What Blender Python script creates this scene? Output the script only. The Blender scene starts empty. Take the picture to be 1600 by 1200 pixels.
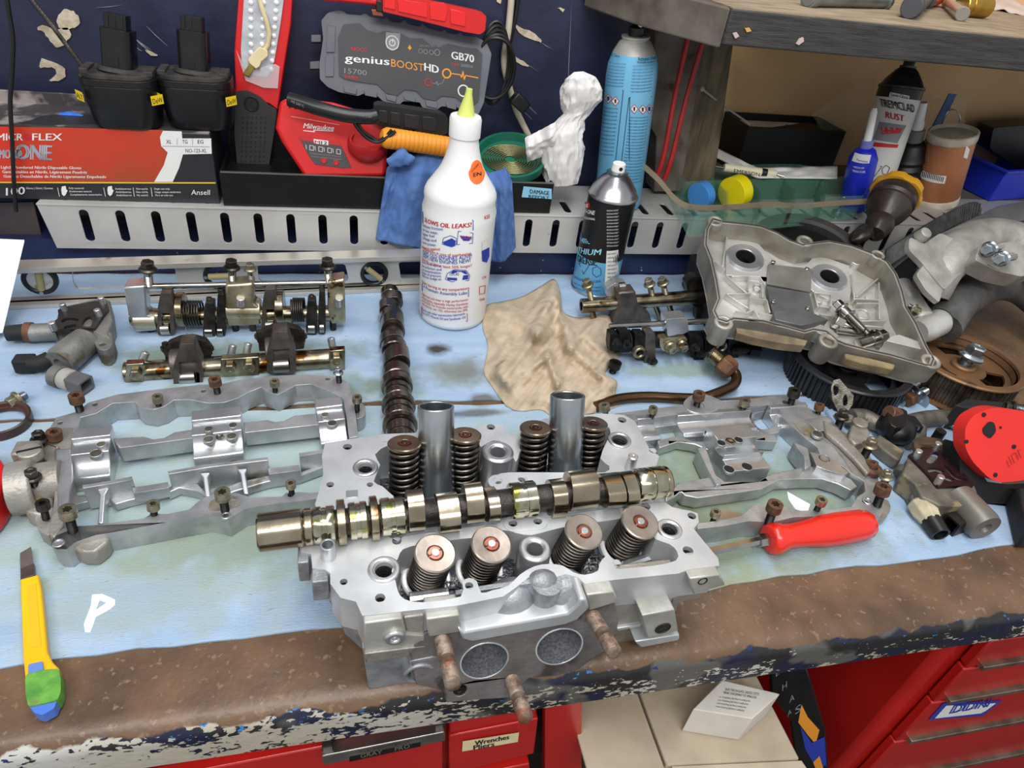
import bpy, bmesh, math, random
from mathutils import Vector as V, Matrix, geometry, noise
random.seed(7)
sin, cos, pi = math.sin, math.cos, math.pi
S = bpy.context.scene
# ---------------------------------------------------------------- camera
F_, CX, CY, H = 1060.0, 800.0, 600.0, 0.50
_dn = V(((600-CX)/F_, -(2000-CY)/F_, -1)).normalized()
Zc = -_dn
Xc = V(((5300-CX)/F_, -(440-CY)/F_, -1)); Xc = (Xc-Zc*Xc.dot(Zc)).normalized()
Yc = Zc.cross(Xc)
R3 = Matrix((Xc, Yc, Zc))
CP = V((0, 0, H))
cam = bpy.data.cameras.new('camera'); camo = bpy.data.objects.new('camera', cam)
S.collection.objects.link(camo); S.camera = camo
camo.matrix_world = Matrix.Translation(CP) @ R3.to_4x4()
cam.sensor_fit = 'HORIZONTAL'; cam.sensor_width = 36.0; cam.lens = 36.0*F_/1600
cam.clip_start = 0.01
# ---------------------------------------------------------------- world, lights, exposure
S.view_settings.view_transform = 'Standard'; S.view_settings.look = 'None'
S.view_settings.gamma = 1.0; S.view_settings.use_curve_mapping = False
S.view_settings.exposure = 0.24
w = bpy.data.worlds.new('world'); S.world = w; w.use_nodes = True
w.node_tree.nodes['Background'].inputs[0].default_value = (0.94, 0.965, 1.0, 1)
w.node_tree.nodes['Background'].inputs[1].default_value = 0.48
def area(name, loc, tgt, sx, sy, e, col=(1, 1, 1)):
    l = bpy.data.lights.new(name, 'AREA'); l.shape = 'RECTANGLE'; l.size = sx; l.size_y = sy; l.energy = e; l.color = col
    o = bpy.data.objects.new(name, l); S.collection.objects.link(o)
    d = V(tgt)-V(loc)
    o.matrix_world = Matrix.Translation(loc) @ d.to_track_quat('-Z', 'Y').to_matrix().to_4x4()
area('ceiling_tube_light', (0.35, 0.72, 1.9), (0.25, 0.75, 0), 2.4, 0.28, 27, (0.97, 0.99, 1))
area('ceiling_tube_light', (-0.3, -0.75, 1.7), (0.1, 0.8, 0), 2.4, 0.35, 30, (1, 0.98, 0.95))

# ---------------------------------------------------------------- helpers
def ray(u, v):
    return R3 @ V(((u-CX)/F_, -(v-CY)/F_, -1))
def P(u, v, z=0.0):
    d = ray(u, v); return CP + d*((z-H)/d.z)
def PY(u, v, y):
    d = ray(u, v); return CP + d*(y/d.y)
def proj(p):
    c = R3.transposed() @ (V(p)-CP); return CX+F_*c.x/-c.z, CY-F_*c.y/-c.z
def sc(p):
    return -(R3.transposed() @ (V(p)-CP)).z/F_
class Fr:
    """a flat working plane standing in the scene: origin, x axis, y axis"""
    def __init__(s, o, ex=(1, 0, 0), ey=(0, 1, 0)):
        s.o = V(o); ex = V(ex).normalized(); ey = V(ey); ez = ex.cross(ey).normalized(); ey = ez.cross(ex)
        s.ex, s.ey, s.ez = ex, ey, ez
        s.M = Matrix.Translation(s.o) @ Matrix((ex, ey, ez)).transposed().to_4x4()
        s.Mi = s.M.inverted()
    def px(s, u, v, off=0.0):
        d = ray(u, v); o = s.o+s.ez*off; t = (o-CP).dot(s.ez)/d.dot(s.ez)
        q = s.Mi @ (CP+d*t); return (q.x, q.y)
    def tr(s, pts, off=0.0): return [s.px(a, b, off) for a, b in pts]
    def to3(s, x, y, z=0.0): return s.M @ V((x, y, z))
class Cyl:
    """surface of a round can or bottle: px gives unrolled coordinates"""
    def __init__(s, o, ax, r):
        s.o = V(o); s.az = V(ax).normalized(); s.r = r
        f = V((0, -1, 0)); s.af = (f-s.az*f.dot(s.az)).normalized(); s.ar = s.az.cross(s.af)*1.0
    def px(s, u, v, off=0):
        d = ray(u, v); m = CP-s.o
        dd = d-s.az*d.dot(s.az); mm = m-s.az*m.dot(s.az)
        a = dd.dot(dd); b = 2*dd.dot(mm); c = mm.dot(mm)-s.r*s.r
        q = b*b-4*a*c
        t = (-b-math.sqrt(max(q, 0)))/(2*a)
        p = m+d*t
        return (math.atan2(p.dot(s.ar), p.dot(s.af))*s.r, p.dot(s.az))
    def to3(s, x, y, z=0.0):
        th = x/s.r; return s.o+s.az*y+(s.af*cos(th)+s.ar*sin(th))*(s.r+z)
def table(z=0.0): return Fr((0, 0, z))
def wallfr(y, z0=0.0): return Fr((0, y, z0), (1, 0, 0), (0, 0, 1))

def lin(c):
    r = []
    for x in c:
        x = x/255.0; r.append(x/12.92 if x <= 0.04045 else ((x+0.055)/1.055)**2.4)
    return (*r, 1)
MATS = {}
def mat(name, c1, c2=None, sc_=40, rough=0.5, metal=0.0, bump=0.0, bsc=None, lo=0.35, hi=0.65, det=4, c3=None, c3t=0.6, c3s=15, trans=0, alpha=1, coat=0, stretch=None, emit=None, rv=0.0):
    if name in MATS: return MATS[name]
    m = bpy.data.materials.new(name); m.use_nodes = True; nt = m.node_tree; N = nt.nodes; L = nt.links
    b = N['Principled BSDF']; b.inputs['Roughness'].default_value = rough; b.inputs['Metallic'].default_value = metal
    b.inputs['Base Color'].default_value = lin(c1)
    if trans: b.inputs['Transmission Weight'].default_value = trans; b.inputs['IOR'].default_value = 1.25
    if alpha < 1: b.inputs['Alpha'].default_value = alpha
    if coat: b.inputs['Coat Weight'].default_value = coat; b.inputs['Coat Roughness'].default_value = 0.15
    tc = N.new('ShaderNodeTexCoord'); src = tc.outputs['Object']
    if stretch:
        mp = N.new('ShaderNodeMapping'); mp.inputs['Scale'].default_value = stretch; L.new(src, mp.inputs[0]); src = mp.outputs[0]
    def noi(scale, detail=det):
        n = N.new('ShaderNodeTexNoise'); n.inputs['Scale'].default_value = scale; n.inputs['Detail'].default_value = detail
        L.new(src, n.inputs['Vector']); return n.outputs[0]
    def ramp(fac, a, c, p0, p1):
        mr = N.new('ShaderNodeMapRange'); mr.inputs[1].default_value = p0; mr.inputs[2].default_value = p1; mr.clamp = True
        L.new(fac, mr.inputs[0]); mx = N.new('ShaderNodeMix'); mx.data_type = 'RGBA'
        L.new(mr.outputs[0], mx.inputs[0])
        for k, q in ((6, a), (7, c)):
            if isinstance(q, tuple): mx.inputs[k].default_value = q
            else: L.new(q, mx.inputs[k])
        return mx.outputs[2]
    if c2:
        nf = noi(sc_); col = ramp(nf, lin(c1), lin(c2), lo, hi)
        if c3: col = ramp(noi(c3s), col, lin(c3), c3t, c3t+0.06)
        L.new(col, b.inputs['Base Color'])
        if rv:
            mr = N.new('ShaderNodeMapRange'); mr.inputs[3].default_value = max(0.05, rough-rv); mr.inputs[4].default_value = rough+rv
            L.new(nf, mr.inputs[0]); L.new(mr.outputs[0], b.inputs['Roughness'])
    if bump:
        bp = N.new('ShaderNodeBump'); bp.inputs['Strength'].default_value = bump; bp.inputs['Distance'].default_value = 0.001
        L.new(noi(bsc or sc_*3, 6), bp.inputs['Height']); L.new(bp.outputs[0], b.inputs['Normal'])
    if emit: b.inputs['Emission Color'].default_value = lin(emit); b.inputs['Emission Strength'].default_value = 1
    MATS[name] = m; return m

class MB:
    """gathers solids into one mesh; M places local coordinates into the world"""
    def __init__(s, M=None): s.v = []; s.f = []; s.M = M.copy() if M else Matrix.Identity(4); s.mi = []; s.cm = 0
    def add(s, vs, fs):
        n = len(s.v); s.v += [s.M @ V(a) for a in vs]; s.f += [tuple(i+n for i in f) for f in fs]; s.mi += [s.cm]*len(fs); return s
    def box(s, c, d, R=None):
        x, y, z = d[0]/2, d[1]/2, d[2]/2
        vs = [V((a*x, b*y, e*z)) for a in (-1, 1) for b in (-1, 1) for e in (-1, 1)]
        if R: vs = [R @ q for q in vs]
        return s.add([q+V(c) for q in vs], [(0, 1, 3, 2), (4, 6, 7, 5), (0, 4, 5, 1), (2, 3, 7, 6), (0, 2, 6, 4), (1, 5, 7, 3)])
    def prism(s, out, z0, z1, holes=(), top=None):
        """outline extruded z0..z1 with holes; z1 may be a function of (x,y)"""
        loops = [list(out)]+[list(h) for h in holes]
        fz = z1 if callable(z1) else (lambda x, y: z1)
        f0 = z0 if callable(z0) else (lambda x, y: z0)
        tris = geometry.tessellate_polygon([[V((p[0], p[1], 0)) for p in l] for l in loops])
        flat = [p for l in loops for p in l]; n = len(flat)
        vs = [(p[0], p[1], fz(p[0], p[1])) for p in flat]+[(p[0], p[1], f0(p[0], p[1])) for p in flat]
        fs = [tuple(t) for t in tris]+[tuple(i+n for i in reversed(t)) for t in tris]
        k = 0
        for l in loops:
            m = len(l)
            for i in range(m):
                a, b = k+i, k+(i+1) % m; fs.append((a, a+n, b+n, b))
            k += m
        return s.add(vs, fs)
    def lathe(s, prof, o=(0, 0, 0), ax=(0, 0, 1), seg=24, closed=False, squash=1.0, rot=0, caps=True):
        o = V(o); az = V(ax).normalized(); q = az.to_track_quat('Z', 'Y').to_matrix()
        vs = []; fs = []; m = len(prof)
        for r, z in prof:
            for i in range(seg):
                a = 2*pi*i/seg+rot; vs.append(o+q @ V((r*cos(a), r*sin(a)*squash, z)))
        for j in range(m-1 if not closed else m):
            for i in range(seg):
                a = j*seg+i; b = j*seg+(i+1) % seg; jj = ((j+1) % m)*seg
                fs.append((a, b, jj+(i+1) % seg, jj+i))
        if not closed and caps:
            if prof[0][0] > 1e-6: fs.append(tuple(reversed(range(seg))))
            if prof[-1][0] > 1e-6: fs.append(tuple(range((m-1)*seg, m*seg)))
        return s.add(vs, fs)
    def cyl(s, a, b, r0, r1=None, seg=16, bev=0.0):
        a = V(a); b = V(b); L = (b-a).length; r1 = r0 if r1 is None else r1
        pr = [(r0-bev, 0), (r0, bev), (r1, L-bev), (r1-bev, L)] if bev else [(r0, 0), (r1, L)]
        return s.lathe(pr, a, b-a, seg)
    def pipe(s, a, b, ro, ri, seg=20):
        a = V(a); b = V(b); L = (b-a).length; e = (ro-ri)*0.25
        return s.lathe([(ro, 0), (ro, L-e), (ro-e, L), (ri+e, L), (ri, L-e), (ri, 0)], a, b-a, seg, closed=True)
    def tube(s, path, r, seg=8, caps=True, ell=1.0):
        path = [V(p) for p in path]; n = len(path); vs = []; fs = []
        t = (path[1]-path[0]).normalized(); up = V((0, 0, 1)) if abs(t.z) < 0.9 else V((1, 0, 0))
        nx = t.cross(up).normalized()
        for i, p in enumerate(path):
            t = (path[min(i+1, n-1)]-path[max(i-1, 0)]).normalized()
            nx = (nx-t*nx.dot(t)).normalized(); ny = t.cross(nx)
            rr = r[i] if isinstance(r, (list, tuple)) else r
            for k in range(seg):
                a = 2*pi*k/seg; vs.append(p+nx*cos(a)*rr+ny*sin(a)*rr*ell)
        for i in range(n-1):
            for k in range(seg):
                a = i*seg+k; b = i*seg+(k+1) % seg; fs.append((a, b, b+seg, a+seg))
        if caps: fs.append(tuple(reversed(range(seg)))); fs.append(tuple(range((n-1)*seg, n*seg)))
        return s.add(vs, fs)
    def grid(s, nu, nv, fn, thick=0.0, wrap=False):
        """surface fn(i/nu, j/nv) -> point; thick adds an offset back side"""
        vs = [V(fn(i/nu, j/nv)) for j in range(nv+1) for i in range(nu+1)]
        w_ = nu+1; fs = [(j*w_+i, j*w_+i+1, (j+1)*w_+i+1, (j+1)*w_+i) for j in range(nv) for i in range(nu)]
        if thick:
            nr = [V((0, 0, 0)) for _ in vs]
            for f in fs:
                c = (vs[f[1]]-vs[f[0]]).cross(vs[f[3]]-vs[f[0]])
                for i in f: nr[i] += c
            n0 = len(vs); vs = vs+[a-b.normalized()*thick for a, b in zip(vs, nr)]
            fs = fs+[tuple(reversed([i+n0 for i in f])) for f in fs]
            B = [i for i in range(w_)]+[j*w_+nu for j in range(1, nv+1)]+[nv*w_+i for i in range(nu-1, -1, -1)]+[j*w_ for j in range(nv-1, 0, -1)]
            for a, b in zip(B, B[1:]+B[:1]): fs.append((b, a, a+n0, b+n0))
        return s.add(vs, fs)
    def ball(s, c, r, seg=12, rings=8, sq=(1, 1, 1)):
        vs = []; fs = []
        for j in range(rings+1):
            t = pi*j/rings
            for i in range(seg):
                a = 2*pi*i/seg; vs.append(V(c)+V((r*sq[0]*sin(t)*cos(a), r*sq[1]*sin(t)*sin(a), r*sq[2]*cos(t))))
        for j in range(rings):
            for i in range(seg):
                a = j*seg+i; b = j*seg+(i+1) % seg; fs.append((a, a+seg, b+seg, b))
        return s.add(vs, fs)
    def build(s, name, m, parent=None, bev=0.0, smooth=35, local=False, seg=2, label=None, recalc=True, sub=0, stuff=False):
        me = bpy.data.meshes.new(name)
        Mi = Matrix.Identity(4) if (parent is None or local) else WM[parent.name].inverted()
        me.from_pydata([Mi @ q for q in s.v], [], s.f)
        for mm in (m if isinstance(m, (list, tuple)) else [m]): me.materials.append(mm)
        if any(s.mi): me.polygons.foreach_set('material_index', s.mi)
        if recalc:
            b = bmesh.new(); b.from_mesh(me); bmesh.ops.remove_doubles(b, verts=b.verts, dist=1e-6)
            bmesh.ops.recalc_face_normals(b, faces=b.faces); b.to_mesh(me); b.free()
        me.shade_smooth()
        if smooth < 180: me.set_sharp_from_angle(angle=math.radians(smooth))
        o = bpy.data.objects.new(name, me); S.collection.objects.link(o)
        if parent: o.parent = parent; WM[o.name] = WM[parent.name]
        else: WM[o.name] = Matrix.Identity(4)
        if bev:
            md = o.modifiers.new('bevel', 'BEVEL'); md.width = bev; md.segments = seg; md.limit_method = 'ANGLE'; md.angle_limit = math.radians(38); md.harden_normals = False
        if sub:
            md = o.modifiers.new('sub', 'SUBSURF'); md.levels = sub; md.render_levels = sub
        if label: o['label'] = label
        if stuff: o['kind'] = 'stuff'
        return o
WM = {}
def thing(name, label, cat, loc=(0, 0, 0), M=None, group=None):
    o = bpy.data.objects.new(name, None); S.collection.objects.link(o); o.empty_display_size = 0.02
    M = M.copy() if M is not None else Matrix.Translation(V(loc))
    o.matrix_basis = M; WM[o.name] = M
    o['label'] = label; o['category'] = cat
    if group: o['group'] = group
    return o
def tag(o, label, cat, group=None):
    o['label'] = label; o['category'] = cat
    if group: o['group'] = group
    return o
def struct(o): o['kind'] = 'structure'; return o
def dup(root, M, label, group=None):
    def cp(o, par):
        c = o.copy(); S.collection.objects.link(c); c.parent = par; WM[c.name] = WM[o.name]
        for k in o.children: cp(k, c)
        return c
    r = cp(root, None); r.matrix_basis = M; r['label'] = label; WM[r.name] = M
    for k in r.children_recursive: WM[k.name] = M
    if group: r['group'] = group
    return r
def circ(c, r, n=20, sq=1.0, a0=0.0): return [(c[0]+r*cos(a0+2*pi*i/n), c[1]+r*sq*sin(a0+2*pi*i/n)) for i in range(n)]
def crom(pts, n=5, closed=True):
    """rounded curve through the points"""
    out = []; m = len(pts)
    for i in range(m if closed else m-1):
        g = (lambda k: pts[k % m]) if closed else (lambda k: pts[max(0, min(m-1, k))])
        p0, p1, p2, p3 = [V(g(i+k)) for k in (-1, 0, 1, 2)]
        for j in range(n):
            t = j/n; out.append(tuple(0.5*((2*p1)+(p2-p0)*t+(2*p0-5*p1+4*p2-p3)*t*t+(3*p1-p0-3*p2+p3)*t**3)))
    if not closed: out.append(tuple(pts[-1]))
    return out
def rrect(x0, y0, x1, y1, r, n=5):
    o = []
    for cx, cy, a in ((x1-r, y0+r, -pi/2), (x1-r, y1-r, 0), (x0+r, y1-r, pi/2), (x0+r, y0+r, pi)):
        for i in range(n+1): o.append((cx+r*cos(a+pi/2*i/n), cy+r*sin(a+pi/2*i/n)))
    return o
def rpoly(pts, r, n=3):
    """polygon with softened corners"""
    out = []; m = len(pts)
    for i in range(m):
        p = V(pts[i]); a = V(pts[i-1])-p; b = V(pts[(i+1) % m])-p
        ra = min(r, a.length*0.45); rb = min(r, b.length*0.45)
        A = p+a.normalized()*ra; B = p+b.normalized()*rb
        for k in range(n+1):
            t = k/n; out.append(tuple((1-t)**2*A+2*t*(1-t)*p+t*t*B))
    return out
def Mrot(loc, rx=0, ry=0, rz=0):
    return Matrix.Translation(V(loc)) @ Matrix.Rotation(rz, 4, 'Z') @ Matrix.Rotation(ry, 4, 'Y') @ Matrix.Rotation(rx, 4, 'X')
def Max(o, ax, up=(0, 0, 1)):
    """matrix whose z axis is ax"""
    q = V(ax).to_track_quat('Z', 'Y').to_matrix().to_4x4(); return Matrix.Translation(V(o)) @ q
_gl = {}
def glyphs(s_):
    if s_ in _gl: return _gl[s_]
    c = bpy.data.curves.new('t', 'FONT'); c.body = s_; c.size = 1.0; c.resolution_u = 2; c.extrude = 0.0
    o = bpy.data.objects.new('t', c); me = bpy.data.meshes.new_from_object(o)
    vs = [tuple(q.co) for q in me.vertices]; fs = [tuple(p.vertices) for p in me.polygons]
    bpy.data.objects.remove(o); bpy.data.curves.remove(c); bpy.data.meshes.remove(me)
    _gl[s_] = (vs, fs); return _gl[s_]
def texts(surf, m, parent, items, off=0.0003, name='lettering', bold=0.0, label=None, slant=0.0):
    """items: (string, u0, v0, u1, v1, height in photo pixels): baseline start and end"""
    b = MB()
    for s_, u0, v0, u1, v1, h in items:
        vs, fs = glyphs(s_)
        if not vs: continue
        x0 = min(q[0] for q in vs); x1 = max(q[0] for q in vs)
        A = V(surf.px(u0, v0)); B = V(surf.px(u1, v1)); T = V(surf.px(u0, v0-h))
        for k in ([0] if not bold else [-1, 1]):
            pts = []
            for q in vs:
                tx = (q[0]-x0)/(x1-x0); ty = q[1]/0.7
                p = A+(B-A)*tx+(T-A)*ty+(B-A).normalized()*(k*bold*0.01+slant*ty)*(T-A).length
                pts.append(surf.to3(p.x, p.y, off+k*0.00004))
            b.add(pts, fs)
    return b.build(name, m, parent, recalc=False, smooth=180, label=label)
def patch(surf, m, parent, pts, name='label', off=0.0002, n=1, label=None, th=0.0, px=True, build=True, b=None):
    """flat (or wrapped) printed patch outlined in photo pixels; quads when n>1"""
    P2 = [surf.px(*p) for p in pts] if px else pts
    b = b or MB()
    if n > 1 and len(P2) == 4:
        A, B, C, D = [V(q) for q in P2]
        b.grid(n, 2, lambda i, j: surf.to3(*((A*(1-i)+B*i)*(1-j)+(D*(1-i)+C*i)*j), off))
    else:
        tr = geometry.tessellate_polygon([[V((p[0], p[1], 0)) for p in P2]])
        b.add([surf.to3(p[0], p[1], off) for p in P2], [tuple(t) for t in tr])
    if build: return b.build(name, m, parent, recalc=False, smooth=180, label=label)
    return b
def outl(pts, w_):
    """thin frame lines (pixel loops) as little quads"""
    return pts
def strip(surf, m, parent, lines, wpx, name='line', off=0.0003, label=None):
    b = MB()
    for ln in lines:
        for (a, c) in zip(ln, ln[1:]):
            d = V(c)-V(a); nn = V((-d.y, d.x)).normalized()*wpx/2
            q = [surf.px(*(V(a)+nn)), surf.px(*(V(c)+nn)), surf.px(*(V(c)-nn)), surf.px(*(V(a)-nn))]
            b.add([surf.to3(x, y, off) for x, y in q], [(0, 1, 2, 3)])
    return b.build(name, m, parent, recalc=False, smooth=180, label=label)

# ---------------------------------------------------------------- materials
ALU = mat('cast_aluminium', (192, 193, 194), (160, 162, 164), 45, 0.40, 0.7, 0.25, 300, c3=(120, 112, 98), c3t=0.66, c3s=22)
ALUB = mat('machined_aluminium', (214, 215, 217), (190, 192, 195), 30, 0.3, 0.85, 0.08, 200)
ALUW = mat('milled_deck', (206, 208, 210), (178, 180, 182), 25, 0.45, 0.5, 0.05, 400)
ALUR = mat('cleaned_casting', (170, 173, 178), (128, 130, 134), 60, 0.5, 0.65, 0.5, 500)
ALUD = mat('stained_casting', (172, 168, 161), (138, 130, 118), 30, 0.5, 0.55, 0.6, 350, c3=(150, 120, 70), c3t=0.64, c3s=30)
STEEL = mat('polished_steel', (190, 188, 182), (150, 145, 138), 20, 0.2, 1.0)
STEELO = mat('oily_steel', (176, 166, 142), (112, 98, 78), 50, 0.22, 1.0, 0.1, 100, c3=(80, 50, 20), c3t=0.6, c3s=40)
BRONZ = mat('oiled_cam_steel', (186, 174, 152), (150, 138, 116), 30, 0.18, 1.0, 0.05, 200)
DKST = mat('dark_steel', (92, 88, 82), (58, 54, 50), 60, 0.35, 0.9, 0.3, 400)
DKCAST = mat('dark_rough_steel', (70, 66, 62), (44, 40, 38), 90, 0.4, 0.7, 0.6, 600)
ROCK = mat('rocker_iron', (112, 104, 98), (84, 76, 70), 70, 0.45, 0.75, 0.4, 500)
ZINC = mat('zinc_plate', (190, 196, 202), (160, 168, 176), 30, 0.25, 0.95)
BOLTG = mat('yellow_zinc_bolt', (168, 160, 138), (128, 120, 98), 120, 0.35, 0.85, 0.2, 600)
BOLTR = mat('rusty_bolt', (122, 86, 64), (84, 62, 50), 150, 0.6, 0.5, 0.5, 600)
BLKST = mat('blackened_thread', (46, 44, 44), (30, 28, 28), 100, 0.4, 0.7)
RUST = mat('rust_brown', (120, 84, 58), (86, 58, 40), 60, 0.6, 0.4, 0.5, 400)
STUD = mat('rusty_stud', (150, 134, 120), (104, 80, 68), 130, 0.5, 0.6, 0.4, 500, c3=(134, 86, 62), c3t=0.6, c3s=60)
BLK = mat('black_plastic', (13, 13, 14), (19, 19, 20), 80, 0.42)
BLKM = mat('black_matte_rubber', (24, 24, 26), (16, 16, 18), 60, 0.7, 0, 0.3, 300)
DARK = mat('dark_hole', (16, 15, 15), None, rough=0.8)
RED = mat('red_plastic', (206, 26, 26), (196, 22, 24), 10, 0.35, coat=0.2)
REDP = mat('red_paint', (190, 30, 24), (170, 24, 20), 6, 0.35, 0, 0.05, 20, coat=0.4)
WHT = mat('white_paper', (232, 232, 230), (222, 222, 220), 20, 0.7)
WPRINT = mat('white_print', (225, 225, 222), None, rough=0.6)
KPRINT = mat('black_print', (24, 24, 28), None, rough=0.6)
RPRINT = mat('red_print', (190, 30, 36), None, rough=0.6)
BPRINT = mat('blue_print', (34, 56, 160), None, rough=0.6)
OPRINT = mat('orange_print', (228, 146, 40), None, rough=0.6)
YPRINT = mat('yellow_print', (228, 196, 60), None, rough=0.6)
GPRINT = mat('grey_print', (130, 132, 136), None, rough=0.6)
# ================================================================ setting
def stains(m, spots):
    """adds oil marks of a fixed place to a material: (x, y, rx, ry, colour, strength)"""
    nt = m.node_tree; N = nt.nodes; L = nt.links; b = N['Principled BSDF']
    col = b.inputs['Base Color'].links[0].from_socket
    tc = N.new('ShaderNodeTexCoord'); nz = N.new('ShaderNodeTexNoise'); nz.inputs['Scale'].default_value = 38; nz.inputs['Detail'].default_value = 6
    L.new(tc.outputs['Object'], nz.inputs['Vector'])
    for x, y, rx, ry, c, s_ in spots:
        mp = N.new('ShaderNodeMapping'); mp.vector_type = 'POINT'
        mp.inputs['Location'].default_value = (-x/rx, -y/ry, 0); mp.inputs['Scale'].default_value = (1/rx, 1/ry, 0)
        L.new(tc.outputs['Object'], mp.inputs[0])
        ln = N.new('ShaderNodeVectorMath'); ln.operation = 'LENGTH'; L.new(mp.outputs[0], ln.inputs[0])
        a = N.new('ShaderNodeMath'); a.operation = 'MULTIPLY_ADD'; a.inputs[1].default_value = 1.5; L.new(nz.outputs[0], a.inputs[0]); L.new(ln.outputs['Value'], a.inputs[2])
        mr = N.new('ShaderNodeMapRange'); mr.inputs[1].default_value = 1.2; mr.inputs[2].default_value = 1.9; mr.inputs[3].default_value = s_; mr.inputs[4].default_value = 0
        L.new(a.outputs[0], mr.inputs[0])
        mx = N.new('ShaderNodeMix'); mx.data_type = 'RGBA'; L.new(mr.outputs[0], mx.inputs[0]); L.new(col, mx.inputs[6]); mx.inputs[7].default_value = lin(c); col = mx.outputs[2]
    L.new(col, b.inputs['Base Color'])
# bench top: worn brown laminate, its nose and front edge with old chipped paint
BENCH = mat('worn_bench_top', (112, 86, 64), (82, 62, 46), 20, 0.40, 0.15, 0.8, 110, c3=(124, 100, 80), c3t=0.60, c3s=160, det=12)
def bench_paint(m):
    nt = m.node_tree; N = nt.nodes; L = nt.links; b = N['Principled BSDF']; col = b.inputs['Base Color'].links[0].from_socket
    tc = N.new('ShaderNodeNewGeometry'); sp = N.new('ShaderNodeSeparateXYZ'); L.new(tc.outputs['Position'], sp.inputs[0])
    def noi(s_, sx=1, sz=1, d=5, dist=0.0):
        mp = N.new('ShaderNodeMapping'); mp.inputs['Scale'].default_value = (sx, 1, sz); L.new(tc.outputs['Position'], mp.inputs[0])
        n = N.new('ShaderNodeTexNoise'); n.inputs['Scale'].default_value = s_; n.inputs['Detail'].default_value = d; n.inputs['Distortion'].default_value = dist; L.new(mp.outputs[0], n.inputs['Vector']); return n.outputs[0]
    def mth(op, a, b_=None, c_=None):
        q = N.new('ShaderNodeMath'); q.operation = op
        for i, z in enumerate((a, b_, c_)):
            if z is None: continue
            if isinstance(z, (int, float)): q.inputs[i].default_value = z
            else: L.new(z, q.inputs[i])
        return q.outputs[0]
    def rg(x, a, c, lo=0, hi=1):
        q = N.new('ShaderNodeMapRange'); q.inputs[1].default_value = a; q.inputs[2].default_value = c; q.inputs[3].default_value = lo; q.inputs[4].default_value = hi; L.new(x, q.inputs[0]); return q.outputs[0]
    def mix(f, a, c):
        q = N.new('ShaderNodeMix'); q.data_type = 'RGBA'; L.new(f, q.inputs[0])
        for k, z in ((6, a), (7, c)):
            if isinstance(z, tuple): q.inputs[k].default_value = z
            else: L.new(z, q.inputs[k])
        return q.outputs[2]
    # old paint layers: navy under, black, cream chips, blue specks
    lay = mix(rg(noi(30, 0.6, 1.2), 0.44, 0.52), lin((26, 30, 54)), lin((38, 36, 36)))
    lay = mix(rg(noi(16, 0.8, 1, 3), 0.56, 0.6), lay, lin((88, 86, 82)))
    nx = noi(9, 0.5, 0.5, 2)
    cream = mth('ADD', mth('MULTIPLY', noi(210, 0.7, 1.3, 8, 0.4), 0.5), mth('MULTIPLY', noi(60, 0.6, 1.2, 6, 0.5), 0.5))
    bias = rg(sp.outputs[0], -0.08, 0.26, 0.12, -0.02)           # more cream left, by place along the bench
    zb = rg(sp.outputs[2], -0.028, -0.012, 0.0, 0.09)
    cf = rg(mth('SUBTRACT', mth('ADD', mth('ADD', cream, bias), mth('MULTIPLY', nx, 0.06)), zb), 0.565, 0.575)
    lay = mix(cf, lay, mix(rg(nx, 0.4, 0.6), lin((168, 158, 138)), lin((186, 184, 178))))
    bl = rg(mth('SUBTRACT', noi(140, 0.7, 1, 8), rg(sp.outputs[2], -0.03, -0.012, 0.12, 0.0)), 0.635, 0.65)
    lay = mix(bl, lay, mix(rg(nx, 0.45, 0.55), lin((46, 120, 186)), lin((28, 44, 100))))
    edge = mth('ADD', sp.outputs[2], rg(noi(26, 1, 1, 6), 0.3, 0.7, -0.005, 0.005))
    front = rg(sp.outputs[1], 0.30, 0.29)
    f = mth('MULTIPLY', rg(edge, -0.0065, -0.008), front)
    L.new(mix(f, col, lay), b.inputs['Base Color'])
    b.inputs['Metallic'].default_value = 0.0
bench_paint(BENCH)
def bench():
    w0 = thing('workbench', 'long workbench with worn brown top and chipped blue and cream front edge', 'workbench', (0.3, 0.6, -0.85))
    pr = [(0.262, -0.047), (0.262, -0.018)]+[(0.280-0.018*cos(a), -0.018+0.018*sin(a)) for a in [pi/2*i/8 for i in range(1, 9)]]+[(1.0, 0.0), (1.0, -0.047)]
    b = MB(); n = len(pr); xs = (-1.0, 1.6)
    vs = [(x, y, z) for x in xs for y, z in pr]
    b.add(vs, [tuple(range(n)), tuple(range(2*n-1, n-1, -1))]+[(i, i+n, (i+1) % n+n, (i+1) % n) for i in range(n)])
    b.build('bench_top', BENCH, w0)
    for x in (-0.8, 1.5):
        for y in (0.33, 0.93): MB().box((x, y, -0.4485), (0.05, 0.05, 0.803)).build('leg', mat('bench_leg', (40, 44, 60), (30, 32, 44), 20, 0.6), w0)
bench()
def slab(name, x0, x1, y0, y1, z0, z1, m): return struct(MB().box(((x0+x1)/2, (y0+y1)/2, (z0+z1)/2), (x1-x0, y1-y0, z1-z0)).build(name, m))
FLOOR = mat('shop_floor', (52, 50, 48), (38, 36, 36), 8, 0.6, 0, 0.2, 60)
NAVY = mat('navy_wall_paint', (40, 44, 72), (31, 34, 58), 14, 0.42, 0, 0.6, 70, c3=(196, 182, 158), c3t=0.745, c3s=17)
slab('floor', -1.6, 2.2, -1.4, 1.45, -0.9, -0.85, FLOOR)
slab('wall_back', -1.6, 0.565, 1.03, 1.08, -0.85, 1.6, NAVY)
BEIGE = mat('beige_wall_paint', (226, 186, 134), (212, 172, 122), 6, 0.75, 0, 0.15, 150)
slab('wall_alcove', 0.565, 2.2, 1.18, 1.23, -0.85, 1.6, BEIGE)
slab('wall_side', 0.545, 0.565, 1.08, 1.18, -0.85, 1.6, BEIGE)
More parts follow.
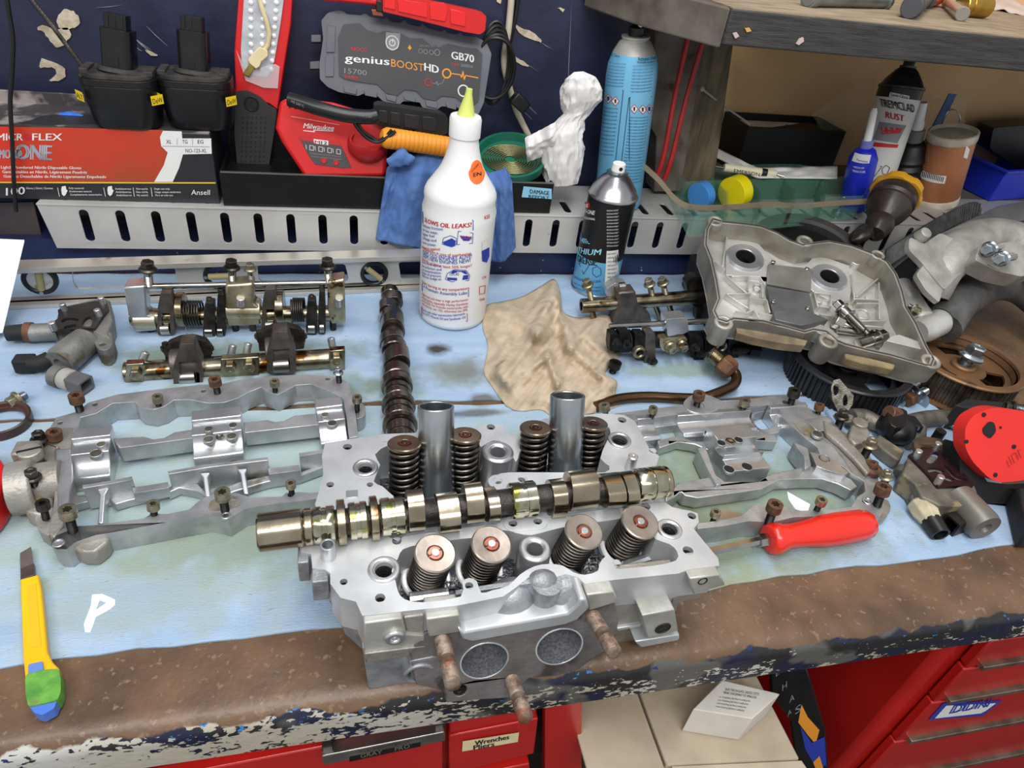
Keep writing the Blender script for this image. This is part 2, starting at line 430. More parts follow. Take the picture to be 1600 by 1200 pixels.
# flaked patches where the plaster shows
wf = wallfr(1.029)
PLAS = mat('bare_plaster', (206, 192, 168), (170, 156, 134), 90, 0.9, 0, 0.8, 250)
for k, pts in enumerate([[(92, 22), (102, 14), (116, 18), (124, 30), (118, 42), (104, 46), (90, 38)], [(58, 44), (72, 40), (88, 48), (104, 42), (111, 56), (104, 66), (92, 74), (80, 64), (70, 52)],
        [(66, 92), (82, 96), (98, 104), (102, 118), (92, 126), (78, 124), (90, 114), (82, 104), (64, 106)], [(803, 38), (818, 44), (842, 58), (845, 66), (830, 62), (812, 50)], [(795, 82), (812, 92), (826, 104), (816, 102), (800, 92)],
        [(872, 12), (881, 15), (878, 19)], [(775, 0), (784, 0), (781, 7)], [(226, 76), (243, 84), (246, 88), (232, 84)]]):
    q = wf.tr(pts); q = crom(q, 3)
    q = [(a+random.uniform(-.0012, .0012), c+random.uniform(-.0012, .0012)) for a, c in q]
    b = MB(wf.M); b.prism(q, 0, 0.0012); struct(b.build('trim_%d' % (k+2), PLAS))
b = MB()
for x0, y0, x1, y1, w_ in ((202, 52, 244, 88, 1.4), (206, 56, 236, 78, 1.0), (228, 40, 262, 72, .8), (214, 74, 222, 80, 1), (790, 78, 842, 112, .8), (845, 66, 862, 76, .8), (893, 4, 886, 180, .8), (150, 12, 190, 8, .7)):
    a = V((x0, y0)); c = V((x1, y1)); n_ = (c-a).normalized(); n_ = V((-n_.y, n_.x))*w_/2; m_ = (a+c)/2+n_*1.5
    q = wf.tr([tuple(a), tuple(m_+n_), tuple(c), tuple(m_-n_)]); b.M = wf.M; b.prism(q, 0, 0.0006)
b.M = Matrix.Identity(4); o = b.build('trim_12', mat('scratch', (150, 146, 152), None, rough=0.7)); o['kind'] = 'structure'
# concrete and timber post beside the alcove
POST = mat('old_post', (118, 108, 100), (82, 72, 62), 18, 0.8, 0, 1.0, 120, c3=(72, 44, 36), c3t=0.6, c3s=20)
fp = wallfr(0.985)
b = MB(fp.M); q = fp.tr([(1024, 28), (1020, 120), (1017, 200), (1026, 214), (1022, 300), (1064, 300), (1080, 200), (1100, 90), (1110, 28)])
b.prism(q, -0.04, 0.0); b.build
o = tag(b.build('post', POST, bev=0.002), 'rough grey plastered post behind the two red pipes', 'post')
fp = wallfr(0.99)
WOODP = mat('old_timber', (112, 100, 78), (74, 64, 50), 14, 0.85, 0, 1.0, 90, stretch=(6, 6, 1))
b = MB(fp.M); q = fp.tr([(1092, 60), (1076, 150), (1062, 250), (1058, 310), (1112, 310), (1128, 200), (1146, 70)])
b.prism(q, -0.09, 0.0); o = tag(b.build('post', WOODP, bev=0.002), 'rough brown timber post left of the black open box', 'post')
for u0, v0, u1, v1, lb in ((1077, 50, 1038, 240, 'left one of the two red pipes on the post'), (1099, 62, 1050, 245, 'right one of the two red pipes on the post')):
    a = PY(u0, v0, 0.972); c = PY(u1, v1, 0.945)
    m_ = (a*0.5+c*0.5)+V((-0.002, 0, 0))
    b = MB().tube(crom([tuple(a+V((0, 0, 0.012))), tuple(a), tuple(m_), tuple(c), tuple(c+V((-.003, 0, -0.035)))], 4, False), 0.0038, 10)
    tag(b.build('pipe', mat('red_pipe', (176, 38, 34), (150, 30, 28), 20, 0.4, 0.1)), lb, 'pipe', 'red pipes')
# upper shelf plank
SHW = mat('weathered_shelf', (66, 64, 62), (44, 42, 42), 20, 0.75, 0, 1.0, 60, stretch=(1, 8, 12))
SHT = mat('dusty_shelf_top', (160, 144, 122), (128, 112, 92), 20, 0.85, 0, 0.8, 90, stretch=(1, 4, 4))
sh = thing('wall_shelf', 'thick weathered grey wooden shelf at the upper right', 'shelf', (0.9, 1.0, 0.36))
fs = wallfr(0.80); e1 = fs.px(1146, 14); e2 = fs.px(1146, 76); zt = 0.405; zb = 0.366
b = MB(); b.prism([(0.435, 0.80), (1.7, 0.80), (1.7, 1.17), (0.63, 1.17), (0.63, 1.02), (0.40, 1.02)], zb, zt-0.0015); b.build('plank', SHW, sh, bev=0.002)
b = MB(); b.prism([(0.436, 0.802), (1.69, 0.802), (1.69, 1.168), (0.632, 1.168), (0.632, 1.018), (0.402, 1.018)], zt-0.0015, zt); b.build('dust_layer', SHT, sh)
b = MB(); b.prism([(0.372, 0.90), (0.434, 0.802), (0.434, 0.86), (0.395, 1.02), (0.33, 1.02)], 0.362, 0.404); b.build('end_block', mat('shelf_end', (112, 104, 94), (80, 72, 64), 24, 0.7, 0, 0.6, 80), sh, bev=0.002)
fs = wallfr(0.7995)
for k, pts in enumerate([[(1144, 52), (1150, 50), (1154, 56), (1148, 60)], [(1163, 44), (1170, 43), (1173, 48), (1166, 50)], [(1248, 60), (1254, 58), (1255, 64), (1247, 70), (1243, 68)]]):
    b = MB(fs.M); b.prism(fs.tr(pts), 0, 0.002); b.build('paint_blob', [mat('pink_drip', (196, 176, 168), None, rough=0.5), mat('ochre_drip', (206, 160, 84), None, rough=0.5)][k == 1], sh)

# perforated steel rail the back row stands on
RAILM = mat('galvanised_rail', (204, 202, 198), (186, 184, 180), 12, 0.42, 0.3, 0.1, 300, c3=(120, 90, 60), c3t=0.7, c3s=26)
rl = thing('steel_rail', 'perforated grey steel rail carrying the back row of tools', 'rail', (0.3, 0.95, 0.0))
zt = 0.106
fy = Fr((0, 0.90, zt), (1, 0, 0), (0, 0.010, 1.0))   # front face, foot set back
x0 = PY(60, 330, 0.9).x
out = [(x0+0.008, -0.06), (1.35, -0.06), (1.35, 0), (x0, 0)]
hs = []; hl = []
sp0 = PY(131, 335, 0.9).x; st = (PY(297, 335, 0.9).x-sp0)/3
for i in range(36):
    x = sp0+i*st
    if x > 1.3: break
    hs.append(rrect(x-0.0055, -0.0500, x+0.0055, -0.0065, 0.0054, 5))
b = MB(fy.M); b.prism(out, -0.002, 0.0, hs); b.build('front_face', RAILM, rl, bev=0.0006)
b = MB()
for i in range(-1, 36):
    x = sp0+(i+0.5)*st
    if x0+0.01 < x < 1.3: hl.append(rrect(x-0.0055, 0.912, x+0.0055, 0.955, 0.0054, 5))
b.prism([(x0, 0.899), (1.35, 0.899), (1.35, 1.018), (x0+0.005, 1.018)], zt-0.0015, zt+0.0005, hl); b.build('top_face', RAILM, rl, bev=0.0005)
b = MB(); b.box(((x0+1.35)/2, 1.019, 0.053), (1.35-x0, 0.0015, 0.106)); b.build('rear_web', RAILM, rl)
FLECK = mat('flecked_navy_board', (34, 44, 84), (26, 32, 62), 20, 0.45, 0, 0.3, 100, c3=(170, 176, 190), c3t=0.69, c3s=130)
struct(MB().box((0.3, 0.955, 0.0255), (2.6, 0.075, 0.049)).build('trim_1', FLECK))
# dark blue plate left of the rail
fl = wallfr(0.93)
b = MB(fl.M); b.prism(fl.tr([(-60, 318), (52, 316), (72, 398), (-60, 398)]), -0.004, 0)
tag(b.build('backing_plate', mat('scuffed_plate', (52, 50, 62), (84, 74, 70), 10, 0.5, 0.2, 0.3, 80)), 'scuffed dark plate at the left end of the rail', 'plate')

# absorbent pads
PADM = mat('blue_absorbent_pad', (164, 186, 210), (146, 170, 198), 9, 0.9, 0, 0.8, 260, stretch=(1, 3.5, 1), c3=(112, 124, 128), c3t=0.675, c3s=120)
OILG = (112, 128, 112); OILD = (62, 58, 54)
stains(PADM, [(0.02, 0.47, 0.55, 0.13, (156, 172, 164), 0.8), (0.38, 0.42, 0.17, 0.13, (128, 142, 120), 0.9), (-0.12, 0.60, 0.2, 0.1, (164, 180, 172), 0.55), (-0.10, 0.42, 0.13, 0.03, (122, 132, 104), 0.6),
    (-0.22, 0.70, 0.05, 0.03, OILG, 0.8), (-0.05, 0.64, 0.14, 0.03, OILG, 0.8), (-0.12, 0.72, 0.16, 0.03, OILG, 0.8), (0.11, 0.715, 0.016, 0.017, OILD, 1), (0.135, 0.665, 0.026, 0.02, OILD, 1), (0.125, 0.665, 0.055, 0.035, (128, 136, 132), 0.8), (0.15, 0.61, 0.02, 0.013, (90, 84, 78), 0.8), (0.12, 0.585, 0.06, 0.008, OILD, 0.7),
    (0.31, 0.40, 0.05, 0.03, (120, 128, 96), 0.8), (0.42, 0.655, 0.09, 0.02, (134, 152, 138), 0.8), (0.35, 0.325, 0.06, 0.02, (150, 150, 110), 0.6), (0.37, 0.405, 0.02, 0.012, (140, 96, 60), 0.7), (-0.165, 0.375, 0.1, 0.04, (150, 160, 150), 0.35)])
def pad(name_lb, pts, z, th):
    q = []
    for a, c in zip(pts, pts[1:]+pts[:1]):
        n = max(2, int((V(c)-V(a)).length/0.02))
        for i in range(n):
            t = i/n; q.append((a[0]+(c[0]-a[0])*t+random.uniform(-.0012, .0012), a[1]+(c[1]-a[1])*t+random.uniform(-.0015, .0015)))
    b = MB(); b.prism(q, z, z+th)
    return tag(b.build('absorbent_pad', PADM), name_lb, 'pad', 'blue absorbent pads')
T0 = table(0.0018)
ft = T0.tr([(-90, 1060), (0, 1044), (150, 1022), (330, 1001), (480, 985), (620, 972), (800, 960), (1110, 921), (1180, 906), (1260, 896), (1340, 884), (1440, 876), (1500, 868), (1560, 852), (1620, 850)])
pad('front blue absorbent pad under the cylinder head with a white letter P', ft+[(0.76, 0.5), (0.74, 0.592)]+T0.tr([(1100, 628), (600, 634), (400, 641), (300, 648)])+[(-0.6, 0.60)], 0.0002, 0.0016)
pad('rear blue absorbent pad under the cam gears and beige towel', T0.tr([(300, 643), (400, 634), (600, 626), (1100, 622)])+[(0.735, 0.596), (0.76, 0.72), (0.80, 0.915), (-0.6, 0.912), (-0.6, 0.607)], 0.0002, 0.0014)
fr = table(0.00205)
b = MB(); q = fr.tr([(144, 929), (160, 928), (180, 937), (180, 945), (172, 952), (150, 964), (146, 976), (141, 988), (133, 988), (131, 975), (136, 962), (142, 946)]); h_ = fr.tr([(156, 938), (166, 942), (150, 953)])
b.prism(q, 0.0019, 0.0022, [h_]); tag(b.build('paint_mark', mat('white_paint_mark', (236, 236, 234), (220, 222, 222), 100, 0.8)), 'white hand-painted letter P on the front pad', 'marking')
b = MB(); b.prism(fr.tr([(1230, 768), (1244, 776), (1266, 788), (1262, 800), (1250, 806), (1240, 792), (1232, 780)]), 0.0019, 0.0022); tag(b.build('paint_mark', MATS['white_paint_mark']), 'white paint smear on the pad inside the right cam carrier', 'marking')

# ---------------------------------------------------------------- spirit level
A = P(-60, 489); B = P(600, 458)
lv = Fr(A+V((0, 0, 0.002)), B-A, (0, 0, 1)); LM = mat('level_alloy', (212, 207, 198), (194, 188, 178), 10, 0.35, 0.6, 0.1, 200, c3=(120, 96, 60), c3t=0.68, c3s=20)
t = thing('spirit_level', 'long aluminium spirit level standing along the bench back', 'level', lv.o)
L_ = (B-A).length+0.12; hz = lv.px(300, 418)[1]
hol = [rpoly(lv.tr(q), 0.004) for q in ([(110, 424), (272, 422), (276, 446), (270, 452), (118, 457), (112, 446)], [(402, 419), (540, 417), (546, 440), (540, 446), (412, 448), (404, 440)], [(624, 414), (700, 412), (700, 436), (628, 440)])]
vc = [lv.px(60, 443), lv.px(342, 436), lv.px(586, 432)]; R_ = 0.0185
hol += [circ(c, R_, 24) for c in vc]
b = MB(lv.M); b.prism([(-0.05, 0.005), (L_, 0.005), (L_, hz), (-0.05, hz)], -0.012, -0.008, hol)
b.box((L_/2-0.025, 0.0025, -0.010), (L_+0.05, 0.005, 0.022)); b.box((L_/2-0.025, hz+0.0035, -0.010), (L_+0.05, 0.007, 0.022)); b.build('frame', LM, t, bev=0.0008)
VB = mat('vial_glass', (186, 176, 130), None, rough=0.1, trans=0.4); 
for i, (c, an) in enumerate(zip(vc, (1.45, 0.0, -0.75))):
    b = MB(lv.M @ Matrix.Translation((c[0], c[1], -0.012))); b.pipe((0, 0, 0), (0, 0, 0.0065), R_+0.001, R_-0.0045, 32); h = b.build('vial_ring', BLK, t)
    Mz = lv.M @ Matrix.Translation((c[0], c[1], -0.008)) @ Matrix.Rotation(an, 4, 'Z')
    b = MB(Mz); b.cyl((-0.0135, 0, 0.001), (0.0135, 0, 0.001), 0.0042, seg=14, bev=0.001); b.build('vial', VB, h)
    b = MB(Mz)
    for s_ in (-1, 1): b.cyl((s_*0.0163, 0, 0.001), (s_*0.0163, 0, 0.0035), 0.0024, seg=10)
    b.build('screw', ZINC, h)
# ---------------------------------------------------------------- under the bench
cf = wallfr(0.30)
def chestbox(name, lb, x0, x1, y0, y1, z0, z1): return thing(name, lb, 'tool chest', ((x0+x1)/2, y0, z0))
c1 = cf.px(905, 1095)[0]; x1 = 0.165
ch = chestbox('tool_chest', 'red tool chest under the bench left of the cardboard box', -0.6, x1, 0.31, 0.8, -0.85, -0.06)
MB().box(((-0.6+x1)/2, 0.56, -0.455), (0.6+x1, 0.49, 0.79)).build('body', REDP, ch, bev=0.003)
fc = wallfr(0.314)
def cpan(pts, z0, z1, nm, m, par, bv=0.0015):
    b = MB(cf2.M); b.prism(cf2.tr(pts), z0, z1); return b.build(nm, m, par, bev=bv)
cf2 = wallfr(0.305)
d1 = cpan([(100, 1230), (520, 1150), (690, 1118), (690, 1320), (100, 1420)], -0.003, 0.008, 'drawer', REDP, ch)
cpan([(700, 1100), (834, 1074), (836, 1105), (700, 1132)], -0.003, 0.008, 'drawer', REDP, ch)
d2 = cpan([(700, 1137), (838, 1110), (832, 1165), (700, 1198)], -0.003, 0.008, 'drawer', REDP, ch)
cpan([(700, 1204), (824, 1178), (826, 1260), (700, 1290)], -0.003, 0.010, 'drawer', REDP, ch)
cpan([(848, 1088), (905, 1076), (905, 1300), (848, 1300)], -0.003, 0.010, 'corner_post', REDP, ch)
cf3 = wallfr(0.296)
patch(cf3, mat('label_card', (222, 206, 164), (204, 186, 140), 40, 0.7), d2, [(723, 1158), (811, 1144), (809, 1159), (722, 1174)], label='cream card reading Wrenches Pliers')
texts(cf3, KPRINT, d2, [('Wrenches', 742, 1164, 795, 1154, 7), ('Pliers', 740, 1171, 772, 1165, 7)], 0.0006, bold=3)
# chest handle
cf4 = wallfr(0.285)
b = MB(cf4.M); b.prism(cf4.tr([(503, 1182), (694, 1144), (696, 1150), (696, 1158), (506, 1196), (503, 1190)]), -0.012, 0.0); hd = b.build('drawer_handle', mat('handle_chrome', (200, 196, 190), (150, 146, 140), 20, 0.2, 0.9), d1, bev=0.001)
b = MB(cf4.M); b.prism(cf4.tr([(546, 1181), (657, 1158), (657, 1165), (546, 1189)]), 0.0, 0.0008); b.build('name_strip', BLK, d1)
texts(wallfr(0.2835), mat('dull_gold_print', (120, 112, 100), None, rough=0.5), d1, [('GRAY', 563, 1184, 597, 1177, 6), ('PRO', 617, 1173, 640, 1168, 6)], 0.0003)
for q in ([(503, 1160), (518, 1157), (520, 1184), (503, 1187)], [(679, 1122), (696, 1118), (697, 1146), (681, 1150)]): b = MB(cf4.M); b.prism(cf4.tr(q), -0.020, -0.004); b.build('handle_bracket', mat('bracket_steel', (70, 62, 60), (50, 44, 42), 30, 0.4, 0.6), d1, bev=0.001)
# right chest
p = cf.px(1495, 1000); xr = (cf.px(1495, 1000)[0]+cf.px(1375, 1190)[0])/2
ch = chestbox('tool_chest', 'red tool chest with drawers at the lower right corner', xr, 1.2, 0.305, 0.8, -0.85, -0.06)
MB().box(((xr+1.25)/2, 0.56, -0.455), (1.25-xr, 0.49, 0.79)).build('body', REDP, ch, bev=0.012, seg=3)
pf = wallfr(0.309); X0 = pf.px(1530, 1004)[0]
zs = [pf.px(1560, v)[1] for v in (988, 1026, 1070, 1120, 1172, 1260)]
prev = zs[0]
PULL = mat('drawer_pull', (150, 138, 122), (110, 100, 88), 40, 0.35, 0.7, 0.2, 200)
for i, z in enumerate(zs[1:]):
    dr = MB().box(((X0+1.22)/2, 0.307, (prev+z)/2), (1.22-X0, 0.012, prev-z-0.004)).build('drawer', REDP, ch, bev=0.002)
    b = MB(); b.box(((X0+0.01+1.22)/2, 0.299, z+0.007), (1.2-X0, 0.010, 0.008)); b.build('pull', PULL, dr, bev=0.001)
    if i == 2: dl = dr
    prev = z
fd = wallfr(0.3005)
q = [(1450, 1125), (1474, 1098), (1566, 1094), (1548, 1108), (1535, 1118)]
patch(fd, BPRINT, dl, q, off=0.0003, label='white sticker with a dark blue border')
patch(fd, WPRINT, dl, [(1460, 1122), (1478, 1102), (1556, 1098), (1540, 1110), (1532, 1114)], off=0.0006, name='sticker')
texts(fd, BPRINT, dl, [('DDN', 1484, 1114, 1540, 1104, 12)], 0.0009, bold=8, slant=0.3)
# comic sticker and black packet between
pk = thing('black_packet', 'black glossy packet with white letters and orange and blue print, left of the right chest', 'packet', PY(1240, 1100, 0.33))
kf = Fr(PY(1240, 1060, 0.335), (1, -0.15, 0), (0, 0.12, 1))
b = MB(kf.M); b.prism(kf.tr([(1206, 1046), (1256, 1030), (1272, 1078), (1290, 1140), (1296, 1210), (1255, 1250), (1238, 1130), (1208, 1090)]), -0.012, 0.0); b.build('wrapper', mat('gloss_black', (20, 18, 20), (30, 28, 30), 30, 0.25), pk, bev=0.002)
texts(kf, GPRINT, pk, [('E', 1212, 1057, 1217, 1052, 8), ('H', 1222, 1079, 1229, 1073, 10), ('A', 1233, 1098, 1241, 1092, 10), ('A', 1230, 1120, 1236, 1113, 8), ('S', 1242, 1116, 1251, 1109, 11)], 0.0008)
patch(kf, OPRINT, pk, [(1252, 1100), (1262, 1120), (1280, 1140), (1274, 1162), (1262, 1148), (1247, 1128)], name='orange_print', off=0.0006)
patch(kf, BPRINT, pk, [(1250, 1134), (1268, 1160), (1288, 1150), (1291, 1195), (1276, 1200), (1258, 1170)], name='blue_print', off=0.0007)
patch(kf, OPRINT, pk, [(1270, 1190), (1280, 1180), (1286, 1200), (1276, 1206)], name='orange_print', off=0.001)
# cardboard boxes
CARD = mat('grimy_card', (186, 172, 150), (156, 140, 118), 12, 0.8, 0, 0.3, 80, c3=(110, 92, 74), c3t=0.63, c3s=9)
zc = -0.17
o_ = P(1042, 1196, zc); a_ = P(1250, 1186, zc); c_ = P(992, 1060, zc)
bx = thing('cardboard_box', 'large grimy white cardboard box under the bench', 'box', (o_.x, o_.y, -0.5))
ex = a_-o_; ey = c_-o_; ey = ey-ex.normalized()*ey.dot(ex.normalized())*0.0
b = MB(); z2 = -0.5
cor = [o_, a_, a_+ey*1.6, o_+ey*1.6]
b.add([tuple(q) for q in cor]+[(q.x, q.y, z2) for q in cor], [(0, 1, 2, 3), (7, 6, 5, 4), (0, 4, 5, 1), (1, 5, 6, 2), (2, 6, 7, 3), (3, 7, 4, 0)]); b.build('carton', CARD, bx, bev=0.002)
lf = P(906, 1092, zc-0.02); 
b = MB(); d_ = V((-0.075, 0.01, -0.012))
b.add([o_+V((-.004, -.01, 0.001)), c_+ey*0.6+V((-.004, 0, 0.001)), c_+ey*0.6+d_, o_+d_+V((0, -.01, 0))], [(0, 1, 2, 3)]); b.add([q-V((0, 0, 0.003)) for q in b.v], [(0, 1, 2, 3)]); b.build('flap', CARD, bx)
b = MB(); b.add([o_+V((0.004, -0.002, 0.001)), a_+V((0, -0.002, 0.001)), a_+V((0.02, -0.06, -0.012)), o_+V((0.01, -0.05, -0.012))], [(0, 1, 2, 3)]); b.build('flap', CARD, bx)
struct(MB().box((0.35, 0.6, -0.51), (0.5, 0.55, 0.02)).build('trim_20', mat('lower_shelf', (60, 58, 58), (48, 46, 46), 10, 0.6)))
zt2 = zc+0.045
q3 = [P(1083, 1108, zt2), P(1176, 1123, zt2-0.0), P(1219, 1084, zt2), P(1128, 1062, zt2)]
bw = thing('small_carton', 'small white carton with printed notice on top of the grimy box', 'box', (q3[0].x, q3[0].y, zc))
b = MB(); tp = [(q.x, q.y) for q in q3]; 
b.prism(tp, zc+0.0015, zt2); b.build('carton', mat('white_card', (214, 210, 202), (200, 194, 184), 20, 0.7), bw, bev=0.001)
tz = table(zt2)
texts(tz, KPRINT, bw, [('SAVE THIS PACKAGE GARDEZ CETTE', 1133, 1079, 1186, 1087, 4), ('ORDRE CONCERNANT CET EMBALLAGE', 1130, 1084, 1182, 1092, 4)]+[('a %s of packing slip lines in small print' % 'rest'[:k+1], 1124-k*2, 1090+k*5, 1172-k*3, 1097+k*5, 3) for k in range(4)], 0.0004)
# ================================================================ cylinder head
HZ = 0.09; HB = 0.056
D = table(HZ)
head = thing('cylinder_head', 'bare aluminium cylinder head in the centre with eight valve springs and two upright tubes', 'cylinder head', P(800, 900, 0))
front = [(566, 962), (556, 940), (532, 934), (516, 912), (516, 896), (508, 890), (488, 888), (486, 866), (470, 862), (468, 852), (500, 846), (560, 842), (606, 838), (622, 846), (630, 838), (700, 828), (780, 818), (786, 810), (800, 806), (850, 800), (858, 806), (900, 802), (985, 790), (1000, 787),
         (1040, 785), (1050, 792), (1066, 796), (1078, 798), (1090, 802), (1092, 816), (1084, 826), (1100, 846), (1122, 872), (1124, 884), (1076, 890), (1060, 896), (960, 906), (914, 912), (903, 902), (884, 897), (868, 902), (862, 914), (848, 914), (838, 904), (826, 902), (806, 918), (786, 932), (716, 946), (640, 954)]
trf = [(618, 908), (612, 892), (622, 872), (630, 858), (660, 850), (720, 842), (780, 836), (786, 828), (808, 833), (830, 836), (862, 828), (900, 820), (960, 812), (1000, 804), (1012, 812), (1016, 826), (1024, 842), (1046, 850), (1058, 862), (1056, 876), (1020, 884), (976, 888), (962, 888), (956, 872), (945, 870), (936, 882), (934, 892), (914, 898), (896, 894), (880, 884), (857, 881), (834, 885), (812, 898), (794, 915), (770, 922), (752, 926), (745, 908), (733, 903), (722, 910), (720, 932), (660, 941), (632, 936), (622, 924)]
back = [(492, 788), (498, 768), (505, 740), (503, 712), (508, 692), (560, 684), (600, 678), (655, 676), (700, 678), (744, 680), (746, 664), (786, 662), (790, 676), (806, 680), (826, 666), (850, 654), (880, 651), (940, 646), (975, 648), (992, 658), (1004, 680), (1016, 704), (1030, 712), (1026, 726), (1018, 740), (1000, 746), (940, 750), (858, 756), (850, 764), (786, 772), (700, 782), (640, 788), (610, 794), (590, 796), (500, 806)]
trb = [(584, 752), (598, 760), (616, 776), (632, 782), (700, 774), (770, 764), (768, 752), (776, 742), (796, 738), (850, 738), (900, 738), (945, 738), (952, 728), (938, 716), (948, 690), (954, 676), (946, 664), (912, 660), (872, 664), (846, 672), (826, 690), (812, 706), (806, 722), (790, 694), (770, 688), (752, 698), (740, 692), (700, 688), (650, 688), (610, 694), (586, 710), (594, 726)]
def hpx(u, v, ru, rv, n=18, f=D):
    c = f.px(u, v); a = f.px(u+ru, v); return circ(c, (V(a)-V(c)).length, n)
hf = [(600, 890, 15), (594, 934, 8), (537, 909, 6), (620, 845, 7.5), (1046, 827, 12), (1075, 860, 8), (1081, 806, 6.5), (733, 915, 6.5), (964, 879, 6), (855, 909, 7.5), (802, 819, 7.5), (841, 816, 7.5), (1009, 791, 7)]
hb = [(571, 731, 12), (543, 698, 7), (516, 757, 6), (578, 757, 5), (767, 667, 6.5), (968, 688, 12), (972, 656, 6.5), (1020, 704, 5.5), (780, 756, 6), (815, 750, 6), (550, 774, 5)]
b = MB(); b.prism(D.tr(front), HB, HZ, [D.tr(crom(trf, 2))]+[hpx(u, v, r, r) for u, v, r in hf]); b.build('front_deck', ALUW, head, bev=0.0012)
b = MB(); b.prism(D.tr(back), HB, HZ, [D.tr(crom(trb, 2))]+[hpx(u, v, r, r) for u, v, r in hb]); b.build('rear_deck', ALUW, head, bev=0.0012)
# lower casting
low = [(0.012, 0.290), (0.262, 0.296), (0.262, 0.345), (0.268, 0.36), (0.262, 0.43), (0.0, 0.447), (-0.022, 0.43), (-0.028, 0.36), (-0.012, 0.318)]
b = MB(); b.prism(low, 0.0022, HB-0.0002); b.build('lower_casting', ALUR, head, bev=0.003)
ln = [D.px(460, 850), D.px(1058, 775), D.px(1050, 745), D.px(470, 815)]
b = MB(); b.prism(ln, HB, HB+0.010); b.build('cam_bed', ALUR, head, bev=0.002)
TROW = mat('trough_floor', (150, 150, 152), (70, 70, 74), 130, 0.22, 0.9, 0.6, 420, lo=0.3, hi=0.55)
b = MB()
b.prism([(0.03, 0.298), (0.245, 0.306), (0.245, 0.352), (0.03, 0.345)], HB-0.0002, HB+0.002); b.prism([(0.02, 0.38), (0.225, 0.39), (0.225, 0.44), (0.02, 0.435)], HB-0.0002, HB+0.002); b.build('trough_floor', TROW, head)
# bolt bosses
for u, v, ro, ri, nm, dz in ((836, 857, 26, 13, 'bolt_boss', 0.001), (600, 890, 26, 15, 'bolt_boss', 0.0015), (1046, 827, 21, 12, 'bolt_boss', 0.0015), (778, 708, 25, 12, 'bolt_boss', 0.003), (571, 731, 20, 12, 'bolt_boss', 0.0015), (968, 688, 19, 12, 'bolt_boss', 0.0015)):
    c = D.px(u, v); k = sc(D.to3(*c))
    MB().pipe((c[0], c[1], HB), (c[0], c[1], HZ+dz), ro*k, ri*k, 28).build(nm, ALUB, head, bev=0.0006)
THR = mat('threaded_hole', (120, 118, 116), (60, 58, 58), 900, 0.3, 0.9)
for u, v, r in hf+hb:      # threads inside each bolt hole
    c = D.px(u, v); k = sc(D.to3(*c)); R_ = r*k*0.97; b = MB()
    b.lathe([(R_, 0.0)]+[(R_-(0.0007 if i % 2 else 0), 0.0015*i) for i in range(1, 12)], (c[0], c[1], HZ-0.020), seg=16, caps=False); b.build('thread', THR, head)
for u, v in ((821, 818), (797, 752)):                  # twin-hole cam saddles
    c = V(D.px(u, v)); k = sc(D.to3(*c)); hx = 20*k; o_ = []
    for i in range(13): a = -pi/2+pi*i/12; o_.append((c.x+hx+15*k*cos(a), c.y+15*k*sin(a)))
    for i in range(13): a = pi/2+pi*i/12; o_.append((c.x-hx+15*k*cos(a), c.y+15*k*sin(a)))
    MB().prism(o_, HB, HZ+0.0008, [circ((c.x-hx, c.y+0.001), 7*k, 16), circ((c.x+hx, c.y+0.001), 7*k, 16)]).build('saddle_pad', ALUW, head, bev=0.0008)
b = MB()
for u, v, w_, h_ in ((600, 905, 60, 10), (1060, 800, 40, 12)): pass
# ribbed walls and oil passages inside the trough
b = MB()
for i in range(26):
    u = 660+i*13; v = 800+0; 
    q = P(u, 846-(i*13)*0.135, HB+0.001); b.box((q.x, q.y, HB+0.004), (0.0022, 0.004, 0.010))
for x0, x1, y in ((0.045, 0.12, 0.312), (0.05, 0.118, 0.318), (0.13, 0.20, 0.322), (0.135, 0.2, 0.328)):
    b.box(((x0+x1)/2, y, HB+0.0025), (x1-x0, 0.0012, 0.003))
for i in range(20): b.box((0.05+i*0.0078, 0.3155+0.0006*i*0.6, HB+0.0025), (0.0012, 0.012, 0.003))
b.build('casting_ribs', TROW, head, stuff=True)
b = MB(); b.tube([P(975, 885, HB+.006), P(1030, 866, HB+.008)], 0.0045, 10); b.tube([P(640, 936, HB+.010), P(700, 928, HB+.010)], 0.005, 10); b.build('oil_gallery', ALUB, head)
# front side blocks and ribs (on the upright front face)
A = P(600, 960, HZ); B = P(1095, 894, HZ); e = (B-A).normalized()
F0 = Fr(V((A.x, A.y, 0)), e, (0, 0, 1))
def fb(pts, z0, z1, nm, m=ALUR, bv=0.0012, r=0, hole=None, off=0.0):
    q = [(x, min(y, HZ-0.0006)) for x, y in F0.tr(pts, off)]; q = rpoly(q, r) if r else q
    bb = MB(F0.M); bb.prism(q, z0, z1, [F0.tr(crom(h, 2), off) for h in (hole or [])]); return bb.build(nm, m, head, bev=bv)
YAL = mat('stained_alloy', (188, 187, 179), (160, 159, 150), 40, 0.45, 0.5, 0.2, 300)
fb([(568, 966), (628, 958), (634, 984), (662, 986), (664, 1004), (568, 1014)], -0.012, 0.004, 'side_block', YAL)
fb([(566, 1012), (680, 1000), (684, 1060), (576, 1078)], -0.016, 0.002, 'side_block', ALUR, off=0.002)
fb([(568, 1010), (664, 998), (668, 1010), (570, 1024)], -0.010, 0.006, 'side_rib', ALUD)
fb([(630, 962), (662, 958), (662, 984), (636, 986)], -0.001, 0.0015, 'side_pocket', ALUD)
fb([(664, 956), (716, 949), (720, 976), (668, 984)], -0.012, 0.006, 'side_block', YAL)
bs = F0.px(655, 1049, 0.010); bb = MB(F0.M @ Matrix.Translation((bs[0], bs[1], 0))); bb.pipe((0, 0, -0.012), (0, 0, 0.013), 0.012, 0.0085, 20); bb.build('side_boss', ALUR, head, bev=0.0008)
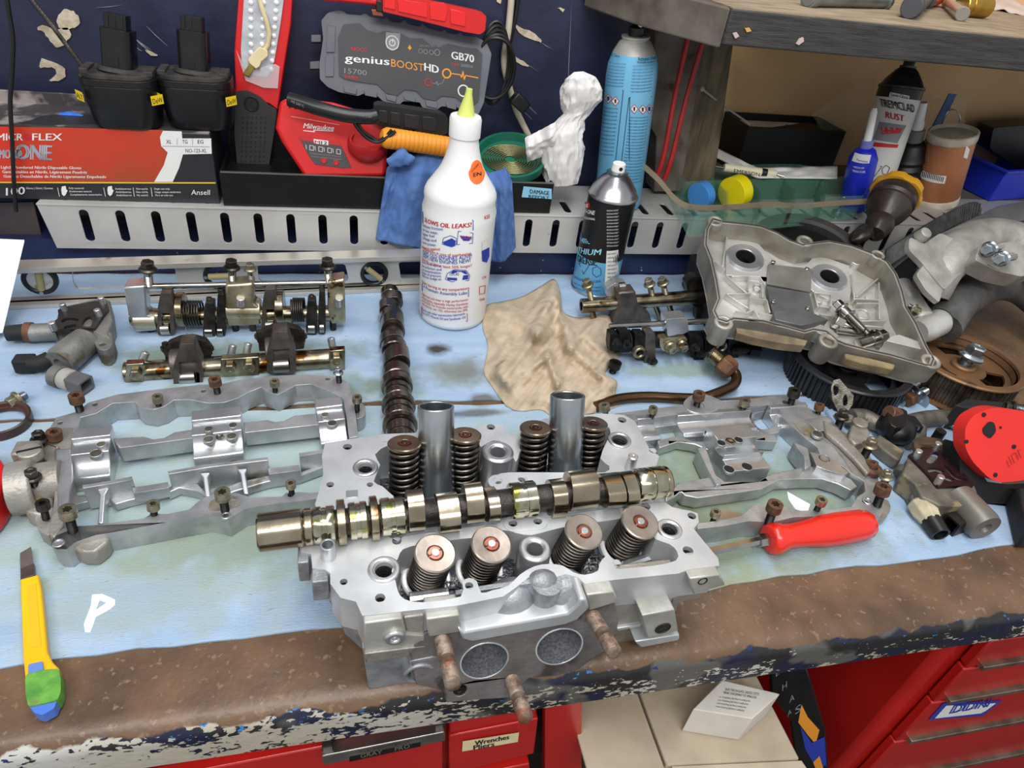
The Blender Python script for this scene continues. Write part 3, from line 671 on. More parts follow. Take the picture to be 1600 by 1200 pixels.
bs = F0.px(617, 997, 0.006); bb = MB(F0.M @ Matrix.Translation((bs[0], bs[1], 0))); bb.pipe((0, 0, -0.004), (0, 0, 0.0075), 0.0075, 0.0028, 18); bb.build('side_boss', ALUB, head, bev=0.0005)
fb([(636, 1014), (680, 1006), (690, 1036), (640, 1040)], -0.006, 0.010, 'side_boss', ALUR, r=0.004)
# lobed cover pocket: back wall, rim and two domes
fb([(716, 948), (786, 934), (806, 920), (826, 904), (884, 899), (912, 914), (912, 940), (880, 962), (726, 990)], -0.014, -0.010, 'pocket_wall', ALUR)
rim = [(714, 974), (724, 978), (884, 950), (900, 936), (906, 914), (917, 916), (918, 942), (900, 960), (880, 968), (735, 994), (720, 990)]
fb(rim, -0.012, 0.009, 'pocket_rim', ALUW, 0.002, off=0.004)
for u, v, rr in ((800, 950, 0.020), (882, 936, 0.020), (850, 925, 0.013)):
    c = F0.px(u, v, -0.006); bb = MB(F0.M); bb.ball((c[0], c[1], -0.013), rr, 18, 10, (1.0, 1.0, 0.75)); bb.build('pocket_dome', ALUR, head)
bb = MB(); c = D.px(855, 909); bb.cyl((c[0], c[1], 0.045), (c[0], c[1], HZ-0.001), 0.010, 0.0115, 20); bb.build('pocket_dome', ALUR, head)
fb([(914, 914), (958, 906), (962, 930), (916, 944)], -0.012, 0.006, 'side_block', YAL)
fb([(962, 914), (1062, 902), (1060, 925), (1052, 950), (1064, 1002), (962, 1024)], -0.018, -0.004, 'side_panel', ALUD)
bx_ = fb([(1003, 962), (1054, 952), (1060, 986), (1012, 998)], -0.006, 0.012, 'square_boss', YAL, 0.001, off=0.012)
c = F0.px(1036, 982, 0.0125); bb = MB(F0.M @ Matrix.Translation((c[0], c[1], 0.0122))); bb.pipe((0, 0, 0), (0, 0, 0.0007), 0.0068, 0.0056, 20); bb.cyl((0, 0, 0), (0, 0, 0.0002), 0.0055, seg=18); bb.build('boss_hole', DKST, head)
fb([(992, 1003), (1062, 992), (1062, 1000), (1000, 1012)], -0.006, 0.010, 'side_rib', ALUW, off=0.010)
fb([(964, 984), (1004, 977), (1004, 980), (964, 988)], -0.006, -0.001, 'side_rib', ALUW)
fb([(1076, 892), (1124, 886), (1130, 908), (1080, 922)], -0.02, 0.004, 'end_block', YAL)
c = F0.px(1098, 908, 0.004); bb = MB(F0.M @ Matrix.Translation((c[0], c[1], 0.0038))); bb.pipe((0, 0, 0), (0, 0, 0.0007), 0.0042, 0.003, 16); bb.build('boss_hole', DKST, head)
fb([(1060, 924), (1108, 916), (1102, 948), (1056, 958)], -0.03, -0.008, 'side_block', ALUD)
for pts in ([(440, 2)],): pass
bb = MB(); 
for u0, u1, v0, v1 in ((467, 484, 872, 882), (489, 514, 894, 918)):
    a = P(u0, v0, HZ-.012); c = P(u1, v1, HZ-.012); bb.box(((a.x+c.x)/2, (a.y+c.y)/2, HZ-0.013), (abs(c.x-a.x), 0.018, 0.022))
bb.build('end_lug', ALUR, head, bev=0.001)
# exhaust flange leaning forward, with ports and studs
t0 = F0.to3(0.03, 0.058, 0.004); 
FT = Fr(t0, e, V((0, 0.024, 0.065)))
fo = [(664, 988), (716, 984), (735, 996), (880, 970), (918, 946), (962, 944), (966, 975), (955, 1012), (930, 1026), (905, 1046), (868, 1056), (826, 1060), (812, 1074), (806, 1090), (740, 1094), (698, 1098), (690, 1078), (650, 1070), (640, 1020)]
pc = [(757, 1032, 37), (874, 1010, 37)]
ph = []
for u, v, r in pc:
    c = FT.px(u, v); k = sc(FT.to3(*c)); ph.append(circ(c, r*k, 30, 0.86, 0))
c = FT.px(719, 1079); nh = circ(c, 0.0052, 16)
FLM = mat('sooty_flange', (128, 122, 120), (92, 86, 84), 26, 0.5, 0.6, 0.5, 250, c3=(70, 62, 60), c3t=0.6, c3s=30)
bb = MB(FT.M); bb.prism(FT.tr(fo), -0.010, 0.0, ph+[nh]); bb.build('exhaust_flange', FLM, head, bev=0.001)
PORT = mat('sooty_port', (120, 122, 128), (84, 84, 90), 500, 0.7, 0.3, 0.6, 900)
for h in ph:
    cx = sum(q[0] for q in h)/len(h); cy = sum(q[1] for q in h)/len(h)
    bb = MB(FT.M); o2 = [(cx+(q[0]-cx)*1.07, cy+(q[1]-cy)*1.07) for q in h]; i2 = [(cx+(q[0]-cx)*0.99, cy+(q[1]-cy)*0.99) for q in h]
    bb.prism(o2, -0.0005, 0.0006, [i2]); bb.build('port_rim', ALUB, head, bev=0.0002)
    bb = MB(FT.M); n = len(h); vs = []; 
    for k_, (s_, z_, dy) in enumerate(((0.995, 0, 0), (0.97, -0.010, .0), (0.92, -0.022, 0.003), (0.8, -0.034, 0.008), (0.5, -0.042, 0.012), (0.02, -0.044, 0.014))): vs += [(cx+(q[0]-cx)*s_, cy+(q[1]-cy)*s_+dy, z_) for q in h]
    bb.add(vs, [(j*n+i, j*n+(i+1) % n, (j+1)*n+(i+1) % n, (j+1)*n+i) for j in range(5) for i in range(n)]); bb.build('exhaust_port', PORT, head, recalc=False)
bb = MB(FT.M); bb.lathe([(0.005, -0.001)]+[(0.0046 if i % 2 else 0.0051, -0.001-0.0012*i) for i in range(1, 10)], (c[0], c[1], 0), seg=14, caps=False); bb.build('thread', THR, head)
def stud(u0, v0, u1, v1, r=0.0058):
    a = FT.to3(*FT.px(u0, v0)); 
    # end point: travels mostly straight out from the face
    best = None
    for i in range(60, 700):
        L = i*0.0001; 
        for dx in (0.0, 0.12, 0.25, 0.38):
            q = a+(FT.ez+FT.ex*dx).normalized()*L; pu, pv = proj(q); d_ = (pu-u1)**2+(pv-v1)**2
            if best is None or d_ < best[0]: best = (d_, q)
    q = best[1]; dr = (q-a); L = dr.length; dr.normalize(); a0 = a-dr*0.006
    n = int(L/0.0011); pr = [(r*0.92, 0)]
    for i in range(n):
        z_ = 0.006+i*0.0011; mid = 0.45 < (i/n) < 0.62
        pr += [(r if not mid else r*0.93, z_), ((r*0.88) if not mid else r*0.93, z_+0.00055)]
    pr += [(r*0.9, L+0.006-0.001), (r*0.6, L+0.006)]
    bb = MB(); bb.lathe(pr, a0, dr, 16); bb.build('stud', STUD, head, smooth=60)
stud(691, 1000, 713, 1070); stud(926, 962, 956, 1024); stud(800, 1063, 819, 1124); 
# valve springs with retainers
SPR = mat('valve_spring', (112, 106, 98), (74, 68, 64), 40, 0.28, 1.0, 0.1, 200)
RET = mat('spring_retainer', (168, 156, 146), (146, 134, 124), 60, 0.35, 0.8, 0.1, 300)
RETD = mat('oily_retainer', (140, 122, 104), (112, 96, 80), 60, 0.3, 0.85, 0.1, 300)
def valvespring(u, v, tilt, Ln, R_, ret, coils, wr, seat, side=0.0):
    """u,v: photo pixel of the retainer centre; the spring runs down to the trough floor"""
    ax = V((sin(side), sin(tilt), cos(tilt))).normalized()
    tp = HB+0.003+Ln*ax.z; top = P(u, v, tp); base = top-ax*Ln
    M = Max(base, ax); bb = MB(M); path = []; n = int(coils*20)
    for i in range(n+1):
        t = i/n; a = 2*pi*coils*t; path.append(((R_-wr)*cos(a), (R_-wr)*sin(a), wr+(Ln-0.003-wr*2)*(t if 0.04 < t < 0.96 else t)))
    bb.tube(path, wr, 8); sp = bb.build('valve_spring', SPR, head, smooth=80)
    bb = MB(M); bb.cyl((0, 0, 0.0), (0, 0, Ln-0.004), R_*0.52, R_*0.5, 16); bb.build('inner_spring', BLKST, sp)
    rr = R_*1.06; bb = MB(M); z = Ln-0.003
    bb.lathe([(R_*0.6, z-0.003), (rr*0.9, z), (rr, z+0.0007), (rr, z+0.0026), (rr*0.93, z+0.0034), (rr*0.42, z+0.0030), (rr*0.34, z+0.0012), (rr*0.2, z+0.0012)], seg=32); bb.build('retainer', ret, sp)
    bb = MB(M)
    for k in (0, 1): 
        o_ = [(rr*0.33*cos(a), rr*0.33*sin(a)) for a in [k*pi+0.15+(pi-0.3)*i/8 for i in range(9)]]+[(rr*0.2*cos(a), rr*0.2*sin(a)) for a in [k*pi+0.15+(pi-0.3)*i/8 for i in range(8, -1, -1)]]
        bb.prism(o_, z+0.0008, z+0.0034)
    bb.build('collet', mat('copper_collet', (190, 110, 90), (150, 80, 64), 60, 0.3, 0.9), sp)
    bb = MB(M); bb.cyl((0, 0, z), (0, 0, z+0.0045), rr*0.2, seg=14, bev=0.0004); bb.build('valve_stem_tip', ALUB if ret is RET else DKST, sp)
    if seat:
        bb = MB(M); bb.pipe((0, 0, -0.003), (0, 0, 0.0025), R_*1.32, R_*1.02, 32); bb.build('spring_seat', mat('bright_seat', (226, 226, 226), None, rough=0.35, metal=0.3), sp)
        bb = MB(M); 
for u, v in ((680, 864), (768, 850), (913, 830), (1001, 815)): valvespring(u, v, -0.20, 0.043, 0.0146, RET, 8.5, 0.0018, True, 0.10)
for u, v, R_ in ((632, 692, 0.0134), (727, 679, 0.0132), (837, 668, 0.0134), (927, 661, 0.0126)): valvespring(u, v, 0.22, 0.052, R_, RETD, 7.5, 0.0021, False, 0.0)
# spark plug tubes
TUBEM = mat('zinc_tube', (196, 202, 206), (160, 168, 174), 18, 0.28, 1.0, 0.04, 60)
for u, v, ln_ in ((681, 634, 0.085), (887, 617, 0.088)):
    ax = V((0, sin(0.42), cos(0.42))); z_ = HB+ln_*ax.z; tp = P(u, v, z_); bs = tp-ax*ln_
    bb = MB(); bb.pipe(bs, tp, 0.0156, 0.0136, 36); bb.build('plug_tube', TUBEM, head, bev=0.0003)
# dowels
for u, v, h_, r in ((512, 850, 0.014, 0.0055), (990, 712, 0.016, 0.0045)):
    q = P(u, v, HZ+h_); bb = MB(); bb.pipe((q.x, q.y, HZ), (q.x, q.y, HZ+h_), r, r*0.7 if u < 600 else 0.0006, 16); bb.build('dowel', ALUB, head)
q = P(550, 773, HZ); MB().box((q.x, q.y, HZ+0.0004), (0.009, 0.008, 0.0016)).build('spacer', ALUB, head, bev=0.0003)
b = MB(); b.prism(table(0.003).tr([(552, 946), (566, 944), (572, 1000), (556, 996)]), 0.0022, 0.003); tag(b.build('teal_wrapper', mat('teal_film', (92, 132, 118), (66, 98, 88), 60, 0.4)), 'small teal wrapper strip under the left front corner of the cylinder head', 'wrapper')
# ================================================================ camshafts
def camshaft(name, lb, a, b_, segs, R0, oil=True, shaftm=None, lobem=None, base=None, roll=0.0):
    """segs: (start, end, kind, size) in fractions of the length"""
    a = V(a); b_ = V(b_); L = (b_-a).length; ax = (b_-a).normalized(); M = Max(a, ax)
    t = thing(name, lb, 'camshaft', M=M); bb = MB(M); bb.cyl((0, 0, 0.004), (0, 0, L-0.004), R0*0.72, seg=20); bb.build('shaft', shaftm or DKCAST, t)
    for s0, s1, kd, sz in segs:
        z0, z1 = s0*L, s1*L; r = R0*sz; bb = MB(M)
        if kd == 'j':
            bb.lathe([(r*0.93, z0), (r, z0+0.0012), (r, z1-0.0012), (r*0.93, z1)], seg=40); bb.build('journal', BRONZ if lobem is None else lobem, t)
        elif kd == 'g':      # journal with an oil groove
            m = (z0+z1)/2; g = 0.0018
            bb.lathe([(r*0.95, z0), (r, z0+0.001), (r, m-g), (r*0.93, m-g+0.0003), (r*0.93, m+g-0.0003), (r, m+g), (r, z1-0.001), (r*0.95, z1)], seg=40); bb.build('journal', OILJ if oil else (lobem or STEELO), t)
        elif kd == 'f':
            bb.lathe([(r*0.9, z0), (r, z0+0.0006), (r, z1-0.0006), (r*0.9, z1)], seg=40); bb.build('thrust_collar', STEELO if lobem is None else lobem, t)
        elif kd[0] == 'l':
            an = float(kd[1:])+roll; n = 40; o_ = []
            for i in range(n):
                q = 2*pi*i/n; lift = max(0, cos(q))**3; o_.append(((r*(0.86+0.36*lift))*cos(q+an), (r*(0.86+0.36*lift))*sin(q+an)))
            bb.prism(o_, z0, z1); bb.build('lobe', BRONZ if lobem is None else lobem, t, bev=0.0008, smooth=50)
    return t
OILJ = mat('oiled_journal', (196, 190, 168), (150, 144, 112), 70, 0.14, 1.0, 0.1, 120, c3=(150, 150, 30), c3t=0.56, c3s=60, coat=1)
a = P(403, 833, 0.099); c = P(1043, 752, 0.104)
Lp = 640.0
def fx(u):     # photo column -> fraction along the shaft
    lo, hi = 0.0, 1.0; a_ = a; c_ = c
    for _ in range(30):
        m = (lo+hi)/2
        if proj(a_+(c_-a_)*m)[0] < u: lo = m
        else: hi = m
    return lo
sg = [(403, 474, 'j', 1.0), (475, 490, 'j', 0.98), (490, 524, 'g', 0.98), (527, 541, 'f', 1.22), (545, 574, 'g', 1.0), (578, 591, 'f', 1.2), (594, 632, 'g', 1.02), (636, 661, 'l1.3', 1.14), (682, 714, 'l3.4', 1.08), (725, 752, 'l1.2', 1.12), (757, 774, 'l2.6', 1.1), (797, 836, 'g', 1.02), (858, 880, 'l4.2', 1.1), (886, 927, 'l1.35', 1.16), (938, 965, 'l2.9', 1.08), (969, 987, 'l3.2', 1.05), (992, 1034, 'g', 0.98), (1034, 1043, 'j', 0.93)]
camshaft('camshaft', 'oiled camshaft lying across the cylinder head', a, c, [(fx(u0), fx(u1), k, s_) for u0, u1, k, s_ in sg], 0.0142)
a = P(609, 455, 0.016); c = P(628, 700, 0.018)
L = 1.0
sg = [(0.0, 0.05, 'j', 0.8), (0.06, 0.12, 'l0.5', 0.92), (0.13, 0.19, 'l2.5', 0.92), (0.20, 0.245, 'j', 1.0), (0.27, 0.33, 'l1.6', 1.15), (0.345, 0.40, 'l3.6', 0.95), (0.42, 0.46, 'j', 1.0), (0.49, 0.57, 'l1.0', 1.12), (0.585, 0.64, 'j', 1.05), (0.655, 0.69, 'f', 1.14), (0.70, 0.76, 'g', 1.0), (0.775, 0.80, 'f', 1.2), (0.81, 0.87, 'g', 1.05), (0.88, 0.90, 'f', 1.2), (0.905, 1.0, 'g', 1.0)]
CAM2 = mat('grey_cam_steel', (128, 118, 108), (92, 84, 78), 40, 0.25, 0.95, 0.1, 200)
camshaft('camshaft', 'dark camshaft lying on the pad behind the cylinder head, left of the white bottle', a, c, sg, 0.0155, oil=False, lobem=CAM2)
# ================================================================ bolts
def bolt(kind, u, v, ub, vb, z0, rpx, m, lb, grp=None, zmax=0.05, sh=None, cat='bolt', hh=None, deep=0.004):
    """a bolt whose head centre shows at (u,v) and whose shank enters the surface z0 at (ub,vb)"""
    base = P(ub, vb, z0); best = None
    for i in range(4, 60):
        z = z0+i*0.001; q = P(u, v, z); d_ = (V((q.x-base.x, q.y-base.y, 0))).length+0.0002*i
        if best is None or d_ < best[0]: best = (d_, q)
    return bolt3(kind, base, best[1], rpx*sc(best[1]), m, lb, grp, sh, cat, hh, deep)
def bolt3(kind, base, top, r, m, lb, grp=None, sh=None, cat='bolt', hh=None, deep=0.004):
    ax = (top-base).normalized(); L = (top-base).length; M = Max(base, ax); hh = hh or r*1.25
    t = thing('bolt', lb, cat, M=M, group=grp); sh = sh or BLKST; rs = r*0.56
    pr = [(rs*0.9, -deep)]; z = -deep; n = max(3, int((L-hh+deep)/0.0011))
    for i in range(n): z_ = -deep+(L-hh+deep)*(i+0.5)/n; pr += [(rs if (z_ < (L-hh)*0.7) else rs*0.96, z_), ((rs*0.86) if (z_ < (L-hh)*0.7) else rs*0.96, z_+(L-hh+deep)*0.5/n)]
    MB().lathe(pr, seg=12).build('shank', sh, t, local=True, smooth=50)
    b = MB(); z = L-hh
    if kind == 'socket':
        n = 36; ri = r*0.5; ou = [(r*cos(2*pi*i/n), r*sin(2*pi*i/n)) for i in range(n)]
        tx = [(ri*(1+0.17*cos(6*2*pi*i/n))*cos(2*pi*i/n), ri*(1+0.17*cos(6*2*pi*i/n))*sin(2*pi*i/n)) for i in range(n)]
        b.prism(ou, z, L, [tx]); h = b.build('head', m, t, local=True, bev=r*0.09)
        MB().cyl((0, 0, z+0.0002), (0, 0, L-hh*0.6), ri*1.25, seg=14).build('recess', DARK, h, local=True)
    elif kind == 'flange':
        b.lathe([(r*0.6, z-0.0002), (r, z), (r*1.0, z+hh*0.14), (r*0.82, z+hh*0.3)], seg=28); h = b.build('flange', m, t, local=True)
        b = MB(); rh = r*0.74; b.lathe([(rh, z+hh*0.2), (rh, L-hh*0.12), (rh*0.86, L), (rh*0.5, L), (rh*0.45, L-hh*0.08)], seg=6); b.build('hex_head', m, t, local=True, smooth=20, bev=r*0.05)
    elif kind == 'hex':
        b.lathe([(r, z), (r, L-hh*0.12), (r*0.86, L)], seg=6); b.build('hex_head', m, t, local=True, smooth=20, bev=r*0.05)
    elif kind == 'pin':
        pass
    return t
def tp(par, pts, z0, z1, name, m, holes=(), bv=0.001, cr=0, hr=()):
    f = table(z1); q = f.tr(pts); q = crom(q, cr) if cr else q
    hs = [f.tr(h) if len(h) < 9 else f.tr(h) for h in holes]; hs = [crom(h, 3) for h in hs]
    hs += [hpx(u, v, r, r, 16, f) for u, v, r in hr]
    return MB().prism(q, z0, z1, hs).build(name, m, par, bev=bv)
def barrel(par, pts_px, z, r, name, m, ri=0, seg=20, bv=0.0006):
    a, b_ = [P(u, v, z) for u, v in pts_px]; b = MB()
    if ri: b.pipe(a, b_, r, ri, seg)
    else: b.cyl(a, b_, r, seg=seg)
    return b.build(name, m, par, bev=bv)
def saddle(par, uL, vL, uR, vR, prof, name, m, z=0.0, holes=None, bv=0.0006):
    """profile (depth, height) swept between two table points"""
    a = P(uL, vL, z); c = P(uR, vR, z); e = (c-a).normalized(); dp = V((0, 0, 1)).cross(e)
    M = Matrix.Translation(a) @ Matrix((dp, V((0, 0, 1)), e)).transposed().to_4x4()
    return MB(M).prism(prof, 0.0, (c-a).length).build(name, m, par, bev=bv)
# ================================================================ left cam carrier
C1 = thing('cam_carrier', 'left aluminium cam carrier frame on the pad with bolts standing in it', 'engine casting', P(300, 740))
Z = 0.025
up_o = [(78, 668), (88, 652), (120, 643), (138, 629), (184, 616), (232, 610), (312, 601), (345, 600), (377, 593), (417, 588), (470, 585), (512, 587), (534, 592), (546, 600), (551, 620), (556, 650), (560, 682), (546, 684), (541, 650), (536, 622)]
up_i = [(512, 610), (486, 600), (462, 602), (448, 610), (434, 617), (417, 612), (408, 605), (388, 613), (372, 622), (350, 629), (325, 630), (295, 624), (272, 625), (257, 635), (240, 640), (220, 637), (210, 628), (176, 630), (150, 646), (126, 652), (122, 668), (112, 690), (92, 700)]
tp(C1, up_o+up_i, 0.0022, Z, 'rear_rail', ALU, hr=[(94, 661, 4), (148, 632, 4.5), (318, 611, 4), (512, 592, 4)])
tp(C1, [(x, y+1.2) for x, y in up_i[:-3]]+[(x, y+4.5) for x, y in reversed(up_i[:-3])], 0.0022, Z-0.008, 'inner_step', ALU, bv=0.0005)
tp(C1, [(78, 668), (112, 668), (122, 672), (132, 684), (118, 700), (108, 712), (110, 745), (104, 790), (98, 822), (84, 840), (76, 832), (84, 780), (88, 730), (66, 716), (60, 690), (66, 678)], 0.0022, Z+0.001, 'end_plate', ALUD, hr=[(137, 690, 4)] and [(90, 661+40, 3)])
tp(C1, [(84, 700), (110, 700), (112, 740), (106, 800), (92, 806), (88, 760)], Z, Z+0.007, 'end_rib', ALU, bv=0.002)
q = V(P(70, 740, 0.03))
lo_u = [(120, 822), (152, 820), (190, 815), (225, 810), (240, 803), (262, 803), (296, 796), (308, 785), (322, 776), (340, 771), (368, 770), (392, 777), (440, 776), (447, 770), (470, 769), (486, 770), (506, 768)]
lo_d = [(506, 778), (476, 782), (430, 787), (382, 795), (368, 804), (357, 811), (342, 807), (326, 804), (260, 816), (175, 832), (150, 836), (120, 846), (104, 858), (88, 858), (80, 850), (84, 838), (98, 826)]
tp(C1, lo_u+lo_d, 0.0022, Z, 'front_rail', ALU, hr=[(92, 848, 7), (353, 806-0, 5), (239, 803, 5), (454, 773, 5), (112, 823, 7)])
tp(C1, [(x, y+3) for x, y in lo_u[:0]]+[(130, 842), (175, 834), (260, 818), (330, 806), (480, 782), (480, 786), (330, 812), (260, 823), (175, 839), (130, 850)], 0.0022, 0.014, 'outer_ledge', ALUD, bv=0.0008)
tp(C1, [(108, 848), (150, 838), (172, 836), (166, 848), (156, 856), (148, 862), (126, 862), (112, 856)], 0.0022, 0.020, 'foot', ALUD, bv=0.002)
for u, v, r in ((92, 849, 7), (353, 806, 6)): c = table(Z).px(u, v); k = sc(P(u, v, Z)); MB().pipe((c[0], c[1], Z-.001), (c[0], c[1], Z+0.0012), r*k*1.25, r*k*0.7, 20).build('bolt_seat', ALUB, C1)
tp(C1, [(326, 794), (330, 782), (345, 778), (366, 779), (376, 786), (370, 793), (355, 797), (336, 799)], Z-0.001, Z+0.0008, 'seat_pocket', ALUD, bv=0.0004, cr=3)
# rear bar and bearing blocks
tp(C1, [(176, 685), (225, 682), (240, 686), (256, 684), (272, 675), (312, 669), (312, 683), (186, 700)], 0.010, Z+0.003, 'bearing_bar', ALU)
tp(C1, [(380, 660), (418, 656), (430, 659), (444, 657), (460, 649), (500, 645), (502, 663), (382, 676)], 0.010, Z+0.003, 'bearing_bar', ALU)
def arc(cx, cy, r, a0, a1, n=10): return [(cx+r*cos(a0+(a1-a0)*i/n), cy+r*sin(a0+(a1-a0)*i/n)) for i in range(n+1)]
pf = [(0.0, 0.0022), (0.0, 0.012)]+arc(0.0, 0.036, 0.020, -pi/2, -0.25, 9)[1:]+[(0.0215, 0.031), (0.036, 0.031), (0.037, 0.035), (0.052, 0.035), (0.052, 0.0022)]
def block(par, uL, vL, uR, vR, holes, nm='bearing_block', pf=pf, m=ALUB, z=0.0):
    bl = saddle(par, uL, vL, uR, vR, pf, nm, m, z=z, bv=0.0008)
    for u, v, r, zz in holes:
        q = P(u, v, zz); k = sc(q); bb = MB(); bb.pipe((q.x, q.y, zz-0.004), (q.x, q.y, zz+0.0004), r*k, r*k*0.82, 18); bb.build('hole_rim', ALU, bl)
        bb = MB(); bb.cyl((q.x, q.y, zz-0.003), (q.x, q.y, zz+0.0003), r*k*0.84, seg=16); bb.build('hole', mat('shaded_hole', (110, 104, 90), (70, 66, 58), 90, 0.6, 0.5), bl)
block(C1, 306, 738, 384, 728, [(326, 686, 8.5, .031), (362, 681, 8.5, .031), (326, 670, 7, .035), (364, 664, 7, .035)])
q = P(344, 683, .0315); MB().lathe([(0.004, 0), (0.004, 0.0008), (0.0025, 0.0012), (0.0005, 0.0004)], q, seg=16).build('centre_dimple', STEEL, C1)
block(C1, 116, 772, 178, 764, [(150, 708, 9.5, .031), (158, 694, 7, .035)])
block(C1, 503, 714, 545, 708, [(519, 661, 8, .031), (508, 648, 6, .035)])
for u, v, r, dv in ((329, 722, 8, 0), (365, 717, 9, 0), (155, 750, 10, 0), (521, 693, 7, 0)):
    q = P(u, v, 0.020); k = sc(q); bb = MB(); bb.ball((q.x, q.y-0.003, 0.016), r*k, 16, 10, (1, 0.75, 0.75)); bb.build('oil_pocket', mat('oil_pocket', (110, 104, 94), (80, 74, 66), 80, 0.5, 0.6), C1)
# front bar: thin web with steps, arches and struts
def web(par, pts, z0, z1, w_=5, nm='web', m=ALU):
    return tp(par, pts+[(x+w_*0.25, y+w_) for x, y in reversed(pts)], z0, z1, nm, m, bv=0.0005)
web(C1, [(128, 758), (165, 752), (206, 744)], 0.004, 0.031); web(C1, [(206, 762), (262, 753)], 0.010, 0.022, 9); web(C1, [(262, 736), (326, 725), (400, 716), (418, 714)], 0.006, 0.031)
web(C1, [(418, 732), (467, 726)], 0.010, 0.022, 9); web(C1, [(467, 708), (508, 702)], 0.006, 0.031)
tp(C1, [(110, 775), (165, 766), (180, 775), (200, 772), (262, 760), (262, 768), (200, 782), (180, 788), (165, 776), (112, 790)], 0.003, 0.012, 'cross_web', ALU)
tp(C1, [(262, 762), (280, 752), (310, 756), (325, 772), (340, 766), (375, 752), (420, 742), (467, 738), (508, 724), (508, 730), (467, 745), (420, 752), (375, 765), (330, 780), (310, 768), (280, 762), (262, 770)], 0.003, 0.013, 'cross_web', ALU)
for u0, v0, u1, v1, w_ in ((161, 762, 157, 818, 5), (320, 738, 325, 776, 4.5), (378, 732, 385, 772, 4.5)):
    a = P(u0, v0, 0.027); c = P(u1, v1, 0.016); bb = MB(); k = sc(a)
    bb.add([a+V((-w_*k*1.8, 0, 0)), a+V((w_*k*1.8, 0, 0)), a*0.8+c*0.2+V((w_*k*.8, 0, 0)), c+V((w_*k*.8, 0, 0)), c-V((w_*k*.8, 0, 0)), a*0.8+c*0.2-V((w_*k*.8, 0, 0))]+[q_ for q_ in [a+V((-w_*k*1.8, 0, -.008)), a+V((w_*k*1.8, 0, -.008)), a*0.8+c*0.2+V((w_*k*.8, 0, -.012)), c+V((w_*k*.8, 0, -.012)), c-V((w_*k*.8, 0, .012)), a*0.8+c*0.2-V((w_*k*.8, 0, .012))]],
        [(0, 1, 2, 5), (5, 2, 3, 4), (6, 11, 8, 7), (11, 10, 9, 8), (0, 6, 7, 1), (1, 7, 8, 2), (2, 8, 9, 3), (3, 9, 10, 4), (4, 10, 11, 5), (5, 11, 6, 0)]); bb.build('strut', ALUB, C1, bev=0.001)
# distributor-end housing on the left
barrel(C1, [(18, 765), (58, 758)], 0.026, 0.0235, 'end_flange', ALUD, ri=0.016, seg=36)
barrel(C1, [(38, 758), (98, 748)], 0.024, 0.0175, 'end_housing', ALUD, seg=28)
tp(C1, [(36, 700), (66, 690), (82, 700), (84, 740), (80, 790), (64, 806), (38, 800), (34, 760)], 0.0022, 0.020, 'end_housing', ALUD, bv=0.003)
tp(C1, [(56, 800), (84, 792), (88, 830), (74, 836), (60, 828), (54, 812)], 0.0022, 0.018, 'bolt_ear', ALUD, bv=0.002, hr=[(71, 806, 6)])
bb = MB(); q = P(46, 712, 0.03); bb.box((q.x, q.y, 0.030), (0.020, 0.018, 0.022)); bb.build('plug_seat', ALUD, C1, bev=0.002)
q = P(45, 702, 0.046); bb = MB(); bb.cyl((q.x, q.y, 0.036), (q.x, q.y, 0.0455), 0.0095, seg=24, bev=0.001); pl = bb.build('slotted_plug', ALUD, C1)
MB().box((q.x, q.y, 0.0454), (0.019, 0.0022, 0.0012), Matrix.Rotation(0.3, 3, 'Z')).build('slot', DARK, pl)
tp(C1, [(38, 768), (52, 756), (72, 754), (74, 768), (60, 778), (42, 780)], 0.02, 0.0235, 'bolt_pad', mat('brassy_pad', (168, 150, 104), (130, 112, 76), 60, 0.4, 0.8), cr=3, hr=[(58, 766, 6)])
barrel(C1, [(562, 640), (562, 654)], 0.02, 0.001, 'pin', ALU)
tp(C1, [(552, 632), (560, 628), (570, 634), (570, 648), (560, 654), (552, 650)], 0.0022, 0.020, 'bolt_ear', ALU, cr=3)
G = None
SB = [('socket', 118, 617, 125, 642, 11, BOLTR, 'rusty socket bolt at the back left corner of the left carrier'),
 ('socket', 335, 592, 340, 614, 9.5, BOLTR, 'rust-topped socket bolt behind the middle of the left carrier'),
 ('socket', 246, 619, 248, 634, 8, BOLTG, 'grey socket bolt in the rear rail of the left carrier, second from its corner'),
 ('socket', 429, 595, 430, 612, 7.5, BOLTG, 'grey socket bolt in the rear rail, below the right rocker arm of the lying shaft'),
 ('flange', 528, 575, 530, 597, 8, ZINC, 'dull silver bolt at the back right corner of the left carrier'),
 ('socket', 558, 620, 558, 638, 7.5, BOLTG, 'small socket bolt in the ear at the right end of the left carrier'),
 ('flange', 59, 675, 63, 697, 12.5, DKST, 'dark hex flange bolt at the far left of the left carrier, rear one'),
 ('socket', 84, 674, 86, 690, 11, BOLTR, 'brown socket bolt sunk beside the hex bolts on the left carrier'),
 ('flange', 47, 735, 58, 768, 13, DKST, 'dark hex flange bolt in front of the slotted plug'),
 ('socket', 66, 785, 71, 806, 10, DKST, 'dark socket bolt in the ear at the front left of the left carrier'),
 ('socket', 105, 795, 113, 826, 13, BOLTG, 'large brass-toned socket bolt at the front left corner of the left carrier'),
 ('socket', 239, 786, 241, 804, 9.5, BOLTG, 'brass-toned socket bolt in the front rail of the left carrier'),
 ('socket', 347, 768, 352, 798, 12, BOLTG, 'large socket bolt in the oval pocket of the front rail'),
 ('socket', 454, 754, 456, 771, 8, BOLTG, 'small socket bolt beside the cylinder head in the front rail of the left carrier')]
for k, u, v, ub, vb, r, m, lb in SB: bolt(k, u, v, ub, vb, Z, r, m, lb, 'bolts in the left carrier')
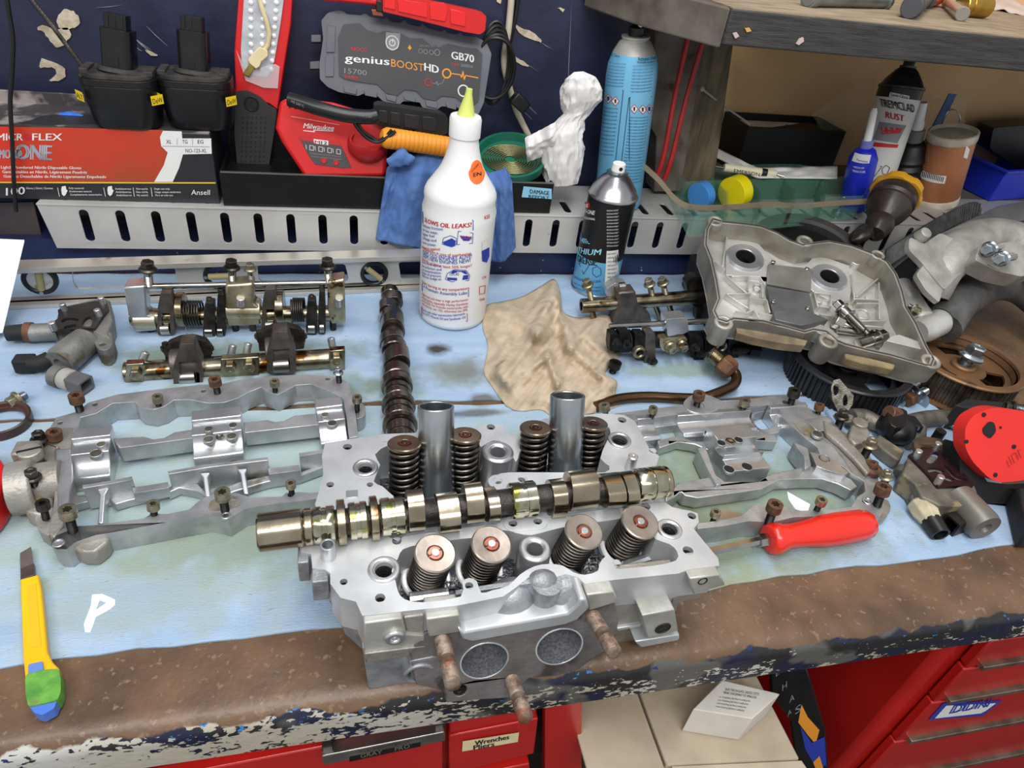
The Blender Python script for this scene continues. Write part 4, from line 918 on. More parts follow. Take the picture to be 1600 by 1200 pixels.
# ================================================================ right cam carrier
C2 = thing('cam_carrier', 'right aluminium cam carrier frame with rusty-topped bolts, behind the red screwdriver', 'engine casting', P(1180, 720))
ro = [(960, 646), (1040, 636), (1068, 632), (1078, 621), (1104, 626), (1128, 628), (1180, 622), (1226, 616), (1244, 622), (1262, 636), (1290, 652), (1310, 670), (1346, 690), (1364, 720), (1372, 742), (1374, 770), (1382, 790), (1376, 806), (1356, 806), (1338, 800),
      (1290, 806), (1240, 808), (1206, 816), (1170, 814), (1130, 822), (1090, 826), (1088, 818), (1130, 812), (1158, 806), (1170, 796), (1180, 788), (1210, 786), (1228, 792), (1252, 798), (1300, 796), (1330, 792), (1340, 776), (1352, 768), (1350, 752), (1330, 740), (1316, 728), (1296, 724),
      (1284, 716), (1278, 700), (1260, 686), (1240, 668), (1222, 652), (1218, 638), (1206, 632), (1140, 640), (1128, 648), (1104, 650), (1076, 644), (1054, 648), (1000, 656), (970, 660)]
tp(C2, ro, 0.0022, Z, 'outer_rail', ALU, hr=[(1228, 629, 5), (1352, 784, 4.5), (1021, 647, 4), (1168, 634, 4)])
tp(C2, [(1240, 660), (1286, 655), (1312, 672), (1346, 694), (1362, 724), (1368, 744), (1350, 748), (1332, 738), (1318, 716), (1300, 694), (1276, 680), (1252, 676)], 0.0022, Z+0.001, 'end_plate', ALUD, hr=[(1262, 678, 6), (1288, 716, 6)])
tp(C2, [(1286, 655), (1310, 668), (1330, 690), (1350, 712), (1362, 736), (1355, 740), (1336, 718), (1312, 694), (1290, 676)], Z+0.001, Z+0.007, 'weathered_ridge', ALUD, bv=0.002)
tp(C2, [(1000, 660), (1054, 652), (1078, 648), (1104, 656), (1132, 652), (1140, 646), (1142, 654), (1132, 664), (1104, 668), (1080, 660), (1054, 664), (1004, 670)], 0.0022, 0.014, 'inner_step', ALU)
tp(C2, [(1094, 614), (1120, 622), (1130, 630), (1120, 640), (1094, 646), (1074, 640), (1068, 630), (1076, 620)], 0.003, Z+0.002, 'bolt_boss', ALU, cr=3, hr=[(1092, 632, 8)])
# rear bearing bar (fluted), octagonal window, blocks
pfr = [(0.0, 0.0022), (0.0, 0.014)]+arc(0.012, 0.036, 0.0205, -2.0, -1.1, 8)+[(0.024, 0.026), (0.030, 0.026), (0.030, 0.0022)]
saddle(C2, 1002, 704, 1028, 701, pfr, 'bearing_bar', ALUB); saddle(C2, 1064, 698, 1178, 688, pfr, 'bearing_bar', ALUB); saddle(C2, 1210, 684, 1268, 678, pfr, 'bearing_bar', ALUB)
tp(C2, [(1028, 688), (1060, 680), (1084, 690), (1114, 690), (1110, 704), (1086, 694), (1060, 690), (1030, 700)], 0.004, 0.016, 'cross_web', ALU)
tp(C2, [(1150, 676), (1180, 672), (1212, 680), (1214, 690), (1180, 688), (1170, 694), (1150, 694)], 0.004, 0.018, 'cross_web', ALU)
tp(C2, [(1176, 640), (1210, 636), (1228, 656), (1216, 676), (1190, 680), (1172, 660)], 0.004, 0.016, 'window_frame_web', ALU, holes=[[(1182, 646), (1202, 642), (1212, 656), (1204, 668), (1188, 670), (1178, 658)]])
pfm = [(0.0, 0.0022), (0.0, 0.026), (0.018, 0.026)]+arc(0.030, 0.040, 0.014, -2.6, -1.2, 6)+[(0.036, 0.038), (0.058, 0.038), (0.060, 0.0022)]
bl = saddle(C2, 1130, 764, 1192, 757, pfm, 'bearing_block', ALUB)
def rimhole(par, u, v, r, zz, m='shaded_hole'):
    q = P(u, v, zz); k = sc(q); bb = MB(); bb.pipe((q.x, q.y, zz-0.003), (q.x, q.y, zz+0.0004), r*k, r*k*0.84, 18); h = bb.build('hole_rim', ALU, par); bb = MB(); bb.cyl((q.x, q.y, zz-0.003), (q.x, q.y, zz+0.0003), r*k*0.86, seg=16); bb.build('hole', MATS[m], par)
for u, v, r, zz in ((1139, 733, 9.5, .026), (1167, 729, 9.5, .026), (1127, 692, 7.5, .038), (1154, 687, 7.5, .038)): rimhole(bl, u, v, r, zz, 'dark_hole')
q = P(1141, 690, .0385); MB().lathe([(0.0055, 0), (0.0055, 0.0008), (0.004, 0.0012), (0.0008, 0.0002)], q, seg=18).build('centre_dimple', STEEL, C2)
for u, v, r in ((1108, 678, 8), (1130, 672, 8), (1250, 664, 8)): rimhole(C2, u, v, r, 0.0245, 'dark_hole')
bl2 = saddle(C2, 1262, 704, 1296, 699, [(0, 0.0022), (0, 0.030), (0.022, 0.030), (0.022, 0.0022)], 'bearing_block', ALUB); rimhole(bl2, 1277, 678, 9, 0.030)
tp(C2, [(1266, 706), (1294, 712), (1326, 738), (1320, 742), (1290, 734), (1276, 728)], 0.004, 0.028, 'bolt_land', ALUB, hr=[(1288, 716, 8)])
# front bearing bar
tp(C2, [(1040, 768), (1052, 762), (1060, 754), (1122, 744), (1132, 752), (1184, 752), (1206, 740), (1262, 728), (1290, 732), (1330, 748), (1340, 760), (1330, 766), (1310, 756), (1284, 748), (1256, 748), (1216, 750), (1190, 764), (1134, 772), (1090, 778), (1070, 774), (1064, 768), (1052, 778), (1040, 784)], 0.005, 0.020, 'bearing_bar', ALU)
tp(C2, [(1090, 700), (1102, 696), (1118, 740), (1128, 756), (1120, 758), (1108, 738)], 0.004, 0.024, 'cross_web', ALU)
tp(C2, [(1240, 690), (1262, 700), (1268, 728), (1258, 732), (1256, 712), (1246, 700)], 0.004, 0.026, 'cross_web', ALU)
tp(C2, [(1176, 806), (1186, 796), (1206, 794), (1230, 800), (1236, 808), (1206, 814)], 0.004, Z-0.004, 'weathered_pocket', ALUD)
# casting nub with square boss
tp(C2, [(1330, 664), (1352, 660), (1360, 676), (1354, 690), (1336, 694), (1326, 684)], 0.02, 0.036, 'square_boss', ALUD, bv=0.002)
q = P(1345, 659, 0.040); MB().cyl((q.x, q.y, 0.034), (q.x, q.y, 0.040), 0.0088, seg=24, bev=0.001).build('slotted_plug', ALUD, C2)
tp(C2, [(1340, 792), (1380, 778), (1392, 790), (1386, 806), (1366, 814), (1344, 808)], 0.0022, 0.014, 'bolt_ear', ALUD, cr=2)
c = P(1355, 783, Z); MB().pipe((c.x, c.y, Z), (c.x, c.y, Z+.001), .0052, .0034, 18).build('bolt_seat', ALUB, C2)
SB = [('socket', 944, 632, 946, 646, 8.5, BOLTG, 'socket bolt head just in front of the beige towel corner'),
 ('socket', 1021, 637, 1018, 652, 7, BOLTG, 'grey socket bolt in the right carrier rear rail, left of the rusty boss'),
 ('socket', 1093, 614, 1088, 636, 9.5, BOLTR, 'brown socket bolt in a rust-stained boss beside the bent pipe'),
 ('socket', 1165, 625, 1160, 640, 8, BOLTG, 'grey socket bolt in the right carrier rear rail, right of the rusty boss'),
 ('socket', 1242, 609, 1235, 632, 9.5, DKST, 'dark socket bolt at the back right corner of the right carrier'),
 ('socket', 1281, 632, 1278, 646, 7.5, BOLTR, 'small rusty socket bolt beside the two-hole bracket'),
 ('flange', 1319, 641, 1310, 666, 11, DKST, 'dark flange bolt standing through the foot of the two-hole bracket'),
 ('flange', 1364, 686, 1350, 714, 11.5, BOLTG, 'long flange bolt leaning at the right end plate of the right carrier'),
 ('socket', 1363, 722, 1361, 734, 9, BOLTR, 'rusty socket bolt in a round brown washer'),
 ('flange', 1387, 736, 1380, 762, 10.5, BOLTG, 'silver-topped flange bolt right of the round brown washer'),
 ('socket', 1381, 759, 1370, 790, 12, BOLTR, 'large rusty socket bolt at the front right corner of the right carrier'),
 ('socket', 1285, 780, 1276, 797, 8.5, BOLTG, 'silver socket bolt right of the screwdriver-end rusty bolt, in the front rail'),
 ('socket', 1212, 787, 1201, 816, 12, BOLTR, 'large rusty socket bolt above the screwdriver handle'),
 ('socket', 1119, 799, 1114, 814, 8, BOLTG, 'small socket bolt above the screwdriver blade')]
for k, u, v, ub, vb, r, m, lb in SB: bolt(k, u, v, ub, vb, Z if v < 790 or u > 1150 else 0.02, r, m, lb, 'bolts in the right carrier')
c = P(1361, 732, Z+.004); MB().lathe([(0.006, -.003), (0.0115, -.003), (0.0115, 0.002), (0.006, 0.003)], c, seg=24, closed=True).build('washer', BOLTR, C2)
# ================================================================ rocker assemblies
def inset(poly, d):
    """polygon moved inward by d"""
    n = len(poly); ar = sum(poly[i-1][0]*poly[i][1]-poly[i][0]*poly[i-1][1] for i in range(n)); s_ = 1 if ar > 0 else -1; out = []
    for i in range(n):
        p = V(poly[i]); a = (p-V(poly[i-1])).normalized(); c = (V(poly[(i+1) % n])-p).normalized()
        m = (V((-a.y, a.x))+V((-c.y, c.x))); m = m.normalized() if m.length > 1e-6 else V((-a.y, a.x))
        k = max(0.5, m.dot(V((-a.y, a.x)))); out.append(tuple(p+m*d*s_/k))
    return out
def upr(u0, v0, u1, v1, z=0.0):
    a = P(u0, v0, z); b_ = P(u1, v1, z); return Fr(V((a.x, a.y, 0)), V((b_.x-a.x, b_.y-a.y, 0)), (0, 0, 1))
def fp_(fr, par, pts, z0, z1, nm, m, bv=0.0008, off=None, holes=(), cr=0, r=0):
    o_ = z1 if off is None else off; q = fr.tr(pts, o_)
    if cr: q = crom(q, cr)
    if r: q = rpoly(q, r)
    hs = [fr.tr(h, o_) for h in holes]
    return MB(fr.M).prism(q, z0, z1, hs).build(nm, m, par, bev=bv)
def fc_(fr, par, u0, v0, u1, v1, r, nm, m, off=0.0, ri=0, seg=20, bv=0.0005):
    a = fr.px(u0, v0, off); c = fr.px(u1, v1, off); b = MB(fr.M)
    a = (a[0], a[1], off); c = (c[0], c[1], off)
    if ri: b.pipe(a, c, r, ri, seg)
    else: b.cyl(a, c, r, seg=seg)
    return b.build(nm, m, par, bev=bv)
def bolt_on(fr, u, v, ub, vb, off, rpx, kind, m, lb, grp=None, par=None, sh=None):
    t_ = fr.px(u, v, off); b_ = fr.px(ub, vb, off); a = fr.to3(b_[0], b_[1], off); c = fr.to3(t_[0], t_[1], off)
    if par is None: return bolt3(kind, a, c, rpx*sc(c), m, lb, grp, sh)
    t = thing('tmp', 'tmp', 'bolt'); 
def pbolt(par, a, c, r, m, kind='flange', sh=None, nm='bolt'):
    """a bolt that belongs to an assembly: one part with its head as a sub-part"""
    a = V(a); c = V(c); ax = (c-a).normalized(); L = (c-a).length; hh = r*1.2; M = Max(a, ax); rs = r*0.5
    b = MB(M); pr = [(rs*.9, 0)]; n = max(3, int((L-hh)/0.0014))
    for i in range(n): z = (L-hh)*(i+.5)/n; pr += [(rs, z), (rs*.88 if i < n*0.6 else rs, z+(L-hh)*.5/n)]
    b.lathe(pr, seg=12); s_ = b.build(nm, sh or STEEL, par, smooth=50)
    b = MB(M); z = L-hh
    if kind == 'flange':
        b.lathe([(r*.6, z), (r, z), (r, z+hh*.15), (r*.8, z+hh*.3)], seg=24); b.build('flange', m, s_)
        b = MB(M); b.lathe([(r*.72, z+hh*.2), (r*.72, L-hh*.1), (r*.6, L), (r*.3, L), (r*.25, L-hh*.1)], seg=6); b.build('hex_head', m, s_, smooth=20)
    else:
        b.lathe([(r*.3, z), (r, z), (r, L-hh*.1), (r*.88, L), (r*.45, L), (r*.4, L-hh*.4), (0.0001, L-hh*.4)], seg=20); b.build('bolt_head', m, s_, smooth=30)
    return s_
GOLDB = mat('oil_gilded_alloy', (198, 190, 166), (156, 142, 108), 50, 0.3, 0.85, 0.15, 200, c3=(90, 60, 30), c3t=0.62, c3s=60)
fr = upr(205, 519, 535, 516)
ra = thing('rocker_assembly', 'upright rocker arm assembly with thin top rod, springs and tall bolts, before the level', 'rocker assembly', fr.to3(0.1, 0, 0))
K = 0.00083
fc_(fr, ra, 200, 448, 538, 441, 0.0036, 'top_rod', STEEL, off=0.0)
fc_(fr, ra, 205, 496, 536, 489, 0.0105, 'rocker_shaft', STEELO, off=0.0)
def prof(par, u, v0, v1, w0, w1, th0, th1, nm, m, off=0.0, hole=None, bv=0.001, lean=0):
    return fp_(fr, par, [(u-w0, v0), (u+w0, v0), (u+w1+lean, v1), (u-w1+lean, v1)], th0, th1, nm, m, bv, off=off, holes=hole or [])
fp_(fr, ra, [(195, 444), (228, 442), (232, 488), (246, 492), (246, 512), (212, 514), (203, 490)], -0.011, 0.011, 'shaft_support', ALUB, 0.002, off=0.004)
fp_(fr, ra, [(353, 440), (397, 438), (397, 470), (408, 476), (408, 503), (355, 505), (352, 480)], -0.011, 0.012, 'shaft_support', GOLDB, 0.003, off=0.004)
fp_(fr, ra, [(512, 436), (538, 432), (540, 500), (518, 502), (512, 480)], -0.011, 0.011, 'shaft_support', GOLDB, 0.002, off=0.004)
for u in (376, 530): fc_(fr, ra, u, 466, u, 478, 0.005, 'dowel', ALUB, off=0.013)
for u0, u1, v in ((355, 408, 484), (212, 246, 500)): fc_(fr, ra, u0, v, u1, v-0.5, 0.0125, 'bearing_barrel', GOLDB, off=0.002, seg=28)
def arm(fr, par, u, v0, v1, w_, m, off, win=True, roller=True, nm='rocker_arm', top=0.6):
    pts = [(u-w_*top, v0), (u+w_*top, v0), (u+w_*0.9, v0+(v1-v0)*0.35), (u+w_, v1-6), (u+w_*0.8, v1), (u-w_*0.8, v1), (u-w_, v1-6), (u-w_*0.9, v0+(v1-v0)*0.35)]
    h = [[(u-w_*0.45, v0+(v1-v0)*0.48), (u+w_*0.45, v0+(v1-v0)*0.48), (u+w_*0.5, v1-3), (u-w_*0.5, v1-3)]] if win else []
    a = fp_(fr, par, pts, off-0.013, off, nm, m, 0.0015, holes=h, r=0.002)
    if roller and win: fc_(fr, a, u-w_*0.5, v1-10, u+w_*0.5, v1-10.5, 0.0075, 'roller', STEEL, off=off-0.004, seg=24)
    return a
arm(fr, ra, 259, 458, 524, 14, ROCK, 0.013); arm(fr, ra, 422, 452, 518, 13.5, ROCK, 0.013)
for u, v0, v1, w_ in ((284, 455, 512, 5), (438, 450, 508, 6)):
    c = fr.px(u, (v0+v1)/2, 0); b = MB(fr.M); b.cyl((c[0]-w_*K, c[1], 0), (c[0]+w_*K, c[1], 0), 0.021, seg=32); b.build('cam_follower_disc', STEELO, ra, bev=0.001)
for u, v, w_ in ((303, 489, 22), (466, 484, 18)):
    c = fr.px(u, v, 0); b = MB(fr.M); n = 6*16; path = [(c[0]+(t/n-0.5)*w_*K, c[1]+0.0145*cos(2*pi*6*t/n), 0.0145*sin(2*pi*6*t/n)) for t in range(n+1)]
    b.tube(path, 0.0013, 6); sp = b.build('return_spring', DKST, ra, smooth=80)
    b = MB(fr.M); x0, x1 = c[0]-w_*K*0.5, c[0]+w_*K*0.8; b.tube([(x0, c[1]-0.010, 0.012), (x0, c[1]-0.024, 0.014), (x0+0.003, c[1]-0.0265, 0.014), (x1-0.003, c[1]-0.0265, 0.014), (x1, c[1]-0.022, 0.014)], 0.0009, 6); b.build('wire_leg', ZINC, sp)
for u, v0, v1, w_ in ((327, 474, 529, 10), (345, 460, 528, 7), (487, 470, 523, 9), (503, 455, 522, 6)):
    a = arm(fr, ra, u, v0, v1, w_, DKCAST, 0.014, win=False, top=0.7)
    fc_(fr, a, u-w_*0.6, v1-11, u+w_*0.6, v1-11, 0.0075, 'roller', STEEL, off=0.0095, seg=22)
    fc_(fr, a, u, v0-1, u, v0-9, 0.0035, 'adjuster', DKST, off=0.002)
for u, vt, vb, r, m, lb in ((230, 408, 440, 12, DKST, ''), (361, 406, 438, 11.5, DKST, ''), (390, 412, 438, 8.5, BOLTG, ''), (511, 404, 434, 12, DKST, '')):
    a = fr.px(u+3, vb+6, 0); c = fr.px(u, vt, 0); pbolt(ra, fr.to3(*a), fr.to3(*c), r*K, m, 'flange')
for u in (237, 369, 396, 521):
    a = fr.px(u, 519, 0.0); b = MB(fr.M); b.cyl((a[0], max(0.001, a[1]-0.002), 0.0), (a[0], a[1]+0.02, 0.0), 0.0042, seg=12); b.build('bolt_end', DKST, ra)
# --- second rocker shaft lying in front
fr = upr(200, 602, 540, 582)
rb = thing('rocker_assembly', 'single oily rocker shaft with two forked rocker arms, lying before the upright assembly', 'rocker assembly', fr.to3(0.1, 0, 0))
o2 = -0.016
fc_(fr, rb, 196, 583, 538, 559, 0.0125, 'rocker_shaft', STEELO, off=o2, seg=32)
for u, v, w_ in ((211, 582, 14), (375, 573, 30), (527, 561, 12)):
    fp_(fr, rb, [(u-w_, v-16+w_*.06), (u+w_, v-16-w_*.06), (u+w_, v+15-w_*.06), (u-w_, v+15+w_*.06)], o2+0.004, o2+0.0135, 'bolt_flat', STEELO, off=o2+.01)
for u, v in ((213, 583), (360, 574), (390, 571), (526, 561)):
    a = fr.px(u, v, o2+0.013); b = fr.to3(a[0], a[1], o2+0.010); pbolt(rb, b, b+fr.ez*0.010+V((0, 0, 0.001)), 0.0092, BOLTG, 'flange')
for u, v, du in ((224, 556, 4), (362, 545, 2), (386, 542, 2), (519, 534, -2)):
    a = fr.px(u-du, v+12, o2-0.012); c = fr.px(u+du, v-6, o2-0.012); b = MB(fr.M); b.cyl((a[0], a[1], o2-0.006), (c[0], c[1], o2-0.012), 0.0045, seg=14, bev=0.0008); b.build('dowel_pin', ALUB, rb)
for u, v0 in ((293, 560), (439, 541)):
    pts = [(u-12, v0-22), (u+10, v0-23), (u+18, v0), (u+23, v0+10), (u+24, v0+38), (u+20, v0+43), (u-18, v0+44), (u-22, v0+40), (u-22, v0+12), (u-17, v0+2)]
    h = [[(u-13, v0+6), (u+13, v0+4), (u+14, v0+38), (u-12, v0+40)]]
    a = fp_(fr, rb, pts, o2+0.002, o2+0.021, 'rocker_arm', ROCK, 0.002, holes=h, r=0.0015)
    fc_(fr, a, u-12, v0+30, u+13, v0+28.5, 0.0095, 'roller', STEEL, off=o2+0.013, seg=28)
    b = MB(fr.M); c = fr.px(u, v0+8, o2); b.cyl((c[0]-0.016, c[1]+0.001, o2), (c[0]+0.016, c[1]+0.0022, o2), 0.0168, seg=28); b.build('arm_bush', ROCK, a, bev=0.001)
    # cross bar with two adjusters behind
    fp_(fr, a, [(u-36, v0-14), (u-30, v0-22), (u-12, v0-29), (u+8, v0-31), (u+28, v0-26), (u+38, v0-14), (u+36, v0+4), (u-34, v0+8)], o2-0.020, o2-0.010, 'valve_bridge', DKCAST, 0.002, r=0.002)
    for s_ in (-33, 33):
        c = fr.px(u+s_, v0-14, o2-0.015); b = MB(fr.M); b.cyl((c[0], c[1]-0.006, o2-0.015), (c[0], c[1]+0.009, o2-0.015), 0.0036, seg=10); ad = b.build('adjuster', DKST, a)
        b = MB(fr.M); b.lathe([(0.006, 0), (0.006, 0.005)], (c[0], c[1]-0.001, o2-0.015), (0, 1, 0), seg=6); b.build('lock_nut', DKCAST, a, smooth=20)
# --- the right-hand pair
fr = upr(905, 500, 1120, 498)
rc = thing('rocker_assembly', 'oily rocker shaft with saddle and two brass-toned bolts, behind the beige towel', 'rocker assembly', fr.to3(0.05, 0, 0))
fc_(fr, rc, 908, 478, 1102, 463, 0.0105, 'rocker_shaft', STEELO, off=0, seg=30, ri=0.0065)
fp_(fr, rc, [(962, 453), (990, 450), (994, 470), (1012, 486), (1016, 500), (952, 505), (958, 488), (964, 470)], -0.010, 0.013, 'rocker_saddle', ROCK, 0.003, off=0.004)
fp_(fr, rc, [(946, 450), (960, 440), (976, 440), (984, 452), (982, 462), (950, 466)], -0.022, -0.006, 'rocker_arm', ALUB, 0.002, off=-0.01, r=0.002)
fc_(fr, rc, 966, 448, 976, 447, 0.006, 'roller', STEEL, off=-0.004)
fp_(fr, rc, [(1070, 440), (1080, 430), (1100, 430), (1110, 446), (1106, 462), (1074, 458)], -0.020, -0.006, 'rocker_arm', DKCAST, 0.002, off=-0.01, r=0.002)
fp_(fr, rc, [(1086, 480), (1108, 480), (1112, 500), (1086, 498)], -0.004, 0.008, 'rocker_arm', DKCAST, 0.002, off=0.004, r=0.002)
for u, v, ub, vb in ((916, 437, 924, 468), (1013, 436, 1019, 462), (1034, 434, 1040, 460)):
    pbolt(rc, fr.to3(*fr.px(ub, vb, 0)), fr.to3(*fr.px(u, v, 0)), 0.0085, BOLTG, 'flange', sh=BOLTG)
for u, v, ub, vb in ((1024, 476, 1032, 500), (1045, 474, 1051, 496), (926, 486, 927, 498)):
    a = fr.px(u, v, 0.006); c = fr.px(ub, vb, 0.006); b = MB(fr.M); b.cyl((a[0], a[1], 0.004), (c[0], max(c[1], 0.001), 0.010), 0.004, seg=12); b.build('bolt_end', STEELO, rc)
fr = upr(950, 562, 1190, 548)
rd = thing('rocker_assembly', 'black oily rocker assembly with thin rod and silver support, between towel and valve cover', 'rocker assembly', fr.to3(0.08, 0, 0))
fc_(fr, rd, 952, 510, 1118, 501, 0.0038, 'top_rod', STEEL, off=0)
fc_(fr, rd, 952, 532, 1186, 528, 0.0115, 'rocker_shaft', BLKST, off=-0.002, seg=24)
fp_(fr, rd, [(1039, 497), (1072, 494), (1075, 516), (1066, 520), (1042, 524)], -0.009, 0.009, 'shaft_support', ALUB, 0.002, off=0.006, r=0.002)
fp_(fr, rd, [(1030, 528), (1072, 526), (1074, 540), (1060, 548), (1036, 548), (1030, 540)], 0.0, 0.012, 'shaft_support', GOLDB, 0.002, off=0.01, r=0.003)
for u, v in ((1048, 543), (1066, 540)):
    a = fr.px(u, v, 0.014); b = fr.to3(a[0], a[1], 0.012); pbolt(rd, b, b+fr.ez*0.011, 0.0085, BOLTG if u < 1060 else STEELO, 'flange')
for u, v0, v1, w_, m in ((1016, 520, 576, 9, ROCK), (976, 518, 550, 10, BLKST), (1000, 522, 562, 9, BLKST), (1082, 525, 556, 5, BLKST), (1092, 528, 566, 8, BLKST), (1122, 524, 548, 10, BLKST), (1146, 530, 560, 9, BLKST), (1168, 524, 548, 9, BLKST), (960, 522, 548, 8, BLKST)):
    a = arm(fr, rd, u, v0, v1, w_, m, 0.015, win=False, top=0.8)
    c = fr.px(u+3, v1-12, 0.018); b = MB(fr.M); b.cyl((c[0], c[1], 0.012), (c[0]+0.002, c[1]+0.002, 0.024), 0.0042, 0.0036, seg=12); b.build('adjuster', DKST, a)
    b = MB(fr.M); b.lathe([(0.0062, 0), (0.0062, 0.004)], (c[0], c[1], 0.0155), (0.1, 0.1, 1), seg=6); b.build('lock_nut', DKCAST, a, smooth=20)
for u, v in ((999, 551), (1127, 542)):
    c = fr.px(u, v, 0.02); b = MB(fr.M); b.pipe((c[0], c[1], 0.014), (c[0], c[1], 0.022), 0.0085, 0.0045, 22); b.build('roller', BOLTG, rd)
for u in (972, 1104):
    c = fr.px(u, 533, 0); b = MB(fr.M); n = 6*14; b.tube([(c[0]+(t/n-0.5)*0.02, c[1]+0.0145*cos(2*pi*6*t/n), 0.0145*sin(2*pi*6*t/n)) for t in range(n+1)], 0.0012, 6); b.build('return_spring', BLKST, rd, smooth=80)
c = fr.px(1172, 545, 0.02); b = MB(fr.M); b.cyl((c[0]-0.022, c[1], 0.018), (c[0], c[1], 0.022), 0.0045, seg=12); b.cyl((c[0]-0.002, c[1], 0.021), (c[0]+0.012, c[1]-0.001, 0.024), 0.009, seg=6); b.build('black_bolt', BLKST, rd)
bolt('socket', 962, 566, 957, 582, 0.002, 10, BLKST, 'black adjuster screw peeking out at the right edge of the beige towel', hh=0.008)

# ================================================================ solenoid valves
def soleno(name, lb, S_):
    pass
BODY = mat('grey_cast_body', (142, 142, 138), (112, 112, 106), 30, 0.55, 0.5, 0.5, 250, c3=(92, 80, 66), c3t=0.6, c3s=30)
PLT = mat('dark_gasket_plate', (74, 70, 68), (54, 50, 50), 30, 0.45, 0.6, 0.3, 200)
sv = thing('solenoid_valve', 'grey oil control valve with grey connector, on the pad left of the rocker assemblies', 'engine part', P(100, 560))
zp = 0.030
tp(sv, [(92, 480), (160, 464), (172, 470), (176, 500), (168, 520), (172, 528), (150, 520), (136, 508), (78, 512), (88, 498)], 0.0022, zp-0.004, 'body', BODY, bv=0.002)
tp(sv, [(90, 484), (108, 478), (148, 470), (166, 470), (170, 482), (162, 492), (148, 512), (80, 515), (76, 508), (92, 496)], zp-0.004, zp, 'gasket_plate', PLT, bv=0.0006, holes=[[(96, 500), (106, 496), (122, 498), (120, 502), (108, 500), (97, 504)], [(102, 509), (118, 506), (116, 513), (101, 514)], [(128, 506), (132, 498), (140, 494), (144, 500), (142, 509), (133, 511)]])
for u, v in ((100, 480), (160, 470), (154, 489), (84, 509)): q = P(u, v, zp+0.004); b = MB(); b.cyl((q.x, q.y, zp-.002), (q.x-.001, q.y, zp+0.009), 0.0036, seg=14, bev=0.0006); b.build('dowel_pin', ALUB, sv)
barrel(sv, [(48, 520), (92, 518)], 0.016, 0.0105, 'spool_end', BODY); barrel(sv, [(40, 519), (52, 519)], 0.016, 0.0115, 'rust_ring', RUST)
b = MB(); a = P(10, 521, 0.016); c = P(40, 519, 0.016); b.cyl(a, c, 0.009, 0.0098, seg=18); b.build('rubber_cap', BLKM, sv, bev=0.001)
b = MB(); a = P(140, 527, 0.020); c = P(92, 568, 0.018); b.lathe([(0.010, 0), (0.0155, 0.006), (0.0165, 0.018), (0.0170, (c-a).length-0.006), (0.015, (c-a).length), (0.006, (c-a).length), (0.005, (c-a).length-0.004)], a, c-a, 28); b.build('coil_barrel', BODY, sv)
b = MB(); b.tube([P(78, 562, .016), P(62, 568, .014), P(46, 568, .014)], [0.0095, 0.009, 0.0088], 12); b.build('dark_connector', BLKM, sv)
MB().box(P(40, 568, 0.013), (0.020, 0.016, 0.017)).build('connector_shell', BLKM, sv, bev=0.002)
tp(sv, [(146, 514), (174, 520), (176, 536), (168, 546), (156, 546), (148, 536)], 0.0022, 0.024, 'lug', BODY, bv=0.003, cr=2, hr=[(160, 538, 5)])
a = P(86, 586, 0.013); c = P(122, 598, 0.012); L = (c-a).length
b = MB(); b.lathe([(0.0085, -0.004), (0.0125, 0.0), (0.0125, 0.010)], a, c-a, 20); b.build('sensor_base', BODY, sv)
b = MB(); b.lathe([(0.0108, 0.010), (0.0118, 0.012), (0.0118, 0.021), (0.0105, 0.022)], a, c-a, 24); b.build('sensor_collar', mat('pale_collar', (176, 172, 166), (160, 156, 150), 30, 0.5), sv)
ax = (c-a).normalized(); M = Max(a+ax*0.021, ax); b = MB(M); b.prism(rrect(-0.0095, -0.0085, 0.0095, 0.0085, 0.003), 0, 0.019, [rrect(-0.007, -0.006, 0.007, 0.006, 0.002)]); b.box((0, 0, 0.006), (0.014, 0.012, 0.002)); b.build('connector', mat('grey_plug', (98, 98, 100), (84, 84, 86), 30, 0.5), sv, bev=0.0008)
# right one, shown the other way up
sv = thing('solenoid_valve', 'dirty oil control valve with maroon gasket plate, below the red tool on the right', 'engine part', P(1480, 770))
DIRT = mat('dirty_alloy', (128, 122, 110), (88, 82, 72), 30, 0.6, 0.4, 0.7, 250, c3=(150, 136, 110), c3t=0.6, c3s=40)
zp = 0.032
tp(sv, [(1418, 716), (1424, 708), (1460, 712), (1490, 730), (1524, 760), (1530, 776), (1510, 790), (1470, 790), (1440, 776), (1430, 756), (1410, 740)], 0.0022, zp-0.004, 'body', DIRT, bv=0.002)
b = tp(sv, [(1420, 710), (1432, 704), (1452, 700), (1472, 694), (1484, 700), (1502, 734), (1522, 758), (1466, 760), (1450, 740)], zp-0.004, zp, 'gasket_plate', mat('maroon_plate', (52, 40, 42), (84, 42, 46), 22, 0.35, 0.5), bv=0.0006,
   holes=[[(1447, 720), (1458, 707), (1467, 708), (1466, 714), (1456, 724)], [(1449, 732), (1462, 730), (1475, 734), (1472, 740), (1462, 736), (1452, 738)], [(1474, 727), (1480, 728), (1494, 742), (1510, 748), (1508, 751), (1492, 748), (1482, 738)], [(1472, 746), (1480, 743), (1492, 748), (1484, 752)]])
for u, v in ((1434, 710), (1494, 720), (1468, 750), (1464, 698)): q = P(u, v, zp+0.004); b = MB(); b.cyl((q.x, q.y, zp-.002), (q.x-.001, q.y, zp+0.010), 0.0038, seg=14, bev=0.0006); b.build('dowel_pin', ALUB, sv)
b = MB(); a = P(1416, 735, 0.016); b.cyl(a, P(1408, 744, 0.012), 0.010, seg=20); b.build('spigot', DIRT, sv, bev=0.001)
b = MB(); b.lathe([(0.011, 0), (0.0115, 0.002), (0.011, 0.004)], P(1414, 740, 0.013), P(1408, 746, 0.011)-P(1414, 740, 0.013), 20); b.build('o_ring', ZINC, sv)
